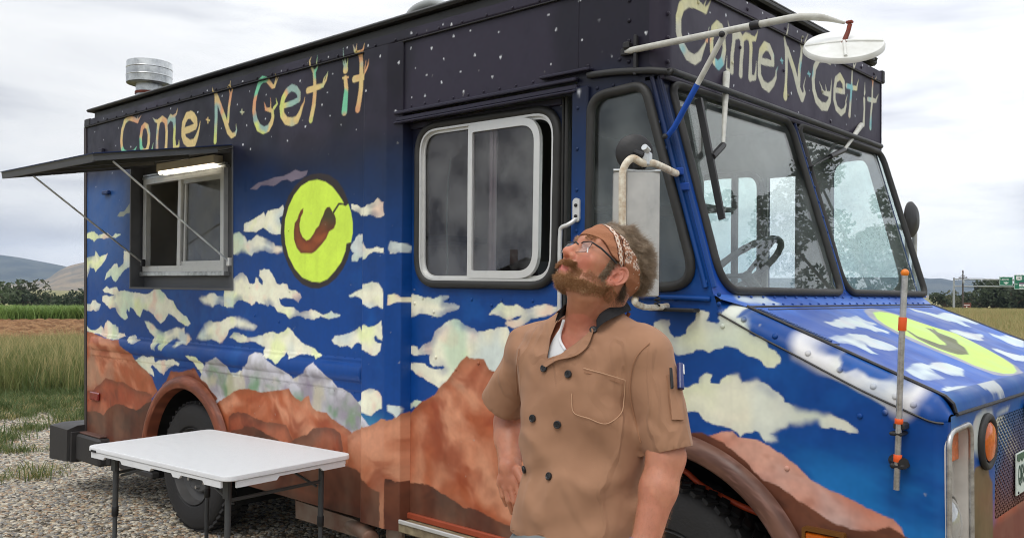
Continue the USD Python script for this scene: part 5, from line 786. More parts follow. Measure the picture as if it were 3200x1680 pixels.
# far side mirror
obj('far_mirror', lathe([(.105, 0), (.105, .012), (.08, .03), (.001, .04)], 32, 'x', (5.32, 2.50, 2.045)), MT['black_trim'], TRUCK, smooth=40, label='round mirror on the far side of the cab')
obj('far_mirror_arm', cat_([tube(smoothpts([(5.30, 2.30, 2.00), (5.31, 2.50, 1.985), (5.31, 2.60, 1.98), (5.31, 2.615, 1.93), (5.31, 2.60, 1.55)], 5), .015, 8), tube([(5.31, 2.49, 1.98), (5.31, 2.46, 1.55)], .014, 8)]), MT['white_tube'], TRUCK, True)
# crossview mirror on its long arm
arm = [(5.05, -.016, 2.556), (5.10, -.020, 2.556), (5.30, -.024, 2.5545), (5.50, -.027, 2.553), (5.70, -.030, 2.551), (5.782, -.027, 2.549), (5.84, .02, 2.546), (5.895, .075, 2.530)]
CA = obj('crossview_arm', tube(smoothpts(arm[:4]+arm[4:], 5), np.interp(np.linspace(0, 1, 36), [0, .06, .12, .85, .93, 1], [.008, .0105, .0130, .0130, .008, .005]), 12), MT['white_tube'], TRUCK, True)
obj('arm_sleeve', tube([(5.60, -.0285, 2.552), (5.635, -.029, 2.5518)], .0165, 12), MT['black_trim'], CA, True)
obj('arm_strut', tube([(5.255, -.030, 2.195), (5.29, -.034, 2.225), (5.508, -.045, 2.545)], [.008, .0108, .0108], 10), MT['white_tube'], CA, True)
bs = tube([(5.253, -.031, 2.190), (5.29, -.0342, 2.225), (5.39, -.039, 2.372)], [.010, .0115, .0115], 10); obj('strut_blue_end', bs, MT['sheet'], CA, True, col=np.tile(lin(24, 72, 158), (len(bs.vertices), 1)))
obj('arm_bolt', cat_([trimesh.creation.icosphere(1, .012).apply_translation((5.500, -.058, 2.535)), trimesh.creation.icosphere(1, .011).apply_translation((5.255, -.045, 2.192))]), MT['black_trim'], CA)
obj('arm_foot', cat_([bx((.09, .02, .03), (5.07, -.012, 2.557), bev=.005), bx((.014, .02, .16), (5.098, -.015, 2.535), bev=.003), bx((.03, .03, .03), (5.06, -.02, 2.578), bev=.006)]), MT['black_trim'], CA)
dish = lathe([(.001, .020), (.05, .019), (.128, .012), (.133, .004), (.133, -.006), (.125, -.010), (.06, -.028), (.001, -.034)][::-1], 56, 'z')
RD = np.array([RT, np.cross([0.10, -.05, .98], RT), [0.10, -.05, .98]]); RD = np.linalg.qr(RD.T)[0].T; 
nrm = np.array([.25, -.53, .81]); nrm /= np.linalg.norm(nrm); ax1 = np.cross([0, 0, 1.0], nrm); ax1 /= np.linalg.norm(ax1); M4 = np.eye(4); M4[:3, 0] = ax1; M4[:3, 1] = np.cross(nrm, ax1); M4[:3, 2] = nrm
M4[:3, 3] = (5.892, .074, 2.447); dish.apply_transform(M4)
CD = obj('crossview_mirror', dish, MT['white_dish'], TRUCK, smooth=35, label='white round crossview mirror out over the bonnet')
obj('mirror_strap', tube([M4[:3, 3]+M4[:3, 0]*-.125+nrm*.014, M4[:3, 3]+nrm*.022, M4[:3, 3]+M4[:3, 0]*.125+nrm*.014], .006, 6), MT['white_dish'], CD)
obj('mirror_strap', tube([M4[:3, 3]+nrm*.022, M4[:3, 3]-M4[:3, 1]*.118+nrm*.015], .006, 6), MT['white_dish'], CD)
obj('rusty_post', tube([M4[:3, 3]+nrm*.018, np.array([5.905, .080, 2.500]), np.array([5.910, .083, 2.525])], [.009, .008, .008], 8), MT['rust'], CD)
obj('post_clip', cat_([bx((.024, .016, .010), (5.909, .082, 2.532), bev=.003), trimesh.creation.icosphere(1, .012).apply_translation(M4[:3, 3]+nrm*.016)]), MT['rust'], CD)
# grab handle on the door post
gh = smoothpts([(4.818, -.022, 1.905), (4.812, -.045, 1.885), (4.795, -.058, 1.872), (4.770, -.062, 1.862), (4.762, -.062, 1.835), (4.761, -.062, 1.70), (4.761, -.060, 1.42)], 6)
GH = obj('grab_handle', tube(gh, .0095, 10), MT['alum'], TRUCK, True)
obj('handle_plate', extr(rrect(4.800, 1.885, 4.836, 1.985, .016), .010, SIDE(-.020)), MT['alum'], GH)
obj('handle_screw', cat_([trimesh.creation.icosphere(1, .008).apply_translation((4.818, -.031, z)) for z in (1.910, 1.955)]), MT['black_trim'], GH)
# --- roof things
RV = obj('roof_vent', lathe([(.098, -.35), (.098, .12), (.10, .13)], 40, 'z', (.30, .30, 3.06)), MT['galv'], TRUCK, smooth=30, label='round galvanised exhaust vent on the roof')
obj('vent_cap', lathe([(.15, .0), (.168, .005), (.170, .055), (.173, .060), (.170, .065), (.170, .115), (.173, .120), (.170, .125), (.168, .172), (.155, .178), (.001, .178)], 56, 'z', (.30, .30, 3.175)), MT['galv'], RV, smooth=30)
obj('vent_underside', lathe([(.10, .0), (.168, .0)], 40, 'z', (.30, .30, 3.178)), MT['galv'], RV)
obj('vent_band', lathe([(.104, -.01), (.104, .01)], 40, 'z', (.30, .30, 3.105)), MT['rust'], RV)
hs = smoothpts([(2.97, .6, 3.0), (2.99, .6, 3.17), (3.05, .6, 3.262), (3.16, .6, 3.288), (3.29, .6, 3.27), (3.42, .6, 3.17), (3.46, .6, 3.0)], 14)
tpart('roof_hose', tube(hs, .024+.003*(np.arange(len(hs)) % 2), 14), pm('grey_hose', lin(168, 172, 172), .5), True)
# --- far side, rear, floor, cab interior
rh = [Polygon(roundpoly([(4.02, 1.62), (4.492, 1.62), (4.492, 2.352), (4.02, 2.36)], .10, 6)), sbox(4.54, .55, 4.722, 2.325), Polygon(roundpoly([(4.950, 1.618), (4.950, 2.385), (5.148, 2.390), (5.362, 1.622)], [.08, .085, .075, .09], 7))]
rw = Polygon([(rear_x(.41), .41), (6.20, .41), (6.20, 1.20), (5.47, 1.52), (5.43, 1.62), (5.19, 2.45), (5.19, 2.90), (rear_x(2.9), 2.90)])
for h_ in rh: rw = rw.difference(h_)
tpart('far_side_panel', extr(rw, .012, lambda a, b, w: np.stack([a, W-.012+w, b], -1)), 'sheet', col=None) if False else None
e_ = extr(rw, .012, lambda a, b, w: np.stack([a, W-.012+w, b], -1)); obj('far_side_panel', e_, MT['sheet'], TRUCK, col=base_side(np.array(e_.vertices)[:, 0], np.array(e_.vertices)[:, 2]))
cabin = rw.intersection(sbox(3.66, .7, 5.45, 2.90)).buffer(-.001)
tpart('cab_lining', extr(cabin, .02, lambda a, b, w: np.stack([a, W-.038+w, b], -1)), 'interior')
for g_ in (rh[0], rh[2]): obj('far_pane', extr(g_.buffer(.004), .004, lambda a, b, w: np.stack([a, W-.02+w, b], -1)), MT['glass_cab'], TRUCK)
fm = cat_([extr(ring(np.array(Polygon(rh[0]).buffer(.02).exterior.coords)[:-1], np.array(Polygon(rh[0]).buffer(-.015).exterior.coords)[:-1]), .03, lambda a, b, w: np.stack([a, W-.055+w, b], -1)), bx((.035, .03, .74), (4.323, W-.05, 1.99))])
tpart('far_window_frame', fm, 'interior_dark')
tpart('rear_wall', hull([(rear_x(.41), .03, .455), (rear_x(.41), W-.02, .455), (rear_x(2.9), .03, 2.90), (rear_x(2.9), W-.02, 2.90), (rear_x(.41)+.02, .03, .455), (rear_x(.41)+.02, W-.02, .455), (rear_x(2.9)+.02, .03, 2.90), (rear_x(2.9)+.02, W-.02, 2.90)]), 'sheet', col=np.tile(lin(30, 60, 120), (8, 1)))
tpart('floor', bx((5.0, W-.30, .03), (2.62, W/2+.05, .66)), 'interior_dark')
tpart('galley_wall', cat_([bx((3.5, .02, 2.1), (1.85, 1.7, 1.75)), bx((.02, 1.6, 2.1), (.08, .9, 1.75)), bx((3.5, 1.6, .02), (1.85, .9, 2.80))]), pm('galley_panel', lin(206, 200, 190), .5, var=.06))
tpart('galley_shelf', cat_([bx((2.2, .4, .04), (1.6, 1.45, 1.95)), bx((2.4, .6, .9), (1.7, 1.35, 1.15))]), 'interior')
tpart('bulkhead', bx((.03, 1.5, 2.2), (3.63, 1.5, 1.76)), 'interior_dark')
tpart('cab_ceiling', bx((1.55, W-.10, .02), (4.42, W/2, 2.62)), 'interior')
tpart('cab_header', hull([(5.17, .06, 2.44), (5.17, W-.06, 2.44), (5.10, .06, 2.62), (5.10, W-.06, 2.62), (5.14, .06, 2.44), (5.14, W-.06, 2.44), (5.06, .06, 2.62), (5.06, W-.06, 2.62)]), 'interior')
tpart('dashboard', hull([(5.42, .06, 1.55), (5.42, W-.06, 1.55), (5.06, .25, 1.50), (5.06, W-.3, 1.50), (5.06, .25, 1.0), (5.06, W-.3, 1.0), (5.45, .06, 1.0), (5.45, W-.06, 1.0)]), 'interior_dark', smooth=20)
tpart('instrument_pod', hull([(5.16, .62, 1.50), (5.16, 1.12, 1.50), (5.36, .60, 1.55), (5.36, 1.14, 1.55), (5.20, .66, 1.625), (5.20, 1.08, 1.625), (5.34, .64, 1.60), (5.34, 1.10, 1.60)]), 'black_trim')
wc, wn = np.array([5.10, .86, 1.715]), np.array([-.62, 0, .78]); e1 = np.array([0, 1.0, 0]); e2 = np.cross(wn, e1)
ST = obj('steering_wheel', tube([wc+.215*(math.cos(a)*e1+math.sin(a)*e2) for a in np.linspace(0, 2*math.pi, 48, endpoint=False)], .0145+.002*(np.arange(48) % 2), 10, closed=True), MT['black_trim'], TRUCK, True)
obj('spoke', cat_([tube([wc+.215*(math.cos(a)*e1+math.sin(a)*e2), wc-wn*.04], .012, 8) for a in (.35, math.pi-.35, math.pi*1.5)]+[tube([wc-wn*.03, wc-wn*.5], .028, 10)]), MT['black_trim'], ST)
tpart('engine_cover', hull([(4.2, .8, .7), (5.1, .8, .7), (4.2, 1.5, .7), (5.1, 1.5, .7), (4.4, .85, 1.22), (5.1, .85, 1.30), (4.4, 1.45, 1.22), (5.1, 1.45, 1.30)]), 'interior_dark')
SE = obj('driver_seat', hull([(4.25, .45, 1.05), (4.75, .45, 1.05), (4.25, .95, 1.05), (4.75, .95, 1.05), (4.27, .47, 1.18), (4.73, .47, 1.18), (4.27, .93, 1.18), (4.73, .93, 1.18)]), MT['black_trim'], TRUCK)
obj('seat_back', hull([(4.18, .47, 1.15), (4.30, .47, 1.15), (4.18, .93, 1.15), (4.30, .93, 1.15), (4.06, .50, 1.75), (4.15, .50, 1.75), (4.06, .90, 1.75), (4.15, .90, 1.75)]), MT['black_trim'], SE)
tpart('door_hanging_strap', tube(smoothpts([(3.93, .10, 2.24), (3.915, .10, 2.12), (3.91, .10, 1.95), (3.92, .10, 1.72), (3.915, .10, 1.66)], 6), .0045, 6), pm('green_cord', lin(96, 140, 124), .6), True)
tpart('cab_shelf', cat_([bx((.7, .5, .02), (4.35, 1.3, 2.06)), bx((.34, .3, .26), (4.42, 1.25, 2.20))]), 'interior')
nr = 0
allr = cat_([rivetm(p, n, r) for p, n, r in RIV]); av = np.array(allr.vertices)
# the rivets were sprayed over with the mural: each takes the paint that lies under it
rc = painted(av[:, 0], av[:, 2], 'body', .02); onf = av[:, 0] > 5.205
sg = onf & (av[:, 2] > 2.4); rc[sg] = painted(av[sg, 1], av[sg, 2], 'sign', .02); hd_ = (av[:, 0] > 5.44) & (av[:, 1] > .05); rc[hd_] = lin(44, 82, 156)
dr_ = (av[:, 1] > .03) & (av[:, 1] < .06) & (av[:, 0] < 4.75); rc[dr_] = painted(av[dr_, 0], av[dr_, 2], 'door', .02)
obj('rivets', allr, MT['sheet'], TRUCK, smooth=True, col=rc*.92, kind='stuff')

# ================================================================ folding table
TB = thing('folding_table', 'white plastic folding table with grey legs set against the truck', 'folding table', (2.869, -.517, 0), .089)
tw, td, tz = 1.231, .752, .76
top = rrect(-tw/2, -td/2, tw/2, td/2, .055, 8); topi = rrect(-tw/2+.006, -td/2+.006, tw/2-.006, td/2-.006, .05, 8)
def loft(rings):
    v = np.vstack(rings); n = len(rings[0]); f = []
    for i in range(len(rings)-1):
        for j in range(n):
            j2 = (j+1) % n; f += [(i*n+j, i*n+j2, (i+1)*n+j2), (i*n+j, (i+1)*n+j2, (i+1)*n+j)]
    k = len(v); v = np.vstack([v, rings[0].mean(0), rings[-1].mean(0)])
    for j in range(n): f += [(k, (j+1) % n, j), (k+1, (len(rings)-1)*n+j, (len(rings)-1)*n+(j+1) % n)]
    return T(v, f)
r3 = lambda p, z: np.column_stack([p, np.full(len(p), z)])
obj('tabletop', loft([r3(topi, tz-.026), r3(top, tz-.022), r3(top, tz-.006), r3(rrect(-tw/2+.002, -td/2+.002, tw/2-.002, td/2-.002, .053, 8), tz-.0015), r3(topi, tz)]), MT['plastic_white'], TB, smooth=40)
def apron(a, b, n, cuts):      # skirt with shallow notches in its lower edge
    a, b = np.array(a), np.array(b); Ls = np.linalg.norm(b-a); d = (b-a)/Ls; nn_ = np.array([-d[1], d[0]])
    pts = [(0, 0), (0, -.030)]+[q for c0, c1 in cuts for q in ((c0, -.030), (c0+.015, -.014), (c1-.015, -.014), (c1, -.030))]+[(Ls, -.030), (Ls, 0)]
    return extr(Polygon(pts), .012, lambda u, v, w: np.column_stack([a[0]+d[0]*u+nn_[0]*w, a[1]+d[1]*u+nn_[1]*w, tz-.026+v]))
hx, hy = tw/2-.004, td/2-.004
obj('table_skirt', cat_([apron((-hx+.05, -hy), (hx-.05, -hy), 0, [(.12, .30), (.55, .75), (.80, 1.0)]), apron((hx, -hy+.05), (hx, hy-.05), 0, [(.22, .50)]), apron((hx-.05, hy), (-hx+.05, hy), 0, [(.2, .4)]), apron((-hx, hy-.05), (-hx, -hy+.05), 0, [(.22, .5)])]), MT['plastic_white'], TB)
obj('table_badge', bx((.05, .004, .012), (-tw/2+.085, -td/2-.001, tz-.020), bev=.001), MT['black_trim'], TB)
for sx in (-1, 1):
    for sy in (-1, 1):
        x, y = sx*(tw/2-.13), sy*(td/2-.10)
        lg = obj('leg', tube([(x, y, tz-.03), (x, y, .40)], .0145, 14), MT['leg_grey'], TB, True)
        obj('leg_extension', tube([(x, y, .42), (x, y, .02)], .0115, 12), MT['leg_grey'], lg, True)
        obj('collar', cat_([tube([(x, y, .395), (x, y, .445)], .0175, 14)]), MT['black_trim'], lg, True)
        obj('foot', tube([(x, y, .0), (x, y, .035)], .0145, 12), MT['black_trim'], lg, True)
    obj('leg_brace', tube([(sx*(tw/2-.13), -td/2+.10, .62), (sx*(tw/2-.13), td/2-.10, .62)], .009, 8), MT['leg_grey'], TB, True)
    obj('hinge_strut', tube([(sx*(tw/2-.13), -td/2+.13, .60), (sx*.10, -td/2+.16, tz-.04)], .007, 8), MT['leg_grey'], TB, True)
    obj('hinge_strut', tube([(sx*(tw/2-.13), td/2-.13, .60), (sx*.10, td/2-.16, tz-.04)], .007, 8), MT['leg_grey'], TB, True)
    obj('hinge_plate', bx((.04, .004, .08), (sx*(tw/2-.13), -td/2+.085, .67), bev=.001), MT['leg_grey'], TB)
# ================================================================ ground, gravel, grass, field
CX, CY = 7.0, -3.0
def az_of(x, y): return np.arctan2(y-CY, x-CX)
def gz(x, y):
    x = np.asarray(x, float); y = np.asarray(y, float)
    r = np.hypot(x-CX, y-CY); a = np.degrees(az_of(x, y))
    s = .0085+(.0230-.0085)*sstep(a, 112, 158)
    s = np.where((a < -20) & (a > -178), .004, s)
    d = np.maximum(r-18, 0); far = np.minimum(d, 420)
    z = -s*(np.sqrt(far**2+36)-6)
    lot = sstep(r, 16, 11)
    return z+.03*(meshkit.fbm(np.stack([x*.35, y*.35, 0*x], -1), 3, 4)-.5)*(1-lot*.6)-.005
rr = np.concatenate([[0], np.geomspace(.5, 7000, 150)]); aa = np.linspace(0, 2*np.pi, 260, endpoint=False)
Rg, Ag = np.meshgrid(rr, aa); X = CX+Rg*np.cos(Ag); Y = CY+Rg*np.sin(Ag)
vs = np.stack([X, Y, gz(X, Y)], -1).reshape(-1, 3); n1 = len(rr)
q = np.array([(b*n1+a, b*n1+a+1, ((b+1) % len(aa))*n1+a+1, ((b+1) % len(aa))*n1+a) for b in range(len(aa)) for a in range(n1-1)])
# colours by zone through a painted attribute: gravel lot, weedy verge, ploughed strip, green crop, meadow
def zone_color(x, y):
    r = np.hypot(x-CX, y-CY); a = np.degrees(az_of(x, y)); n = nz(x, y, .5, 3, 4); n2 = nz(x, y, 2.4, 5, 4)
    grav = mixa(np.broadcast_to(lin(104, 96, 84), x.shape+(3,)), lin(132, 121, 100), n)
    weed = mixa(np.broadcast_to(lin(104, 106, 72), x.shape+(3,)), lin(142, 136, 98), n2)
    soil = mixa(np.broadcast_to(lin(124, 96, 70), x.shape+(3,)), lin(148, 118, 88), n2)
    crop = mixa(np.broadcast_to(lin(96, 128, 62), x.shape+(3,)), lin(112, 140, 74), n2)
    mead = mixa(np.broadcast_to(lin(112, 116, 72), x.shape+(3,)), lin(140, 128, 86), n)
    leftw = sstep(a, 122, 132)
    c = grav; c = mixa(c, weed, sstep(r+3*(n-.5), 11.0, 15.0))
    c = mixa(c, soil, leftw*sstep(r+4*(n-.5), 31, 34)); c = mixa(c, crop, leftw*sstep(r+3*(n-.5), 82, 86)); c = mixa(c, mead, (1-leftw)*sstep(r, 12, 16))
    c = mixa(c, mead, leftw*sstep(r, 300, 340))
    return c
gm_ = paintmat('ground_soil', .9, .2, .6, 30.0, mottle=.22, mscale=9.0)
struct('ground', (vs, np.vstack([q[:, [0, 1, 2]], q[:, [0, 2, 3]]])), gm_, smooth=True, col=zone_color(vs[:, 0], vs[:, 1]))
def instancer(name, protos, pos, scale, ang, pidx, label=None, cat=None, tilt=None):
    path = numbered('/World', name); pi = UsdGeom.PointInstancer.Define(stage, path)
    tg = []
    for k, (mesh, mat, sm) in enumerate(protos):
        p = f'{path}/prototypes/shape_{k:03d}'; usdkit.mesh(stage, p, mesh, mat, smooth=sm); tg.append(Sdf.Path(p))
    pi.CreatePrototypesRel().SetTargets(tg)
    pi.CreatePositionsAttr(Vt.Vec3fArray.FromNumpy(np.asarray(pos, np.float32))); pi.CreateProtoIndicesAttr(Vt.IntArray.FromNumpy(np.asarray(pidx, np.int32)))
    sc = np.asarray(scale, np.float32); sc = np.repeat(sc[:, None], 3, 1) if sc.ndim == 1 else sc
    pi.CreateScalesAttr(Vt.Vec3fArray.FromNumpy(sc))
    h = np.asarray(ang)/2; qs = [Gf.Quath(float(math.cos(a)), 0.0, 0.0, float(math.sin(a))) for a in h]
    pi.CreateOrientationsAttr(Vt.QuathArray(qs)); tag(pi, label, cat, kind='stuff'); return pi
# pebbles
def stone(seed, flat):
    r_ = np.random.default_rng(seed); m_ = trimesh.creation.icosphere(1, 1.0); v = np.array(m_.vertices)
    v *= (1+.5*(meshkit.noise(v*1.3+seed*7, seed)-.5))[:, None]; v *= np.array([1.0, .62+.3*r_.random(), flat]); return T(v, m_.faces)
stm = [pm(f'pebble_{n}', c, .85, var=.18, scale=1.2, spec=.3) for n, c in (('buff', lin(182, 168, 142)), ('grey', lin(160, 154, 142)), ('dark', lin(92, 86, 76)), ('pale', lin(206, 198, 180)), ('rust', lin(160, 136, 112)), ('slate', lin(138, 136, 132)))]
protos = [(stone(k+1, .42+.06*(k % 3)), stm[k % 6], True) for k in range(12)]
def in_view(x, y, z, m=.06):
    d = np.stack([x, y, z], -1)-EYE; zc = d@FW; u = (d@RT)/zc*FPX/1600; v = (d@UP)/zc*FPX/840
    return (zc > .3) & (abs(u) < 1+m) & (v > -1-m) & (v < 1+m)
n = 640000; r_ = rng.random(n)**.5*9.0+5.0; a_ = np.radians(118+62*rng.random(n)); x = CX+r_*np.cos(a_); y = CY+r_*np.sin(a_); z = gz(x, y)
dens = sstep(r_+3*(nz(x, y, .5, 3, 3)-.5)+2.2*(nz(x, y, 1.3, 8, 3)-.5), 13.5, 8.6)*.92+.10
k = in_view(x, y, z) & (rng.random(n) < dens) & ((x-1.2)**2+y*y*0 > -1)
x, y, z, r_ = x[k], y[k], z[k], r_[k]; s = (.0085+.0095*rng.random(len(x))**1.6)*(1+.02*r_)
instancer('gravel', protos, np.stack([x, y, z+s*.10], -1), s, rng.random(len(x))*6.28, rng.integers(0, 12, len(x)), 'loose buff and grey gravel on the parking lot', 'gravel')
print('pebbles', len(x))
# grass blades
def blade_clump(seed, nb, h, spread, w, bend):
    r_ = np.random.default_rng(seed); V, F = [], []
    for i in range(nb):
        p = np.array([*(r_.normal(0, spread, 2)), 0]); a = r_.random()*6.28; d = np.array([math.cos(a), math.sin(a), 0]); sd_ = np.array([-d[1], d[0], 0])
        hh = h*(.55+.6*r_.random()); b = bend*(.3+r_.random())*hh; k = len(V)
        for t, ww in ((0, 1), (.4, .85), (.75, .55)):
            c = p+d*b*t*t+np.array([0, 0, hh*t*(1-.12*t*bend)]); V += [c-sd_*w*ww/2, c+sd_*w*ww/2]
        V.append(p+d*b+np.array([0, 0, hh*(1-.15*bend)]))
        F += [(k, k+1, k+3), (k, k+3, k+2), (k+2, k+3, k+5), (k+2, k+5, k+4), (k+4, k+5, k+6)]
    return T(V, F)
def leafmat(name, c1, c2, tr=.25):
    n_ = {'oi': ('object_info', {}), 'tc': ('geometry', {}), 'n': ('noise_texture', {'scale': .6, 'detail': 4.0}), 'ad': ('math', {'math_type': 'add'}), 'hf': ('math', {'math_type': 'multiply', 'value2': .5}),
          'r': ('rgb_ramp', {'ramp': [(.15, c1), (.85, c2)]}), 'd': ('principled_bsdf', {'roughness': .65, 'specular_ior_level': .25}), 't': ('translucent_bsdf', {}), 'm': ('mix_closure', {'fac': tr})}
    return usdkit.material(stage, '/World/Looks/'+name, n_, [('tc.position', 'n.vector'), ('oi.random', 'ad.value1'), ('n.fac', 'ad.value2'), ('ad.value', 'hf.value1'), ('hf.value', 'r.fac'), ('r.color', 'd.base_color'), ('r.color', 't.color'), ('d.BSDF', 'm.closure1'), ('t.BSDF', 'm.closure2')], surface='m.closure')
GM = leafmat('tall_grass_green', lin(84, 98, 50), lin(132, 134, 82)); GS = leafmat('grass_straw', lin(150, 138, 92), lin(176, 160, 112)); GD = leafmat('weed_green', lin(66, 84, 44), lin(92, 104, 60)); GC = leafmat('crop_green', lin(94, 122, 58), lin(132, 150, 86))
def scatter(n, r0, r1, a0, a1, fn=None, pw=1.0, mv=.12):
    r = r0+(r1-r0)*rng.random(n)**pw; a = np.radians(a0+(a1-a0)*rng.random(n)); x = CX+r*np.cos(a); y = CY+r*np.sin(a); z = gz(x, y)
    k = in_view(x, y, z, mv)
    if fn is not None: k &= rng.random(n) < fn(x, y, r)
    return x[k], y[k], z[k]
tallp = [(blade_clump(s_, 26, .50, .10, .007, .55), GM, False) for s_ in (1, 2, 3)]+[(blade_clump(9, 12, .64, .10, .006, .45), GS, False), (blade_clump(11, 16, .5, .09, .014, .8), GD, False)]
x, y, z = scatter(22000, 14.2, 25.0, 124, 164, lambda x, y, r: sstep(r+1.4*(nz(x, y, .6, 9, 3)-.5), 14.0, 15.2)*sstep(r, 25.5, 22)*.98, .9)
instancer('tall_grass', tallp, np.stack([x, y, z-.02], -1), (.75+.5*nz(x, y, .35, 14, 3))*(.85+.3*rng.random(len(x))), rng.random(len(x))*6.28, rng.choice([0, 1, 2, 3, 4], len(x), p=[.27, .26, .2, .17, .10]), 'tall green and straw grass beyond the gravel', 'grass')
print('tall', len(x))
shortp = [(blade_clump(s_, 18, .075, .05, .005, 1.0), m_, False) for s_, m_ in ((21, GD), (22, GM), (23, GS))]+[(blade_clump(25, 22, .14, .06, .008, .9), GD, False)]
x, y, z = scatter(60000, 6.5, 15.0, 118, 176, lambda x, y, r: np.clip(sstep(nz(x, y, 1.15, 31, 4), .53, .66)*sstep(r, 6.6, 10.5)*.7+sstep(r+2*(nz(x, y, .8, 33, 3)-.5), 12.0, 14.6)*.8, 0, 1), .9)
instancer('short_weeds', shortp, np.stack([x, y, z-.004], -1), .7+.8*rng.random(len(x)), rng.random(len(x))*6.28, rng.choice([0, 1, 2, 3], len(x), p=[.34, .26, .25, .15]), 'short weeds growing through the gravel', 'weeds')
print('short', len(x))
# ploughed clods
clp = [(stone(k+40, .6), pm(f'clod_{k}', c, .95, var=.2, scale=2.0, spec=.1), False) for k, c in enumerate((lin(120, 88, 62), lin(146, 112, 80), lin(132, 98, 68)))]
x, y, z = scatter(14000, 31, 86, 124, 166, None, 1.2); s = (.08+.22*rng.random(len(x))**2)*(.7+.9*nz(x, y, .12, 44, 3))
instancer('ploughed_soil', clp, np.stack([x, y, z-.02+.55*nz(x, y, .06, 46, 3)*0], -1), np.stack([s*1.4, s, s*.9], -1), rng.random(len(x))*6.28, rng.integers(0, 3, len(x)), 'strip of brown ploughed soil between grass and crop', 'soil')
cropp = [(blade_clump(s_, 40, 1.0, .35, .06, .7), GC, False) for s_ in (51, 52)]
x, y, z = scatter(15000, 86, 290, 124, 166, None, 1.5, .05)
instancer('crop_field', cropp, np.stack([x, y, z-.05], -1), 1.0+.5*rng.random(len(x)), rng.random(len(x))*6.28, rng.integers(0, 2, len(x)), 'bright green crop below the tree line', 'crop')
meadp = [(blade_clump(61, 40, .75, .3, .02, .6), leafmat('meadow_green', lin(102, 116, 60), lin(140, 138, 84)), False), (blade_clump(62, 30, .85, .3, .016, .5), leafmat('meadow_straw', lin(146, 132, 86), lin(172, 154, 108)), False), (blade_clump(63, 30, .5, .3, .03, .8), GD, False)]
x, y, z = scatter(42000, 13, 240, 92, 118, None, 1.9)
instancer('meadow', meadp, np.stack([x, y, z-.03], -1), (.7+.6*nz(x, y, .15, 64, 3))*(.8+.4*rng.random(len(x))), rng.random(len(x))*6.28, rng.choice([0, 1, 2], len(x), p=[.5, .38, .12]), 'rough meadow of green and straw grass beyond the bonnet', 'meadow')
print('meadow', len(x))
# ================================================================ trees
BK = pm('tree_bark', lin(88, 74, 60), .9, var=.25, scale=20, bump=.3)
LM = [leafmat('tree_leaf_dark', lin(44, 54, 40), lin(70, 80, 56), .2), leafmat('tree_leaf_mid', lin(56, 66, 44), lin(86, 96, 66), .2), leafmat('tree_leaf_olive', lin(66, 70, 52), lin(98, 100, 74), .2)]
def crown(seed, w, h, n, ls, lobes=9, fine=1.0):
    r_ = np.random.default_rng(seed); C = np.stack([r_.normal(0, .28, lobes)*w, r_.normal(0, .28, lobes)*w, r_.random(lobes)*.75*h+.1*h], -1); S = (.20+.16*r_.random(lobes))*w*(1-.35*C[:, 2]/h)*fine
    k = r_.integers(0, lobes, n); d = r_.normal(0, 1, (n, 3)); d /= np.linalg.norm(d, axis=1)[:, None]; rad = S[k]*(.55+.5*r_.random(n)**.5)
    p = C[k]+d*rad[:, None]*np.array([1, 1, .8]); p = p[p[:, 2] > .02*h]; n = len(p)
    a = r_.normal(0, 1, (n, 3)); a /= np.linalg.norm(a, axis=1)[:, None]; b = np.cross(a, r_.normal(0, 1, (n, 3))); b /= np.linalg.norm(b, axis=1)[:, None]; s = ls*(.6+.8*r_.random(n))[:, None]
    V = np.stack([p-a*s, p+b*s*.55, p+a*s, p-b*s*.55], 1).reshape(-1, 3); i = np.arange(n)[:, None]*4
    return T(V, np.vstack([i+[0, 1, 2], i+[0, 2, 3]])), C, S
def tree(name, x, y, H, w, label, group=None, seed=0, mi=0, n=500, ls=None, cz=.22):
    z = float(gz(x, y)); t = thing(name, label, 'tree', (x, y, z-.05), seed*1.3, group); h = H*(1-cz)
    cr, C, S = crown(seed, w, h, n, ls or w*.06, 9 if n < 1000 else 44, 1.0 if n < 1000 else .62); cr.apply_translation((0, 0, H*cz))
    L_ = [tube([(0, 0, 0), (.02*w, 0, H*cz), (0, .02*w, H*.55)], [w*.05, w*.04, w*.015], 8)]
    for c in C[:6]: L_.append(tube([(0, 0, H*cz*.9), tuple(c*np.array([.5, .5, .6])+np.array([0, 0, H*cz])), tuple(c+np.array([0, 0, H*cz]))], [w*.022, w*.014, w*.005], 5))
    obj('trunk', cat_(L_), BK, t, True); obj('crown', cr, LM[mi], t); return t
def place(px, dist):       # a point of the ground in the direction of picture column px (of 3200)
    d = FW+RT*(px-1600)/FPX; d = d[:2]/np.linalg.norm(d[:2]); return EYE[0]+d[0]*dist, EYE[1]+d[1]*dist
LT = [(-60, 320, 9.5, 13), (12, 300, 8.6, 12), (52, 310, 8.8, 12), (88, 305, 6.2, 8), (112, 330, 4.6, 8), (138, 330, 4.0, 8), (172, 300, 5.4, 9), (205, 330, 3.8, 8), (232, 320, 4.2, 9), (262, 300, 6.0, 9), (300, 310, 7, 10)]
LL = ['tall dark broadleaf tree at the left edge of the far tree line', 'dark rounded tree second from the left in the far tree line', 'widest dark tree of the far tree line on the left', 'mid sized tree on the right flank of the dark clump', 'low tree just right of the dark clump', 'low grey green tree in the gap below the pale hill', 'small round dark tree standing out in the middle of the far tree line', 'lowest tree of the far line near the truck', 'low olive tree left of the tree touching the truck', 'dark tree whose crown meets the rear edge of the truck', 'far tree hidden behind the rear corner of the truck']
for k, (px, D, H_, w_) in enumerate(LT): tree('far_tree', *place(px, D), H_, w_, LL[k], 'trees along the far field edge', k+1, k % 3, 420)
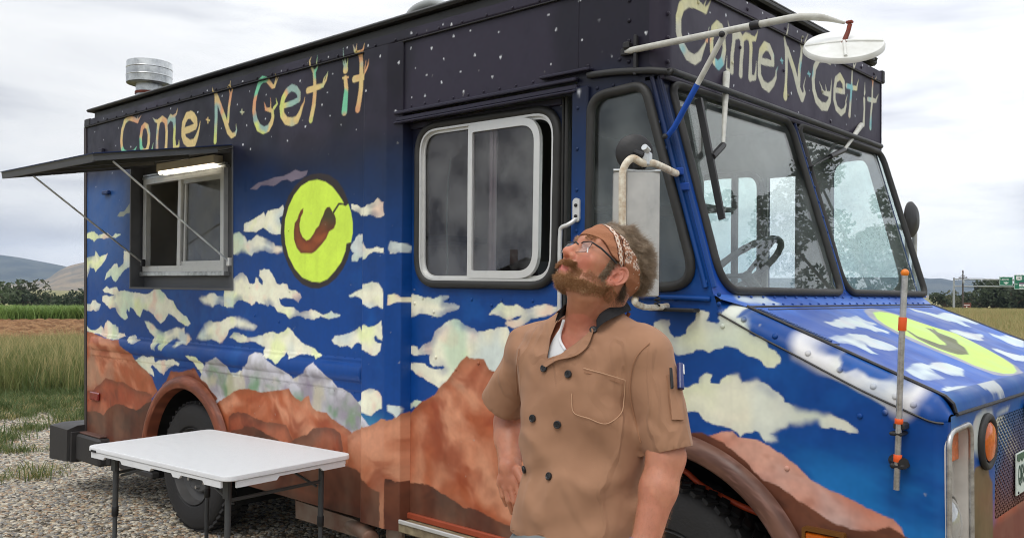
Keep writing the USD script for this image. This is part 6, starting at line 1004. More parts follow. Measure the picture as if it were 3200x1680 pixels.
RTR = [(2955, 320, 5.0, 8), (2985, 330, 4.4, 7), (3022, 300, 5.2, 8), (3052, 330, 5.6, 8), (3082, 290, 8.4, 10), (3104, 290, 9.0, 11), (3130, 300, 8.8, 11), (3156, 290, 9.4, 11), (3186, 300, 9.0, 11), (3215, 300, 8.5, 11)]
RL = ['low tree beside the gantry post', 'low tree behind the brown sign', 'rounded dark tree right of the brown sign', 'small dark tree between brown sign and tall grove', 'dark tree at the left end of the tall grove', 'dense dark tree second in the tall grove', 'dark tree in the middle of the tall grove', 'tallest dark tree of the grove under the big green sign', 'dark tree at the right edge of the grove', 'dark tree of the grove cut by the picture edge']
for k, (px, D, H_, w_) in enumerate(RTR): tree('grove_tree', *place(px, D), H_, w_, RL[k], 'trees behind the highway sign', k+31, 0 if k > 3 else k % 3, 900, w_*.05, .03)
# trees mirrored in the windscreen stand off to the right of the view
def refl(azd, dist): return 5.3+dist*math.cos(math.radians(azd)), 1.0+dist*math.sin(math.radians(azd))
tree('poplar_tree', *refl(72.2, 19), 10.4, 4.2, 'tall poplar mirrored in the middle of the windscreen', None, 71, 0, 12000, .075, .12)
tree('poplar_tree', *refl(78.0, 24), 9.0, 3.4, 'slim poplar mirrored at the right edge of the windscreen', None, 74, 0, 9000, .075, .12)
tree('bushy_tree', *refl(75.2, 42), 8.0, 7.6, 'bushy round tree mirrored low in the windscreen', None, 73, 1, 12000, .14, .1)
# house whose roof is mirrored in the door window
hx_, hy_ = 4.2-.66*75, -.75*75
HS = thing('farm_house', 'low dark roofed house with a brick chimney mirrored in the door window', 'house', (hx_, hy_, float(gz(hx_, hy_))), math.radians(45))
obj('wall', bx((11, 8, 2.6), (0, 0, 1.3)), pm('house_wall', lin(150, 142, 130), .8), HS); rf_ = obj('roof', hull([(-5.8, -4.3, 2.6), (5.8, -4.3, 2.6), (-5.8, 4.3, 2.6), (5.8, 4.3, 2.6), (-5.8, 0, 4.6), (5.8, 0, 4.6)]), pm('house_roof', lin(64, 60, 58), .85), HS)
obj('chimney', bx((.7, .7, 1.6), (-3.4, .6, 4.8)), pm('house_brick', lin(120, 72, 58), .9), rf_)
for sx in (-3, 0, 3): obj('window', bx((1.2, .06, 1.1), (sx, -4.02, 1.4)), MT['black_trim'], HS)
# ================================================================ hills
def ridge(name, D, cols, base, depth, c1, c2, seed, rough, span=(-1200, 4600), rocks=None, label=None):
    px = np.arange(span[0], span[1], 12.0); e = np.interp(px, [c[0] for c in cols], [c[1] for c in cols])
    e = e+6*(nz(px*.004, 0*px, 1, seed, 4)-.5)*rough
    hor = 888+ (px/3200)*40.0; hgt = np.maximum((hor-e)/FPX*D+1.6, 2)
    d = FW[None, :2]+RT[None, :2]*((px-1600)/FPX)[:, None]; k = np.linspace(0, 1, 26); V = []
    for t in k:
        rad = D*(1-depth*(1-t)); prof_ = t**1.35
        zz = base*(1-t)+hgt*prof_; P_ = EYE[None, :2]+d*rad
        nn_ = nz(P_[:, 0]/D*18, P_[:, 1]/D*18, 1, seed+3, 5)-.5
        V.append(np.column_stack([P_, zz+nn_*hgt*.34*np.sin(np.pi*t)*rough]))
    for t in (.35, 1.0): V.append(np.column_stack([EYE[None, :2]+d*D*(1+.5*t), hgt*(1-t)+base*t]))
    n = len(px); m_ = len(V); V = np.vstack(V); q = np.array([(b*n+a, b*n+a+1, (b+1)*n+a+1, (b+1)*n+a) for b in range(m_-1) for a in range(n-1)])
    u_ = V[:, 0]/D*60; v_ = V[:, 1]/D*60; w1 = nz(u_, v_, 1, seed+7, 5); w2 = nz(u_, v_, 3.4, seed+8, 4)
    c = mixa(np.broadcast_to(c1, (len(V), 3)), c2, sstep(w1, .38, .62)); 
    if rocks is not None: c = mixa(c, rocks, sstep(w2, .60, .70)*.7)
    return struct(name, (V, np.vstack([q[:, [0, 1, 2]], q[:, [0, 2, 3]]])), paintmat(name+'_scrub', .95, .1, .2, 1.0, mottle=.1, mscale=.02), smooth=True, col=c, label=label)
ridge('far_hills', 5200, [(-1200, 800), (-400, 780), (0, 798), (60, 806), (130, 818), (200, 832), (270, 850), (420, 872), (900, 880), (2600, 868), (2880, 868), (2905, 872), (2945, 871), (2975, 878), (3015, 876), (3040, 871), (3065, 878), (3120, 886), (3250, 884), (3500, 872), (4600, 870)], -12, .30, lin(58, 70, 74), lin(78, 86, 84), 3, 1.0)
ridge('near_hills', 3000, [(-1200, 872), (-200, 888), (0, 896), (60, 890), (110, 880), (150, 872), (175, 852), (200, 836), (230, 826), (267, 818), (330, 812), (600, 850), (1200, 880), (2600, 912), (2860, 915), (2900, 923), (2960, 927), (3060, 929), (3200, 926), (4600, 900)], -12, .45, lin(112, 106, 96), lin(138, 126, 108), 9, 1.0, rocks=lin(100, 102, 96))
# ================================================================ highway signs
gx, gy = place(2981, 245); gdir = np.array([RT[0], RT[1]]); gdir /= np.linalg.norm(gdir)
gzz = float(gz(gx, gy)); SC = 245/FPX*1.02
GS_ = thing('sign_gantry', 'grey steel highway sign gantry with overhead beams behind the meadow', 'sign gantry', (gx, gy, gzz), math.atan2(gdir[1], gdir[0]))
gal = pm('gantry_grey', lin(168, 172, 174), .5, .3)
ph = (966-877)*SC
obj('post', tube([(0, 0, 0), (0, 0, ph)], [.27, .22], 12), gal, GS_, True)
for h_ in (ph-.35, ph-2.05):
    obj('beam', tube([(0, -.3, h_), (26, -.3, h_)], .16, 8), gal, GS_, True); obj('beam', tube([(0, .3, h_), (26, .3, h_)], .12, 8), gal, GS_, True)
for k in range(13): obj('lattice', tube([(k*2.0+.2, -.3, ph-.35), (k*2.0+2.0, -.3, ph-2.05)], .035, 5), gal, GS_)
obj('post', tube([(26, 0, 0), (26, 0, ph)], [.27, .22], 12), gal, GS_, True)
SG = pm('sign_green', lin(18, 112, 84), .5, var=.04); SWH = pm('sign_white', (.78, .8, .78), .5, var=.02); SBR = pm('sign_brown', lin(112, 62, 48), .6, var=.05)
def sign_thing(name, label, x0, x1, z0, z1, yo, mat, cat='road sign'):
    t = thing(name, label, cat, (gx, gy, gzz), math.atan2(gdir[1], gdir[0])); w_, h_ = x1-x0, z1-z0
    obj('panel', bx((w_, .08, h_), ((x0+x1)/2, yo, (z0+z1)/2)), mat, t)
    obj('border', extr(ring(rrect(x0+.05, z0+.05, x1-.05, z1-.05, .2), rrect(x0+.13, z0+.13, x1-.13, z1-.13, .15)), .012, lambda a, b, w: np.stack([a, yo-.041-w, b], -1)), SWH, t)
    return t
def stext(t, s, x, z, h, yo, mat=None, name='lettering'): lettering(s, h, lambda a, b, w: np.stack([x+a, yo-.045-w, z+b], -1), mat or SWH, t, name, .012)
xs_ = lambda p: (p-2981)*SC; zs_ = lambda p: ph-(p-877)*SC
yo = -.62
t1 = sign_thing('green_sign', 'small green overhead sign reading Laporte with a down arrow', xs_(3102), xs_(3138.5), zs_(897.5), zs_(873), yo, SG)
stext(t1, 'Laporte', xs_(3104.6), zs_(882.2), .42, yo)
ax_, az_ = xs_(3120), zs_(893.5)
obj('arrow', extr(Polygon([(0, 0), (.62, .42), (.50, .60), (.10, .34), (.10, .72), (-.10, .72), (-.10, .34), (-.50, .60), (-.62, .42)]), .012, lambda a, b, w: np.stack([ax_+a, yo-.045-w, az_+b], -1)), SWH, t1)
t2 = sign_thing('green_sign', 'big green overhead sign for Laramie and Poudre Canyon, next right', xs_(3142), xs_(3262), zs_(907), zs_(867), yo, SG)
sh = [(0, .9), (.18, 1.0), (.5, .92), (.82, 1.0), (1.0, .9), (.93, .62), (1.0, .35), (.85, .1), (.5, 0), (.15, .1), (0, .35), (.07, .62)]
sx0, sz0 = xs_(3147), zs_(882)
obj('route_shield', extr(Polygon([(a*1.55, b*1.05) for a, b in sh]), .012, lambda a, b, w: np.stack([sx0+a, yo-.045-w, sz0+b], -1)), SWH, t2)
lettering('287', .44, lambda a, b, w: np.stack([sx0+.30+a*.92, yo-.060-w, sz0+.30+b], -1), pm('sign_ink', lin(40, 36, 40), .6), t2, 'lettering', .01)
stext(t2, 'Laramie', xs_(3168), zs_(879.5), .62, yo); stext(t2, 'TO', xs_(3144.5), zs_(894), .30, yo); stext(t2, 'Poudre', xs_(3173.5), zs_(890), .56, yo); stext(t2, 'Canyon', xs_(3173.5), zs_(899), .56, yo); stext(t2, 'NEXT RIGHT', xs_(3156), zs_(905), .34, yo)
sx1, sz1 = xs_(3155.5), zs_(898.5)
obj('state_shield', bx((1.25, .014, .55), (sx1+.62, yo-.05, sz1+.27)), SWH, t2); obj('shield_top', bx((1.25, .014, .26), (sx1+.62, yo-.05, sz1+.70)), pm('shield_blue', lin(50, 66, 120), .5), t2); obj('shield_band', bx((1.25, .012, .10), (sx1+.62, yo-.053, sz1+.90)), pm('shield_red', lin(170, 60, 56), .5), t2)
lettering('14', .36, lambda a, b, w: np.stack([sx1+.36+a, yo-.060-w, sz1+.09+b], -1), stage.GetPrimAtPath('/World/Looks/sign_ink') and UsdShade.Material.Get(stage, '/World/Looks/sign_ink'), t2, 'lettering', .01)
bx0, bx1 = xs_(2992), xs_(3016.5)
t3 = thing('brown_sign', 'low brown roadside sign on two posts beneath the gantry', 'road sign', (gx, gy, gzz), math.atan2(gdir[1], gdir[0]))
obj('panel', bx((bx1-bx0, .07, 1.25), ((bx0+bx1)/2, -2, zs_(952.5))), SBR, t3)
for q_ in (.22, .78): obj('post', tube([(bx0+(bx1-bx0)*q_, -1.9, 0), (bx0+(bx1-bx0)*q_, -1.9, zs_(945))], .06, 6), gal, t3)
obj('text_line', bx((1.5, .02, .16), ((bx0+bx1)/2, -2.05, zs_(951))), SWH, t3)
obj('emblem', bx((.3, .02, .3), ((bx0+bx1)/2, -2.05, zs_(956.5))), SWH, t3)
# utility pole with wires
ux, uy = place(3009, 200); uz = float(gz(ux, uy)); UH = (962-868)/FPX*200*1.02+1.4
UT = thing('utility_pole', 'brown wooden utility pole with a crossarm behind the gantry', 'utility pole', (ux, uy, uz), math.atan2(gdir[1], gdir[0]))
wd = pm('pole_wood', lin(84, 76, 70), .9, var=.2)
obj('shaft', tube([(0, 0, 0), (0, 0, UH)], [.19, .12], 10), wd, UT, True); obj('crossarm', cat_([bx((1.7, .1, .14), (0, 0, UH-1.55)), bx((.9, .1, .12), (0, 0, UH-1.1))]), wd, UT)
[obj('insulator', tube([(a, 0, UH-1.5), (a, 0, UH-1.28)], .06, 6), MT['black_trim'], UT) for a in (-.75, -.4, .4, .75)]; obj('transformer', tube([(.0, -.28, UH-2.6), (.0, -.28, UH-2.0)], .17, 10), MT['galv'], UT, True)
for dz_ in (-1.4, -3.4):
    obj('wire', tube([(t*60, 0, UH+dz_-2.6*math.sin(math.pi*t)*.4) for t in np.linspace(0, 1, 12)], .02, 4), MT['black_trim'], UT)

# ================================================================ the air: a thin even haze round everything
hz = trimesh.creation.box((19000, 19000, 420)); hz.apply_translation((0, 0, 420/2-15))
HAZE = usdkit.material(stage, '/World/Looks/air', {'v': ('principled_volume', {'color': (.62, .76, 1.0), 'density': 5.5e-5, 'anisotropy': 0.2})}, [], volume='v.volume')
struct('haze', hz, HAZE, kind='stuff')

# ================================================================ the cook
def V(px, py, d):            # a point at depth d along the picture direction of (px, py), used to pose the figure
    return EYE+d*(FW+RT*((px-1600)/FPX)-UP*((py-840)/FPX))
def surface_nets(Fv, org, h):
    s = Fv < 0; nx, ny, nz_ = Fv.shape; cnt = np.zeros((nx-1, ny-1, nz_-1), np.int32); pos = np.zeros((nx-1, ny-1, nz_-1, 3))
    sl = lambda o: tuple(slice(o[k], Fv.shape[k]-1+o[k]) for k in range(3))
    cs_ = [(a, b, c) for a in (0, 1) for b in (0, 1) for c in (0, 1)]
    for o in cs_:
        for ax in range(3):
            if o[ax]: continue
            o2 = list(o); o2[ax] = 1; f0, f1 = Fv[sl(o)], Fv[sl(o2)]; x = (f0 < 0) != (f1 < 0)
            t = np.where(x, f0/np.where(x, f0-f1, 1), 0); cnt += x
            for k in range(3): pos[..., k] += np.where(x, o[k]+(t if k == ax else 0), 0)
    act = cnt > 0; vid = np.full(cnt.shape, -1); vid[act] = np.arange(act.sum()); I = np.argwhere(act)
    vv = (I+pos[act]/cnt[act][:, None])*h+org; fs = []
    for ax in range(3):
        a, b = [(1, 2), (2, 0), (0, 1)][ax]; i0 = [slice(1, -1)]*3; i0[ax] = slice(0, -1); i1 = list(i0); i1[ax] = slice(1, None)
        sh = [Fv.shape[k]-1 for k in range(3)]
        f0 = s[tuple(slice(0 if k == ax else 1, Fv.shape[k]-1) for k in range(3))]; f1 = s[tuple(slice(1 if k == ax else 1, Fv.shape[k] if k == ax else Fv.shape[k]-1) for k in range(3))]
        x = np.argwhere(f0 != f1); flip = f0[tuple(x.T)]
        base = x.copy(); base[:, a] += 1; base[:, b] += 1      # cell index of the +,+ cell around the edge
        def g(da, db): q_ = base.copy(); q_[:, a] += da; q_[:, b] += db; return vid[tuple(q_.T)]
        qd = np.stack([g(-1, -1), g(0, -1), g(0, 0), g(-1, 0)], 1); qd[~flip] = qd[~flip][:, ::-1]; fs.append(qd)
    q_ = np.vstack(fs); q_ = q_[(q_ >= 0).all(1)]
    return vv, np.vstack([q_[:, [0, 1, 2]], q_[:, [0, 2, 3]]])
def relax(v, f, it=2):
    from scipy.sparse import coo_matrix, diags
    e = np.vstack([f[:, [0, 1]], f[:, [1, 2]], f[:, [2, 0]]]); e = np.vstack([e, e[:, ::-1]]); n = len(v)
    A = coo_matrix((np.ones(len(e)), (e[:, 0], e[:, 1])), shape=(n, n)).tocsr(); A.data[:] = 1; dg = np.asarray(A.sum(1)).ravel(); ok = dg > 0
    Wm = diags(1/np.maximum(dg, 1))@A; v = v.copy()
    for _ in range(it):
        for lam in (.5, -.52): v = np.where(ok[:, None], v+lam*(Wm@v-v), v)
    return v
def smin(a, b, k):
    h_ = np.clip(.5+.5*(b-a)/k, 0, 1); return b+(a-b)*h_-k*h_*(1-h_)
def smax(a, b, k): return -smin(-a, -b, k)
def cone(p, a, b, ra, rb):
    a, b = np.asarray(a, float), np.asarray(b, float); e = b-a; w = p-a; t = np.clip((w@e)/(e@e+1e-12), 0, 1)
    return np.linalg.norm(w-t[..., None]*e, axis=-1)-(ra+(rb-ra)*t)
def ell(p, c, r):
    r = np.asarray(r, float); q_ = (p-np.asarray(c, float))/r; n_ = np.linalg.norm(q_, axis=-1); g_ = np.linalg.norm(q_/r, axis=-1)
    return n_*(n_-1)/np.maximum(g_, 1e-6)
def grid(lo, hi, h):
    lo, hi = np.asarray(lo, float), np.asarray(hi, float); n_ = np.ceil((hi-lo)/h).astype(int)+1
    G_ = np.stack(np.meshgrid(*[lo[k]+h*np.arange(n_[k]) for k in range(3)], indexing='ij'), -1); return G_, lo
def grad(fn, p, e=.0015):
    g_ = np.stack([fn(p+np.eye(3)[k]*e)-fn(p-np.eye(3)[k]*e) for k in range(3)], -1); return g_/np.maximum(np.linalg.norm(g_, axis=-1, keepdims=True), 1e-9)
def project(fn, p, it=6):
    p = np.array(p, float)
    for _ in range(it): p -= grad(fn, p)*fn(p)[:, None]*.9
    return p
# --- head frame: forward, left, up
rh_ = RT.copy(); th_ = -FW.copy(); uh_ = UP.copy()
yaw_, pit_ = math.radians(63), math.radians(38.5)
hd_dir = -math.sin(yaw_)*rh_+math.cos(yaw_)*th_
HF = math.cos(pit_)*hd_dir+math.sin(pit_)*uh_; HU = -math.sin(pit_)*hd_dir+math.cos(pit_)*uh_; HL = np.cross(HU, HF)
HC = V(1883, 865, 2.10)
HM = np.array([HF, HL, HU])
FS_ = .93
def hl(p): q_ = (p-HC)@HM.T; q_[..., 0] = np.where(q_[..., 0] > 0, q_[..., 0]/FS_, q_[..., 0]); return q_
def hw(q_): q_ = np.array(q_, float); q_[..., 0] = np.where(q_[..., 0] > 0, q_[..., 0]*FS_, q_[..., 0]); return HC+q_@HM
def ear_sdf(m_):
    e_ = (m_-np.array([.010, .077, -.006]))/.88; c_, s_2 = math.cos(-.25), math.sin(-.25); ex, ez = c_*e_[..., 0]-s_2*e_[..., 2], s_2*e_[..., 0]+c_*e_[..., 2]; ey = e_[..., 1]-.45*(-ex-.002)
    rx = np.where(ez > 0, .62, .62-.16*np.clip(-ez/.03, 0, 1)); R_ = np.hypot(ex/rx, ez); E3 = np.stack([ex, ey, ez], -1)
    outer = np.maximum(R_-.0330, np.abs(ey)-.0055)
    hel = np.hypot(R_-.0300, ey-.0058)-.0046; hel = np.where((ex > .011) | (ez < -.022), 1, hel)
    anti = np.hypot(np.hypot((ex-.001)/.60, ez+.002)-.0180, ey-.0050)-.0036; anti = np.where((ex > .004), 1, anti)
    d = smin(smin(outer, hel, .003), anti, .003); d = smax(d, -ell(E3, (.0025, .010, -.004), (.0085, .0130, .0120)), .003)
    d = smin(d, ell(E3, (.0115, .0025, -.003), (.0035, .0055, .0065)), .003)      # tragus
    return smin(d, ell(E3, (.0035, .001, -.028), (.0095, .0060, .0095)), .007)*.88
def head_sdf(q_, face=True):
    d = ell(q_, (.002, 0, .042), (.088, .074, .080))
    d = smin(d, ell(q_, (.036, 0, .020), (.072, .064, .078)), .03)
    d = smin(d, ell(q_, (.042, 0, -.022), (.054, .052, .050)), .03)
    m_ = q_*np.array([1, 1, 1.0]); m_ = np.concatenate([m_[..., :1], np.abs(m_[..., 1:2]), m_[..., 2:]], -1)
    d = smin(d, cone(m_, (.004, .053, -.024), (.066, .020, -.062), .017, .016), .03)
    d = smin(d, ell(q_, (.082, 0, -.060), (.017, .022, .017)), .02)
    d = smin(d, ell(m_, (.070, .044, -.008), (.026, .024, .020)), .02)
    if face:
        d = smin(d, cone(m_, (.098, .006, .036), (.088, .044, .036), .0085, .008), .014)
        d = smax(d, -ell(m_, (.108, .031, .014), (.018, .017, .014)), .012)
        d = smin(d, ell(m_, (.083, .031, .013), (.0125, .0135, .0115)), .003)
        d = smin(d, cone(m_, (.093, .018, .020), (.093, .044, .020), .004, .003), .006)
        d = smin(d, cone(m_, (.094, .018, .006), (.092, .044, .008), .004, .003), .006)
        d = smin(d, cone(q_, (.101, 0, .024), (.119, 0, -.012), .0080, .0105), .009)
        d = smin(d, ell(q_, (.121, 0, -.014), (.0115, .012, .010)), .006)
        d = smin(d, ell(m_, (.107, .0125, -.0185), (.012, .0085, .0085)), .006)
        d = smax(d, -ell(m_, (.111, .0075, -.0265), (.006, .0042, .005)), .003)
        d = smin(d, ell(q_, (.096, 0, -.042), (.014, .030, .018)), .012)
        d = smin(d, cone(m_, (.1075, 0, -.0455), (.094, .024, -.050), .0046, .002), .004)
        d = smin(d, cone(m_, (.1045, 0, -.0555), (.093, .021, -.053), .0056, .002), .004)
        d = smax(d, -cone(m_, (.112, 0, -.0505), (.095, .026, -.0515), .0018, .0015), .002)
        # ears
        ear = ear_sdf(m_)
        d = smin(d, ear, .007)
    return d
# --- body landmarks
neckT, neckB = hw((-.030, 0, -.035)), V(1842, 1030, 2.13)
chest = V(1835, 1200, 2.10); shR, shL = V(1655, 1080, 2.23), V(2015, 1110, 2.02)
elR, wrR = V(1596, 1320, 2.36), V(1593, 1458, 2.25)
elL, wrL = V(2082, 1425, 1.965), V(2012, 1712, 1.90)
bf = math.cos(math.radians(30))*np.array([-FW[0], -FW[1], 0])+math.sin(math.radians(30))*-np.array([RT[0], RT[1], 0]); bf /= np.linalg.norm(bf); bl = np.cross([0, 0, 1.0], bf)
def torso_sections():
    # picture row, picture column of the axis, depth, half width, half depth
    return [(985, 1842, 2.125, .062, .060), (1010, 1836, 2.125, .110, .068), (1045, 1830, 2.12, .150, .084), (1100, 1826, 2.115, .158, .098), (1200, 1822, 2.11, .152, .110), (1330, 1826, 2.105, .146, .113), (1480, 1822, 2.10, .146, .115), (1600, 1814, 2.10, .152, .119), (1700, 1812, 2.10, .157, .121), (1760, 1812, 2.10, .158, .121)]
TS = torso_sections(); TC = np.array([V(b, a, c) for a, b, c, *_ in TS]); TZ = TC[:, 2]; o_ = np.argsort(TZ)
def torso_sdf(p, grow=0.0):
    z = p[..., 2]; cx = np.interp(z, TZ[o_], TC[o_, 0]); cy = np.interp(z, TZ[o_], TC[o_, 1]); a = np.interp(z, TZ[o_], [TS[k][3] for k in o_])+grow; b = np.interp(z, TZ[o_], [TS[k][4] for k in o_])+grow
    w = np.stack([p[..., 0]-cx, p[..., 1]-cy], -1); X = w@bl[:2]; Y = w@bf[:2]
    q_ = np.sqrt((np.abs(X)/a)**2.3+(np.abs(Y)/b)**2.3+1e-9)**(2/2.3)
    d = (q_-1)*np.minimum(a, b)*.9
    return np.maximum(d, z-TZ.max()-.0)
def skin_head(p):
    q_ = hl(p); d = head_sdf(q_)
    d = smin(d, cone(p, neckT, neckB, .054, .062), .03)
    m1 = hw((.035, .03, -.075)); d = smin(d, cone(p, m1, V(1800, 1040, 2.08), .034, .030), .03)
    d = smin(d, torso_sdf(p, -.012), .03)
    return d
lo = np.minimum(HC-.16, V(1790, 1190, 2.1)-np.array([.13, .13, .02])); hi = np.maximum(HC+.17, V(1850, 1000, 2.1)+np.array([.14, .14, .0]))
h_ = .0034; G_, org = grid(lo, hi, h_); Fv = skin_head(G_)
hv, hf = surface_nets(Fv, org, h_); hv = relax(hv, hf)

def arm_mesh(sh_, el, wr, fingers, rad, lo_pad=.06, h=.004, palm=None):
    def fn(p):
        d = cone(p, sh_, el, rad[0], rad[1]); d = smin(d, cone(p, el, el+(wr-el)*.35, rad[1]*1.02, rad[2]), .03); d = smin(d, cone(p, el+(wr-el)*.35, wr, rad[2], rad[3]), .02)
        if palm is not None:
            for a, b, ra, rb in palm: d = smin(d, cone(p, a, b, ra, rb), .010)
        for f_ in fingers:
            df = np.full(p.shape[:-1], 1e9)
            for (a, ra), (b, rb) in zip(f_[:-1], f_[1:]): df = smin(df, cone(p, a, b, ra, rb), .003)
            d = smin(d, df, .0018)
        return d
    P_ = [sh_, el, wr]+[a for f_ in fingers for a, _ in f_]; lo, hi = np.min(P_, 0)-lo_pad, np.max(P_, 0)+lo_pad
    G_, org = grid(lo, hi, h); v, f = surface_nets(fn(G_), org, h); return relax(v, f), f
# right hand hangs with its back to the camera, fingers pointing down behind the coat
D1 = 2.235
def HP(x, y, d=D1): return V(x, y, d)
kn = [HP(1563, 1510, 2.250), HP(1580, 1522, 2.235), HP(1599, 1524, 2.225), HP(1617, 1514, 2.220)]
fing = [[(kn[0], .0082), (HP(1572, 1548, 2.245), .0074), (HP(1582, 1574, 2.255), .0062)],
        [(kn[1], .0086), (HP(1590, 1562, 2.226), .0080), (HP(1601, 1600, 2.238), .0064)],
        [(kn[2], .0088), (HP(1608, 1566, 2.214), .0082), (HP(1617, 1612, 2.228), .0066)],
        [(kn[3], .0086), (HP(1626, 1556, 2.208), .0080), (HP(1633, 1594, 2.220), .0064)],
        [(HP(1618, 1468, 2.225), .0125), (HP(1634, 1500, 2.205), .0110), (HP(1644, 1532, 2.20), .0085)]]
palm = [(wrR, k, .023, .0098) for k in kn]+[(kn[0]-.3*(kn[0]-wrR), kn[3]-.3*(kn[3]-wrR), .0125, .0125)]
rv, rf = arm_mesh(shR, elR, wrR, fing, (.042, .039, .039, .028), palm=palm, h=.0026)
kL = [V(1985+k*16, 1770-abs(k-1.5)*4, 1.885-.004*k) for k in range(4)]
fL = [[(k, .0105), (k+np.array([.004, -.004, -.045]), .0095), (k+np.array([.01, -.010, -.082]), .0078)] for k in kL]+[[(wrL, .014), (V(1965, 1760, 1.875), .012), (V(1958, 1800, 1.87), .009)]]
lv, lf = arm_mesh(shL, elL, wrL, fL, (.041, .037, .039, .029), palm=[(wrL, k, .028, .0135) for k in kL], h=.005)
# legs under the coat
hipc = V(1795, 1740, 2.10); legs = []
for sgn_ in (-1, 1):
    hp = hipc+bl*sgn_*.09; kn_ = np.array([hp[0]+bl[0]*sgn_*.02, hp[1]+bl[1]*sgn_*.02, .50])+bf*.01; an_ = np.array([hp[0]+bl[0]*sgn_*.03, hp[1]+bl[1]*sgn_*.03, .09]); legs.append((hp, kn_, an_))
ev_, ef_ = [], []; k_ = 0
for s2 in (-1, 1):
    g2_, o2_ = grid((-.022, -.11 if s2 < 0 else .054, -.048), (.040, -.054 if s2 < 0 else .11, .037), .0016); v_, f_ = surface_nets(np.where(True, ear_sdf(np.concatenate([g2_[..., :1], np.abs(g2_[..., 1:2]), g2_[..., 2:]], -1))-.0004, 0), o2_, .0016); v_ = relax(v_, f_, 1); ev_.append(hw(v_)); ef_.append(f_+k_); k_ += len(v_)
ev_ = np.vstack(ev_); ef_ = np.vstack(ef_); hf = np.vstack([hf, ef_+len(hv)]); hv = np.vstack([hv, ev_])
bodyV = np.vstack([hv, rv, lv]); bodyF = np.vstack([hf, rf+len(hv), lf+len(hv)+len(rv)])
q_ = hl(bodyV); isH = np.zeros(len(bodyV), bool); isH[:len(hv)] = True
base = lin(182, 124, 95); nn1 = nz(bodyV[:, 0]+bodyV[:, 2], bodyV[:, 1], 28, 3, 4); nn2 = nz(bodyV[:, 0]-bodyV[:, 2], bodyV[:, 1], 120, 5, 3)
sk = mixa(np.broadcast_to(base, (len(bodyV), 3)), lin(162, 96, 72), sstep(nn1, .40, .66)*.6); sk = sk*(.92+.16*nn2)[:, None]
def blob(c, r, col, a):
    w = a*(1-sstep(np.linalg.norm(q_-np.array(c), axis=1)/r, .3, 1))*isH; global sk; sk = mixa(sk, col, w)
for s2 in (-1, 1):
    blob((.085, s2*.044, -.018), .034, lin(182, 98, 82), .55); blob((.018, s2*.083, -.006), .04, lin(190, 100, 82), .5); blob((.104, s2*.014, -.018), .014, lin(194, 100, 86), .5)
    blob((.098, s2*.031, .013), .013, lin(150, 98, 82), .5)
blob((.121, 0, -.012), .020, lin(186, 102, 84), .7); blob((.075, 0, -.115), .05, lin(180, 110, 88), .4)
lipw = (1-sstep(np.abs(q_[:, 2]+.0505), .006, .011))*(1-sstep(np.abs(q_[:, 1]), .018, .026))*(q_[:, 0] > .095)*isH; sk = mixa(sk, lin(190, 100, 92), lipw*.85)
brd = isH*sstep(q_[:, 0], -.01, .03)*sstep(-q_[:, 2], .045, .075)*sstep(q_[:, 2], -.145, -.11); sk = mixa(sk, lin(150, 104, 76), brd*.55)
chp = isH*(np.linalg.norm(bodyV-V(1800, 1075, 2.02), axis=1) < .07); sk = mixa(sk, lin(196, 116, 98), .45*chp)
vpos = np.arange(len(bodyV)) >= len(hv); sk[vpos] = mixa(sk[vpos], lin(186, 126, 102), np.full(vpos.sum(), .35))
# eyes on the near side
for s2 in (-1, 1):
    e_ = q_-np.array([.083, s2*.031, .013]); isE = isH & (np.linalg.norm(e_/np.array([.0125, .0135, .0115]), axis=1) < 1.06) & (np.abs(e_[:, 2]) < .0055) & (e_[:, 0] > .004)
    sk[isE] = lin(216, 208, 202); gz_ = np.array([.0125, 0, .0025]); ir = isE & (np.linalg.norm(e_-gz_, axis=1) < .0058); sk[ir] = lin(84, 100, 104); pu = isE & (np.linalg.norm(e_-gz_, axis=1) < .0028); sk[pu] = lin(16, 16, 18)
MT['skin'] = paintmat('skin', .46, .42, .11, 420.0, sss=.12, mottle=.10, mscale=45.0, subsurface_radius=(.012, .005, .003), subsurface_scale=1.0)
PERSON = thing('person', 'bearded man in tan chef coat and paisley bandana looking up beside the truck', 'person', (0, 0, 0))
obj('body', (bodyV, bodyF), MT['skin'], PERSON, True, col=np.clip(sk, 0, 1))
# --- bandana
def cran(q_): return head_sdf(q_, False)
bh = .0021; G_, org = grid((-.125, -.10, -.065), (.125, .10, .125), bh)
f, l, u = G_[..., 0], np.abs(G_[..., 1]), G_[..., 2]
u_lo = np.interp(f, [-.12, -.07, -.03, .02, .05, .085, .12], [-.062, -.040, -.004, .020, .024, .044, .046]); u_up = np.interp(f, [-.12, -.07, -.01, .03, .09, .12], [-.006, .024, .060, .076, .096, .10])
wob = .0010*np.sin(u*230+f*60)+.0012*(meshkit.fbm(G_*34, 3, 5)-.5)*2
d0 = cran(G_)-.0065-wob
bd = np.maximum(np.maximum(d0, -(d0+.006)), np.maximum(u_lo-u, u-u_up)*.9)
bv, bfc = surface_nets(bd, org, bh); 
ba, bb_ = bv[:, 0], bv[:, 2]; ulo = np.interp(ba, [-.12, -.07, -.03, .02, .05, .085, .12], [-.062, -.040, -.004, .020, .024, .044, .046]); uup = np.interp(ba, [-.12, -.07, -.01, .03, .09, .12], [-.006, .024, .060, .076, .096, .10]); tt = np.clip((bb_-ulo)/(uup-ulo), 0, 1)
bc = np.tile(lin(156, 106, 78), (len(bv), 1))*(.9+.2*nz(ba, bb_, 60, 3, 3))[:, None]
cream = lin(214, 196, 180); dark = lin(64, 34, 26); al = bv[:, 0]*.86-bv[:, 2]*.5
side_ = np.abs(bv[:, 1]) > .035
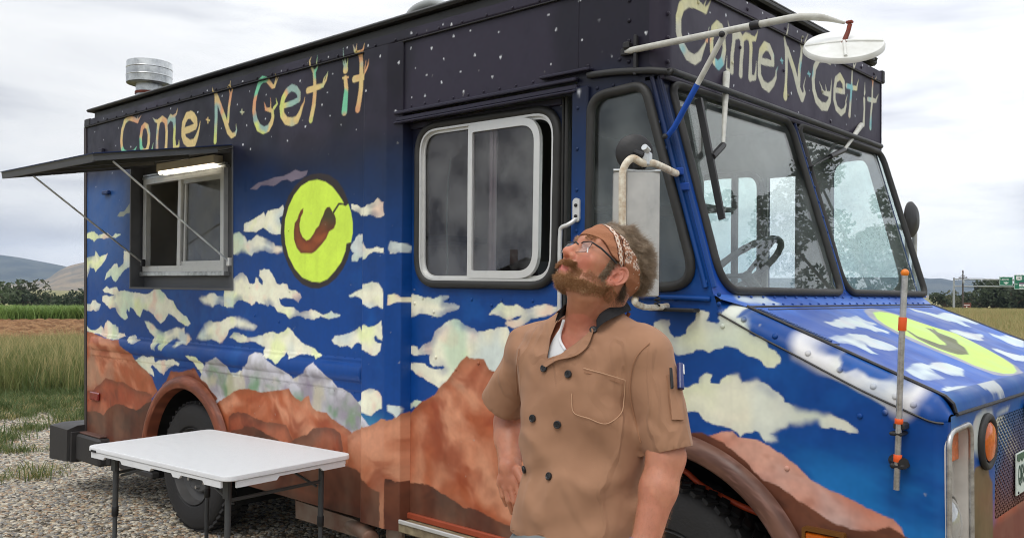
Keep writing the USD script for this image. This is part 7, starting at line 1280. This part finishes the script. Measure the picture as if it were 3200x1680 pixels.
# border stripes and a paisley print on the sides of the band
side_ = np.abs(bv[:, 1]) > .012
sA = -.76*(ba-.024)+.65*(bb_-.015); tA = .65*(ba-.024)+.76*(bb_-.015)
band_ = lambda c, a, b: (c > a) & (c < b)
mid_ = band_(sA, .0018, .0108) & side_; loop = np.abs(np.hypot((sA-.0063)/.0036, ((tA*1000) % 13-6.5)/5.2)-1) < .36; bc[mid_ & loop] = cream
for s0 in (0.0, .0125, .0165): bc[(np.abs(sA-s0) < .0011) & side_] = dark
pz = (sA > .0178) & side_
def motif(s0, t0, k, petals, ph):
    x_, y_ = sA-s0, tA-t0; r_ = np.hypot(x_*(1+.25*np.sign(x_)), y_*.85)/k; an = np.arctan2(y_, x_)
    bc[pz & band_(r_, .0125, .0150)] = cream; bc[pz & band_(r_, .0156, .0195) & (np.sin(an*petals+ph) > -.05)] = cream; bc[pz & band_(r_, .0100, .0120)] = dark
    bc[pz & band_(r_, .0055, .0085) & (np.sin(an*6) > -.3)] = cream; bc[pz & (r_ < .0045)] = dark; bc[pz & (r_ < .0024)] = cream
motif(.030, .056, .82, 15, .3); motif(.029, .019, .70, 13, 1.1); motif(.052, .034, .62, 11, .7); motif(.060, .070, .6, 11, 0); motif(.055, .0, .6, 11, .4); motif(.085, .02, .7, 13, .9)
bc[pz & (meshkit.noise(bv*210, 4) > .84) & (meshkit.noise(bv*40, 6) > .4)] = cream
fr1 = np.hypot(ba-.083, (bb_-.073)) ; fr1 = np.linalg.norm(bv-project(cran, np.array([[.075, .052, .062]]))[0], axis=1); bc[fr1 < .0052] = dark; bc[fr1 < .0034] = cream
fr2 = np.linalg.norm(bv-project(cran, np.array([[.100, .018, .070]]))[0], axis=1); bc[fr2 < .004] = dark; bc[fr2 < .0025] = cream
bc = mixa(bc, dark, (1-sstep(tt, .0, .04))*.6)
MT['bandana'] = paintmat('bandana_cotton', .85, .15, .25, 160.0, mottle=.06)
obj('bandana', (hw(bv), bfc), MT['bandana'], PERSON, True, col=bc)
kn_tail = [hull(hw(np.array([(-.100, .025, -.030), (-.092, .045, -.036), (-.105, .035, -.120), (-.094, .055, -.105), (-.090, .03, -.032), (-.098, .04, -.11)])))]
obj('bandana_tail', kn_tail[0], MT['bandana'], PERSON, False, col=np.tile(lin(146, 88, 60), (len(kn_tail[0].vertices), 1)))
# --- glasses
fm_ = MT['black_trim']; lens = pane('spectacle_glass', (.93, .94, .94), 0.0, .10)
gl = []; GLS = None
def g3(p): return hw(np.array(p))
for s2 in (1, -1):
    oc = [(.1115-.006*abs(y_/.03), s2*(.034+y_), .010+z_) for y_, z_ in rrect(-.025, -.017, .025, .014, .008, 4)]
    top_ = [c for c in oc if c[2] > .010]; gl.append(tube(g3(oc), .0006, 6, closed=True)); gl.append(tube(g3(sorted(top_, key=lambda c: c[1])), .0014, 6))
    gl.append(tube(g3([(.107, s2*.059, .021), (.085, s2*.070, .021), (.052, s2*.0765, .0185), (.032, s2*.078, .0165)]), [.0018, .0023, .0025, .0022], 8))
gl.append(tube(g3(smoothpts([(.112, -.010, .014), (.117, 0, .018), (.112, .010, .014)], 5)), .0017, 6))
GLS = obj('glasses', cat_(gl), fm_, PERSON, True)
for s2 in (1, -1):
    oc = np.array([(.1112-.006*abs(y_/.03), s2*(.034+y_), .010+z_) for y_, z_ in rrect(-.025, -.017, .025, .014, .008, 4)]); c = oc.mean(0); v = np.vstack([oc, [c]]); n_ = len(oc); fcs = [(n_, i, (i+1) % n_) for i in range(n_)]
    obj('lens', T(hw(v), fcs), lens, GLS)
obj('temple_accent', tube(g3([(.109, .0585, .004), (.104, .0600, -.006)]), .0016, 6), MT['alum'], GLS)
# --- hair, beard, brows as strands
def strands(name, roots, dirs, length, w0, color_mat, curl=.15, seg=5, grav=0.0, group=None, seed=3):
    r_ = np.random.default_rng(seed); n = len(roots); L_ = length*(.6+.6*r_.random(n)); d = dirs/np.linalg.norm(dirs, axis=1)[:, None]; P_ = [roots]; cur = roots.copy()
    jit = r_.normal(0, curl, (n, 3))
    for k in range(1, seg):
        d = d+jit*.5+np.array([0, 0, -grav])*k/seg+r_.normal(0, curl*.35, (n, 3)); d /= np.linalg.norm(d, axis=1)[:, None]; cur = cur+d*(L_/(seg-1))[:, None]; P_.append(cur)
    pts = np.stack(P_, 1).reshape(-1, 3); wd_ = np.tile(np.array([1, .95, .8, .6, .25])*w0, n)
    c = UsdGeom.BasisCurves.Define(stage, numbered(PERSON, name)); c.CreateTypeAttr('linear'); c.CreateCurveVertexCountsAttr(Vt.IntArray.FromNumpy(np.full(n, seg, np.int32))); c.CreatePointsAttr(Vt.Vec3fArray.FromNumpy(pts.astype(np.float32))); c.CreateWidthsAttr(Vt.FloatArray.FromNumpy(wd_.astype(np.float32))); c.SetWidthsInterpolation('vertex')
    UsdShade.MaterialBindingAPI.Apply(c.GetPrim()).Bind(color_mat); return c
def hairmat(name, c1, c2, c3):
    return usdkit.material(stage, '/World/Looks/'+name, {'g': ('geometry', {}), 'n': ('noise_texture', {'scale': 42.0, 'detail': 5.0, 'roughness': .7}), 'hi': ('noise_texture', {'scale': 260.0, 'detail': 2.0}), 'ad': ('mix_float', {'fac': .45}), 'r': ('rgb_ramp', {'ramp': [(.32, c1), (.5, c2), (.66, c3)]}), 'p': ('principled_bsdf', {'roughness': .45, 'specular_ior_level': .35})},
        [('g.position', 'n.vector'), ('g.position', 'hi.vector'), ('n.fac', 'ad.a'), ('hi.fac', 'ad.b'), ('ad.result', 'r.fac'), ('r.color', 'p.base_color')], surface='p.BSDF')
HMt = hairmat('grey_brown_hair', lin(92, 76, 60), lin(132, 112, 90), lin(172, 156, 134)); BMt = hairmat('ginger_beard', lin(112, 80, 52), lin(162, 118, 78), lin(204, 170, 132)); MMt = hairmat('ginger_moustache', lin(116, 76, 46), lin(152, 106, 68), lin(182, 142, 104))
def sample(n, cond, seed, face=False):
    r_ = np.random.default_rng(seed); V_, F_2 = (hq, hf) if face else (cq_, cqf); c = V_[F_2].mean(1); ok = np.nonzero(cond(c))[0]
    e1_, e2_ = V_[F_2[ok, 1]]-V_[F_2[ok, 0]], V_[F_2[ok, 2]]-V_[F_2[ok, 0]]; N_ = np.cross(e1_, e2_); A__ = np.linalg.norm(N_, axis=1)+1e-12
    k = r_.choice(len(ok), n, p=A__/A__.sum()); u1, u2 = r_.random(n), r_.random(n); fl_ = u1+u2 > 1; u1[fl_], u2[fl_] = 1-u1[fl_], 1-u2[fl_]
    return V_[F_2[ok[k], 0]]+e1_[k]*u1[:, None]+e2_[k]*u2[:, None], N_[k]/A__[k][:, None]
hf = hf[:-len(ef_)]; hq = hl(hv); gq0, go0 = grid((-.12, -.10, -.13), (.12, .10, .15), .005); cq_, cqf = surface_nets(cran(gq0), go0, .005)
def up_at(f): return np.interp(f, [-.12, -.07, -.01, .03, .09, .12], [-.006, .024, .060, .076, .096, .10])
def lo_at(f): return np.interp(f, [-.12, -.07, -.03, .02, .05, .085, .12], [-.062, -.040, -.004, .020, .024, .044, .046])
cap_q, cap_n = sample(19000, lambda q: (q[:, 2] > up_at(q[:, 0])-.008) & (q[:, 0] < .088), 5)
cl_n = np.stack([meshkit.fbm(cap_q*55+k*9.1, 3, 90+k) for k in range(3)], -1)-.5; dirs = cap_n*(.16+.26*sstep(cap_q[:, 0], -.02, .06))[:, None]+np.array([-.80, 0, .34])+cl_n*1.5; strands('hair', hw(cap_q), dirs@HM, .033*(.65+.7*meshkit.fbm(cap_q*40, 2, 98)), .00050, HMt, .10, grav=.03)
# hair cap below the strands so that no scalp shows
capd = np.maximum(np.maximum(cran(G_)-.007-.004*(meshkit.fbm(G_*60, 3, 8)-.5), -(cran(G_)+.01)), np.maximum(u_up-.004-u, f-.078)); cv_, cf_ = surface_nets(capd, org, bh)
hairb = pm('hair_base', lin(124, 104, 82), .7, scale=60, var=.3, bump=.6, bscale=240)
obj('hair_base', (hw(cv_), cf_), hairb, PERSON, True)
nq, nn_ = sample(6500, lambda q: (q[:, 2] < lo_at(q[:, 0])+.006) & (q[:, 2] > -.095) & (q[:, 0] < -.022), 6)
strands('nape_hair', hw(nq), (nn_*.30+np.array([-.30, 0, -.80]))@HM, .032, .0005, hairmat('dark_nape_hair', lin(58, 46, 36), lin(88, 72, 56), lin(126, 108, 88)), .25)
sq, sn = sample(900, lambda q: (q[:, 2] < lo_at(q[:, 0])+.004) & (q[:, 2] > -.030) & (q[:, 0] > .030) & (q[:, 0] < .048) & (np.abs(q[:, 1]) > .04), 7)
strands('sideburn', hw(sq), (sn*.5+np.array([-.3, 0, -.75]))@HM, .014, .0006, HMt, .3)
bq, bn = sample(6500, lambda q: (q[:, 2] < np.interp(q[:, 0], [-.01, .03, .06, .085, .12], [-.034, -.046, -.053, -.062, -.066])) & (q[:, 2] > np.interp(q[:, 0], [0, .05, .1], [-.050, -.080, -.090])) & (q[:, 0] > .002) & ~((np.abs(q[:, 1]) < .016) & (q[:, 2] > -.064)), 8, True)
wchin = sstep(bq[:, 0], .02, .08)
strands('beard', hw(bq), (bn*.5+np.array([.10, 0, -.60]))@HM, (.005+.008*wchin)*(.55+.9*meshkit.fbm(bq*60, 2, 77)), .00042, BMt, .26)
mq, mn = sample(2600, lambda q: (q[:, 2] < -.027) & (q[:, 2] > -.0435) & (q[:, 0] > .088) & (np.abs(q[:, 1]) < .032), 9, True)
strands('moustache', hw(mq), (mn*.45+np.array([.0, 0, -.7])+np.sign(mq[:, 1:2])*np.array([[0, .6, 0]]))@HM, .012, .00052, MMt, .16)
gq, gn = sample(1500, lambda q: (q[:, 2] < -.036) & (q[:, 2] > -.078) & (q[:, 0] > .055) & (np.abs(q[:, 1]) > .019+.010*(q[:, 2] > -.052)) & (np.abs(q[:, 1]) < .046), 14, True)
strands('beard_side', hw(gq), (gn*.5+np.array([.0, 0, -.75]))@HM, .010, .00042, BMt, .2)
eq, en = sample(230, lambda q: (np.abs(q[:, 2]-.038) < .005) & (q[:, 0] > .078) & (np.abs(q[:, 1]) > .012) & (np.abs(q[:, 1]) < .046), 10, True)
strands('eyebrow', hw(eq), (en*.35+np.array([0, 0, .25])+np.sign(eq[:, 1:2])*np.array([[0, .9, 0]]))@HM, .010, .00055, BMt, .15)
stq, stn = sample(4800, lambda q: (q[:, 2] < -.030) & (q[:, 2] > np.interp(q[:, 0], [0, .05, .1], [-.058, -.088, -.096])) & (q[:, 0] > -.025) & (q[:, 0] < .075), 12, True)
strands('stubble', hw(stq), (stn*.7+np.array([0, 0, -.5]))@HM, .005, .00045, BMt, .3)
# forearm hair, sparse and pale
def armhair(a, b, r, n, seed):
    r_ = np.random.default_rng(seed); t = r_.random(n); an = r_.random(n)*6.28; e = (b-a)/np.linalg.norm(b-a); x1 = np.cross(e, [0, 0, 1.0]); x1 /= np.linalg.norm(x1); x2 = np.cross(e, x1); nn_ = np.cos(an)[:, None]*x1+np.sin(an)[:, None]*x2; rad = np.interp(t, [0, .35, 1], r)
    return a+(b-a)*t[:, None]+nn_*rad[:, None], nn_*.5+e*.8
for k, (a, b, r) in enumerate(((elL, wrL, (.039, .042, .029)), (elR, wrR, (.039, .039, .028)))):
    p_, d_ = armhair(a, b, r, 1500, 20+k); strands('arm_hair', p_, d_, .008, .00018, MMt, .3, seed=k)
# --- coat
shR2, shL2 = V(1660, 1100, 2.225), V(2020, 1112, 2.015)
slR, slL = V(1574, 1258, 2.325), V(2093, 1406, 1.965)
eR = (slR-shR2)/np.linalg.norm(slR-shR2); eL = (slL-shL2)/np.linalg.norm(slL-shL2)
HEM = V(1800, 1664, 2.1)[2]
def sleeve(p, a, b, e, ra, rb):
    L_ = np.linalg.norm(b-a); w = p-a; t = (w@e)/L_; tc = np.clip(t, 0, 1.3); d = np.linalg.norm(w-tc[..., None]*(b-a), axis=-1)-(ra+(rb-ra)*tc)
    return np.maximum(d, (t-1)*L_)
def folds(p):
    X = (p-chest)@bl; Z = p[..., 2]-chest[2]; Yd = (p-chest)@bf
    w = meshkit.fbm(p*5.0, 3, 31)-.5; w2 = meshkit.fbm(p*11.0, 3, 37)-.5
    a = .0085*np.sin((X*.94+Z*.34)*34+w*9)*sstep(meshkit.fbm(p*3.2, 2, 5), .40, .62)          # hanging drag folds
    b = .0075*np.sin((X*.55-Z*.85)*40+w*10+1.3)*sstep(meshkit.fbm(p*3.6+4, 2, 9), .42, .62)
    c = .012*(.5-np.abs(meshkit.fbm(np.stack([X*7+Z*3, Yd*6, Z*5-X*4], -1), 3, 12)-.5)*4.0)*.5
    r1 = np.abs(meshkit.fbm(p*6.5+2, 2, 61)-.5); r2 = np.abs(meshkit.fbm(np.stack([X*9+Z*7, Yd*5, Z*4-X*6], -1), 2, 66)-.5); crease = .0045*(1-sstep(r1, 0, .10))*sstep(meshkit.fbm(p*4, 2, 71), .45, .6)+.0045*(1-sstep(r2, 0, .11))*sstep(meshkit.fbm(p*3.1+7, 2, 73), .42, .58)
    return a*.6+b*.7+(c-.003)*.5+.0025*w2+crease*.9-.001
def coat(p):
    d = torso_sdf(p, .008)
    d = smin(d, sleeve(p, shR2, slR, eR, .056, .060), .035)
    d = smin(d, sleeve(p, shL2, slL, eL, .064, .052), .035)
    yoke = cone(p, V(1772, 1028, 2.175), V(1670, 1086, 2.22), .038, .044); d = smin(d, yoke, .04)
    yoke = cone(p, V(1915, 1022, 2.10), V(2008, 1098, 2.02), .040, .047); d = smin(d, yoke, .04)
    return d
def coat_f(p): 
    sl_ = sstep(np.minimum(np.linalg.norm(p-slL, axis=-1), np.linalg.norm(p-slR, axis=-1)), .05, .16); return coat(p)-folds(p)*(.6+.55*sl_)*(.35+.65*sstep(p[..., 2]-HEM, .0, .16))
lo = np.array([V(1500, 1700, 2.2).min()*0-9]*3); pts_ = np.array([V(1500, 1300, 2.45), V(2170, 1400, 1.88), V(1790, 980, 2.3), V(1790, 1670, 1.9), V(1600, 1670, 2.3), V(2000, 1670, 2.2), V(1600, 1060, 2.35), V(2080, 1100, 1.9)]); lo, hi = pts_.min(0)-.07, pts_.max(0)+.07; lo[2] = HEM-.03
ch_ = .0058; G_, org = grid(lo, hi, ch_); Fc = np.maximum(coat_f(G_), HEM-G_[..., 2]); cv_, cf_ = surface_nets(Fc, org, ch_)
cv_ = relax(cv_, cf_, 3)
fnrm = np.cross(cv_[cf_[:, 1]]-cv_[cf_[:, 0]], cv_[cf_[:, 2]]-cv_[cf_[:, 0]]); fnrm /= np.linalg.norm(fnrm, axis=1)[:, None]+1e-12; fcn = cv_[cf_].mean(1)
def topx(p):      # picture coordinates of points, for the outline of the neck opening on the chest
    d = p-EYE; zc = d@FW; return 1600+FPX*(d@RT)/zc, 840-FPX*(d@UP)/zc
def on_coat(px, py, lift=.0):      # the coat surface under a picture point
    d = FW+RT*((px-1600)/FPX)-UP*((py-840)/FPX); t = 1.7
    best = (9, t)
    for _ in range(60):
        s_3 = float(coat_f((EYE+d*t)[None])[0]); best = min(best, (s_3, t)); t += max(s_3*.8, -.02)
        if abs(s_3) < 2e-4 or t > 2.6: break
    t = t if t < 2.6 else best[1]; p = EYE+d*t
    if t == best[1] and best[0] > 1e-3: p = project(coat_f, p[None], 4)[0]
    t = t; n_ = grad(coat_f, p[None])[0]; return p+n_*lift, n_
# neck opening: between the two front edges, described on the chest in body axes
def chest_uv(p): return (p-chest)@bl, p[..., 2]-chest[2]
opx = np.array([on_coat(*t)[0] for t in ((1745, 992), (1733, 1020), (1717, 1072), (1709, 1120), (1750, 1106), (1798, 1072), (1838, 1040), (1858, 1024))]+[V(1885, 990, 2.02)])
oU, oZ = chest_uv(opx); OP = Polygon(np.column_stack([np.append(oU, [oU[-1]+.02, oU[0]-.03]), np.append(oZ, [oZ[-1]+.2, oZ[0]+.2])]))
fu, fz = chest_uv(fcn); inop = shapely.contains_xy(OP, fu, fz) & ((fcn-chest)@bf > -.02)
# also open round the neck
nd = np.linalg.norm((fcn-neckB)[:, :2], axis=1); inop |= (nd < .078) & (fcn[:, 2] > neckB[2]-.035)
nR_ = np.linalg.norm(fcn-slR, axis=1) < .085; nL_ = np.linalg.norm(fcn-slL, axis=1) < .085; endR = nR_ & ((fcn-slR)@eR > -.008) & (fnrm@eR > .6); endL = nL_ & ((fcn-slL)@eL > -.008) & (fnrm@eL > .6); hemf = (fcn[:, 2] < HEM+.006) & (fnrm[:, 2] < -.7)
keep = ~(inop | endR | endL | hemf); COATF = cf_[keep]
# tidy the cut edges: neck opening on its outline, sleeve ends and hem in their planes
ed = np.sort(np.vstack([COATF[:, [0, 1]], COATF[:, [1, 2]], COATF[:, [2, 0]]]), axis=1); uq, ct = np.unique(ed, axis=0, return_counts=True); bd_v = np.unique(uq[ct == 1])
for i in bd_v:
    p_ = cv_[i]; dR, dL = (p_-slR)@eR, (p_-slL)@eL
    if np.linalg.norm(p_-slR) < .09 and abs(dR) < .014: cv_[i] = p_-eR*dR; continue
    if np.linalg.norm(p_-slL) < .09 and abs(dL) < .014: cv_[i] = p_-eL*dL; continue
    if p_[2] < HEM+.012: cv_[i, 2] = HEM; continue
    u1, z1_ = chest_uv(p_); ndv = p_[:2]-neckB[:2]; nr_ = np.linalg.norm(ndv)
    if nr_ < .096 and p_[2] > neckB[2]-.03 and (p_-chest)@bf < .11: cv_[i, :2] = neckB[:2]+ndv*(.080/nr_); continue
    b_ = OP.exterior.interpolate(OP.exterior.project(Point(u1, z1_))); du, dz = b_.x-u1, b_.y-z1_
    if math.hypot(du, dz) < .014: cv_[i] = p_+bl*du+np.array([0, 0, dz])
for _ in range(2):
    pr = cv_[bd_v]; mk = (pr[:, 2] > chest[2]) & (np.linalg.norm(pr-slR, axis=1) > .09) & (np.linalg.norm(pr-slL, axis=1) > .09); pr[mk] = pr[mk]-grad(coat_f, pr[mk])*coat_f(pr[mk])[:, None]*.7; cv_[bd_v] = pr
MT['coat'] = usdkit.material(stage, '/World/Looks/tan_cotton', {'tc': ('texture_coordinate', {}), 'n': ('noise_texture', {'scale': 9.0, 'detail': 5.0}), 'r': ('rgb_ramp', {'ramp': [(.3, lin(150, 112, 87)), (.7, lin(166, 126, 99))]}),
    'mp': ('mapping', {'rotation': (.4, .5, .6), 'scale': (1.0, 1.0, .34)}), 'c1': ('noise_texture', {'scale': 7.0, 'detail': 2.5, 'distortion': .35, 'roughness': .5}), 'cr': ('rgb_ramp', {'ramp': [(.36, (.1, .1, .1)), (.47, (.35, .35, .35)), (.5, (1, 1, 1)), (.53, (.35, .35, .35)), (.66, (0, 0, 0))]}),
    'c2': ('noise_texture', {'scale': 620.0, 'detail': 2.0}), 'b1': ('bump', {'strength': .4, 'distance': .012}), 'b2': ('bump', {'strength': .16, 'distance': .002}), 'p': ('principled_bsdf', {'roughness': .88, 'specular_ior_level': .15, 'sheen_weight': .08})},
    [('tc.object', 'n.vector'), ('n.fac', 'r.fac'), ('r.color', 'p.base_color'), ('tc.object', 'mp.vector'), ('mp.vector', 'c1.vector'), ('c1.fac', 'cr.fac'), ('cr.color', 'b1.height'), ('tc.object', 'c2.vector'), ('c2.fac', 'b2.height'), ('b1.normal', 'b2.normal'), ('b2.normal', 'p.normal')], surface='p.BSDF')
COAT = obj('chef_coat', T(cv_, COATF), MT['coat'], PERSON, True, label='tan short sleeved double breasted chef coat')
def strip(pts, w, th, mat, name, parent=COAT, smooth=True):
    P_ = [on_coat(a, b, .003) for a, b in pts]; c = np.array([p for p, _ in P_]); c = smoothpts(c, 6) if len(c) > 2 else c; return obj(name, tube(c, w, 6), mat, parent, smooth)
BUT = pm('black_button', lin(30, 30, 33), .35, var=.1, spec=.5)
def button(px, py):
    p, n_ = on_coat(px, py, .003); a = np.cross(n_, [0, 0, 1.0]); a /= np.linalg.norm(a); M4 = np.eye(4); M4[:3, 0] = a; M4[:3, 1] = np.cross(n_, a); M4[:3, 2] = n_; M4[:3, 3] = p
    m_ = lathe([(.0085, -.002), (.0092, .0005), (.0088, .0028), (.0072, .0034), (.0062, .0024), (.0030, .0022), (.001, .0022)], 24); m_.apply_transform(M4); b_ = obj('button', m_, BUT, COAT, 40)
    hs_ = cat_([trimesh.creation.icosphere(1, .0011).apply_translation((x_, y_, .0024)) for x_, y_ in ((.002, .002), (-.002, .002), (.002, -.002), (-.002, -.002))]); hs_.apply_transform(M4); obj('thread', hs_, MT['black_trim'], b_)
for b_ in ((1702, 1150), (1778, 1168), (1667, 1306), (1743, 1325), (1641, 1465), (1718, 1487), (1855, 1032)): button(*b_)
ST_ = pm('seam_stitch', lin(158, 114, 84), .9, var=.05)
LT_ = pm('pale_stitch', lin(206, 166, 134), .9, var=.05)
# chest pocket: a lifted patch with stitched edge
pk = [(1823, 1148), (1955, 1186), (1938, 1292), (1893, 1322), (1790, 1288), (1790, 1225)]
strip([(1823, 1150), (1890, 1167), (1955, 1186)], .0008, 0, LT_, 'pocket_edge'); strip([(1955, 1186), (1950, 1240), (1938, 1292), (1893, 1322), (1840, 1305), (1797, 1290), (1788, 1260), (1788, 1228)], .0008, 0, LT_, 'pocket_edge'); strip([(1825, 1162), (1950, 1198)], .0007, 0, ST_, 'pocket_stitch')
strip([(2030, 1072), (1992, 1110), (1975, 1160), (1972, 1230), (1985, 1300), (2005, 1380)], .0011, 0, ST_, 'armhole_seam'); strip([(1625, 1090), (1618, 1150), (1617, 1230)], .0011, 0, ST_, 'armhole_seam')
strip([(1600, 1652), (1700, 1668)], .0008, 0, ST_, 'hem_stitch')
# sleeve pocket with pens
pp_ = [(2083, 1172), (2120, 1170), (2132, 1312), (2098, 1310)]
pc = np.array([on_coat(a, b, .006)[0] for a, b in pp_]); pn = np.array([on_coat(a, b, .0)[0]-on_coat(a, b)[1]*.004 for a, b in pp_])
obj('sleeve_pocket', hull(np.vstack([pc, pn])), MT['coat'], COAT); strip([(2083, 1172), (2090, 1240), (2098, 1310)], .0008, 0, ST_, 'pocket_stitch'); strip([(2084, 1173), (2119, 1171)], .0008, 0, ST_, 'pocket_stitch')
def pen(name, label, px0, py0, px1, py1, r, mat, clip):
    a, n1_ = on_coat(px0, py0, .010); b, n2_ = on_coat(px1, py1, .010); m_ = tube([a, b], [r, r], 10); p_ = thing(name, label, 'pen'); obj('barrel', m_, mat, p_, True); obj('clip', tube([a+n1_*(r+.001)+(b-a)*.06, a+n1_*(r+.0015)+(b-a)*clip], .0014, 6), MT['alum'] if name == 'marker_pen' else MT['black_trim'], p_, True)
pen('ball_pen', 'slim black pen clipped in the coat sleeve pocket', 2088, 1152, 2094, 1215, .0032, MT['black_trim'], .95)
pen('marker_pen', 'fat navy blue pen standing in the coat sleeve pocket', 2111, 1140, 2116, 1215, .0075, pm('navy_pen', lin(26, 40, 96), .3, coat=.3), .45)
# collar: a standing black band, open at the throat
lowr = np.array([V(*t) for t in ((1738, 1008, 2.015), (1750, 994, 2.045), (1766, 982, 2.10), (1785, 968, 2.19), (1830, 958, 2.235), (1890, 955, 2.235), (1945, 962, 2.19), (1968, 968, 2.12), (1945, 978, 2.06), (1910, 994, 2.025), (1880, 1012, 2.012), (1864, 1030, 2.012))])
topr = np.array([V(*t) for t in ((1748, 974, 2.035), (1760, 957, 2.065), (1775, 944, 2.12), (1793, 936, 2.19), (1830, 928, 2.225), (1885, 925, 2.225), (1932, 932, 2.18), (1950, 940, 2.12), (1925, 950, 2.075), (1897, 965, 2.05), (1876, 980, 2.035), (1864, 998, 2.03))])
lr, tr_ = smoothpts(lowr, 6), smoothpts(topr, 6); cen_ = np.array([neckB[0], neckB[1]])
def outw(p, k): d_ = p[:, :2]-cen_; d_ /= np.linalg.norm(d_, axis=1)[:, None]; q2 = p.copy(); q2[:, :2] += d_*k; return q2
rows = [outw(lr, .004), outw(.6*lr+.4*tr_, .006), outw(.2*lr+.8*tr_, .005), outw(tr_, .002)+np.array([0, 0, .001]), outw(tr_, -.003), outw(.5*lr+.5*tr_, -.002), outw(lr, -.003)]
vs = np.array(rows).reshape(-1, 3); n1 = len(lr); q = np.array([(b*n1+a, b*n1+a+1, (b+1)*n1+a+1, (b+1)*n1+a) for b in range(len(rows)-1) for a in range(n1-1)])
obj('collar', (vs, np.vstack([q[:, [0, 1, 2]], q[:, [0, 2, 3]]])), pm('black_collar_cloth', lin(24, 23, 25), .9, var=.15, scale=40, bump=.2, bscale=300), COAT, True)
# lapel folded over below the top button, and the straight right front edge
def quadstrip(name, A, B, mat, lift=.004):
    a = smoothpts(np.array([on_coat(*p, lift)[0] for p in A]), 8); b = smoothpts(np.array([on_coat(*p, lift*1.4)[0] for p in B]), 8)
    n_ = min(len(a), len(b)); v = np.vstack([a[:n_], b[:n_]]); fcs = [(i, i+1, n_+i+1) for i in range(n_-1)]+[(i, n_+i+1, n_+i) for i in range(n_-1)]; return obj(name, T(v, fcs), mat, COAT, True)
quadstrip('lapel', [(1697, 1140), (1722, 1126), (1760, 1112), (1800, 1080), (1838, 1046), (1852, 1028)], [(1712, 1148), (1745, 1126), (1790, 1118), (1818, 1106), (1842, 1082), (1858, 1040)], MT['coat'], .006)
strip([(1700, 1140), (1745, 1124), (1790, 1116), (1818, 1104), (1842, 1080)], .0011, 0, ST_, 'lapel_edge')
# white vest under the coat
def skin_at(px, py, lift):
    p = project(skin_head, V(px, py, 2.02)[None], 5)[0]; p = V(px, py, (p-EYE)@FW); p = project(skin_head, p[None], 4)[0]; return p+grad(skin_head, p[None])[0]*lift
va = np.array([skin_at(*p, .006) for p in ((1733, 1000), (1736, 1036), (1746, 1064), (1766, 1094))]); vb = np.array([skin_at(*p, .004) for p in ((1712, 1005), (1708, 1060), (1704, 1112), (1716, 1135))])
va, vb = smoothpts(va, 6), smoothpts(vb, 6); n_ = len(va); obj('vest', T(np.vstack([va, vb]), [(i, i+1, n_+i+1) for i in range(n_-1)]+[(i, n_+i+1, n_+i) for i in range(n_-1)]), pm('white_cotton', (.74, .75, .76), .9, var=.03), PERSON, True)
obj('vest_neckband', tube(va, .0035, 8), pm('white_rib', (.78, .78, .79), .9, var=.03), PERSON, True)
# trousers, boots, glove
TR = pm('grey_trousers', lin(112, 118, 120), .85, var=.1, scale=14, bump=.2, bscale=200); BT = pm('black_boot', lin(28, 27, 27), .55)
def legs_sdf(p):
    d = ell(p, hipc-np.array([0, 0, .02]), (.165, .165, .14))
    for hp, k, a in legs: d = smin(d, smin(cone(p, hp-np.array([0, 0, .05]), k, .098, .070), cone(p, k, a, .070, .056), .02), .04)
    return np.maximum(d, .05-p[..., 2])
P_ = np.array([a for l_ in legs for a in l_]+[hipc]); G_, org = grid(P_.min(0)-.2, P_.max(0)+.16, .014); tv, tf = surface_nets(legs_sdf(G_), org, .014); obj('trousers', (tv, tf), TR, PERSON, True)
for hp, k, a in legs: obj('boot', hull(np.vstack([a+np.array([0, 0, z])+bf*fw_+bl*s2*w_ for z, fw_, w_ in ((-.09, -.07, .04), (-.09, .19, .035), (-.03, .20, .03), (.02, .06, .04), (.02, -.06, .04)) for s2 in (-1, 1)])), BT, PERSON, 30)
gw = wrL+(elL-wrL)*.035; ge = (elL-wrL)/np.linalg.norm(elL-wrL)
obj('glove_cuff', tube([gw-ge*.03, gw-ge*.004, gw+ge*.006], [.0335, .0355, .0350], 20, cap=False), pm('violet_glove', lin(120, 112, 178), .5), PERSON, True)
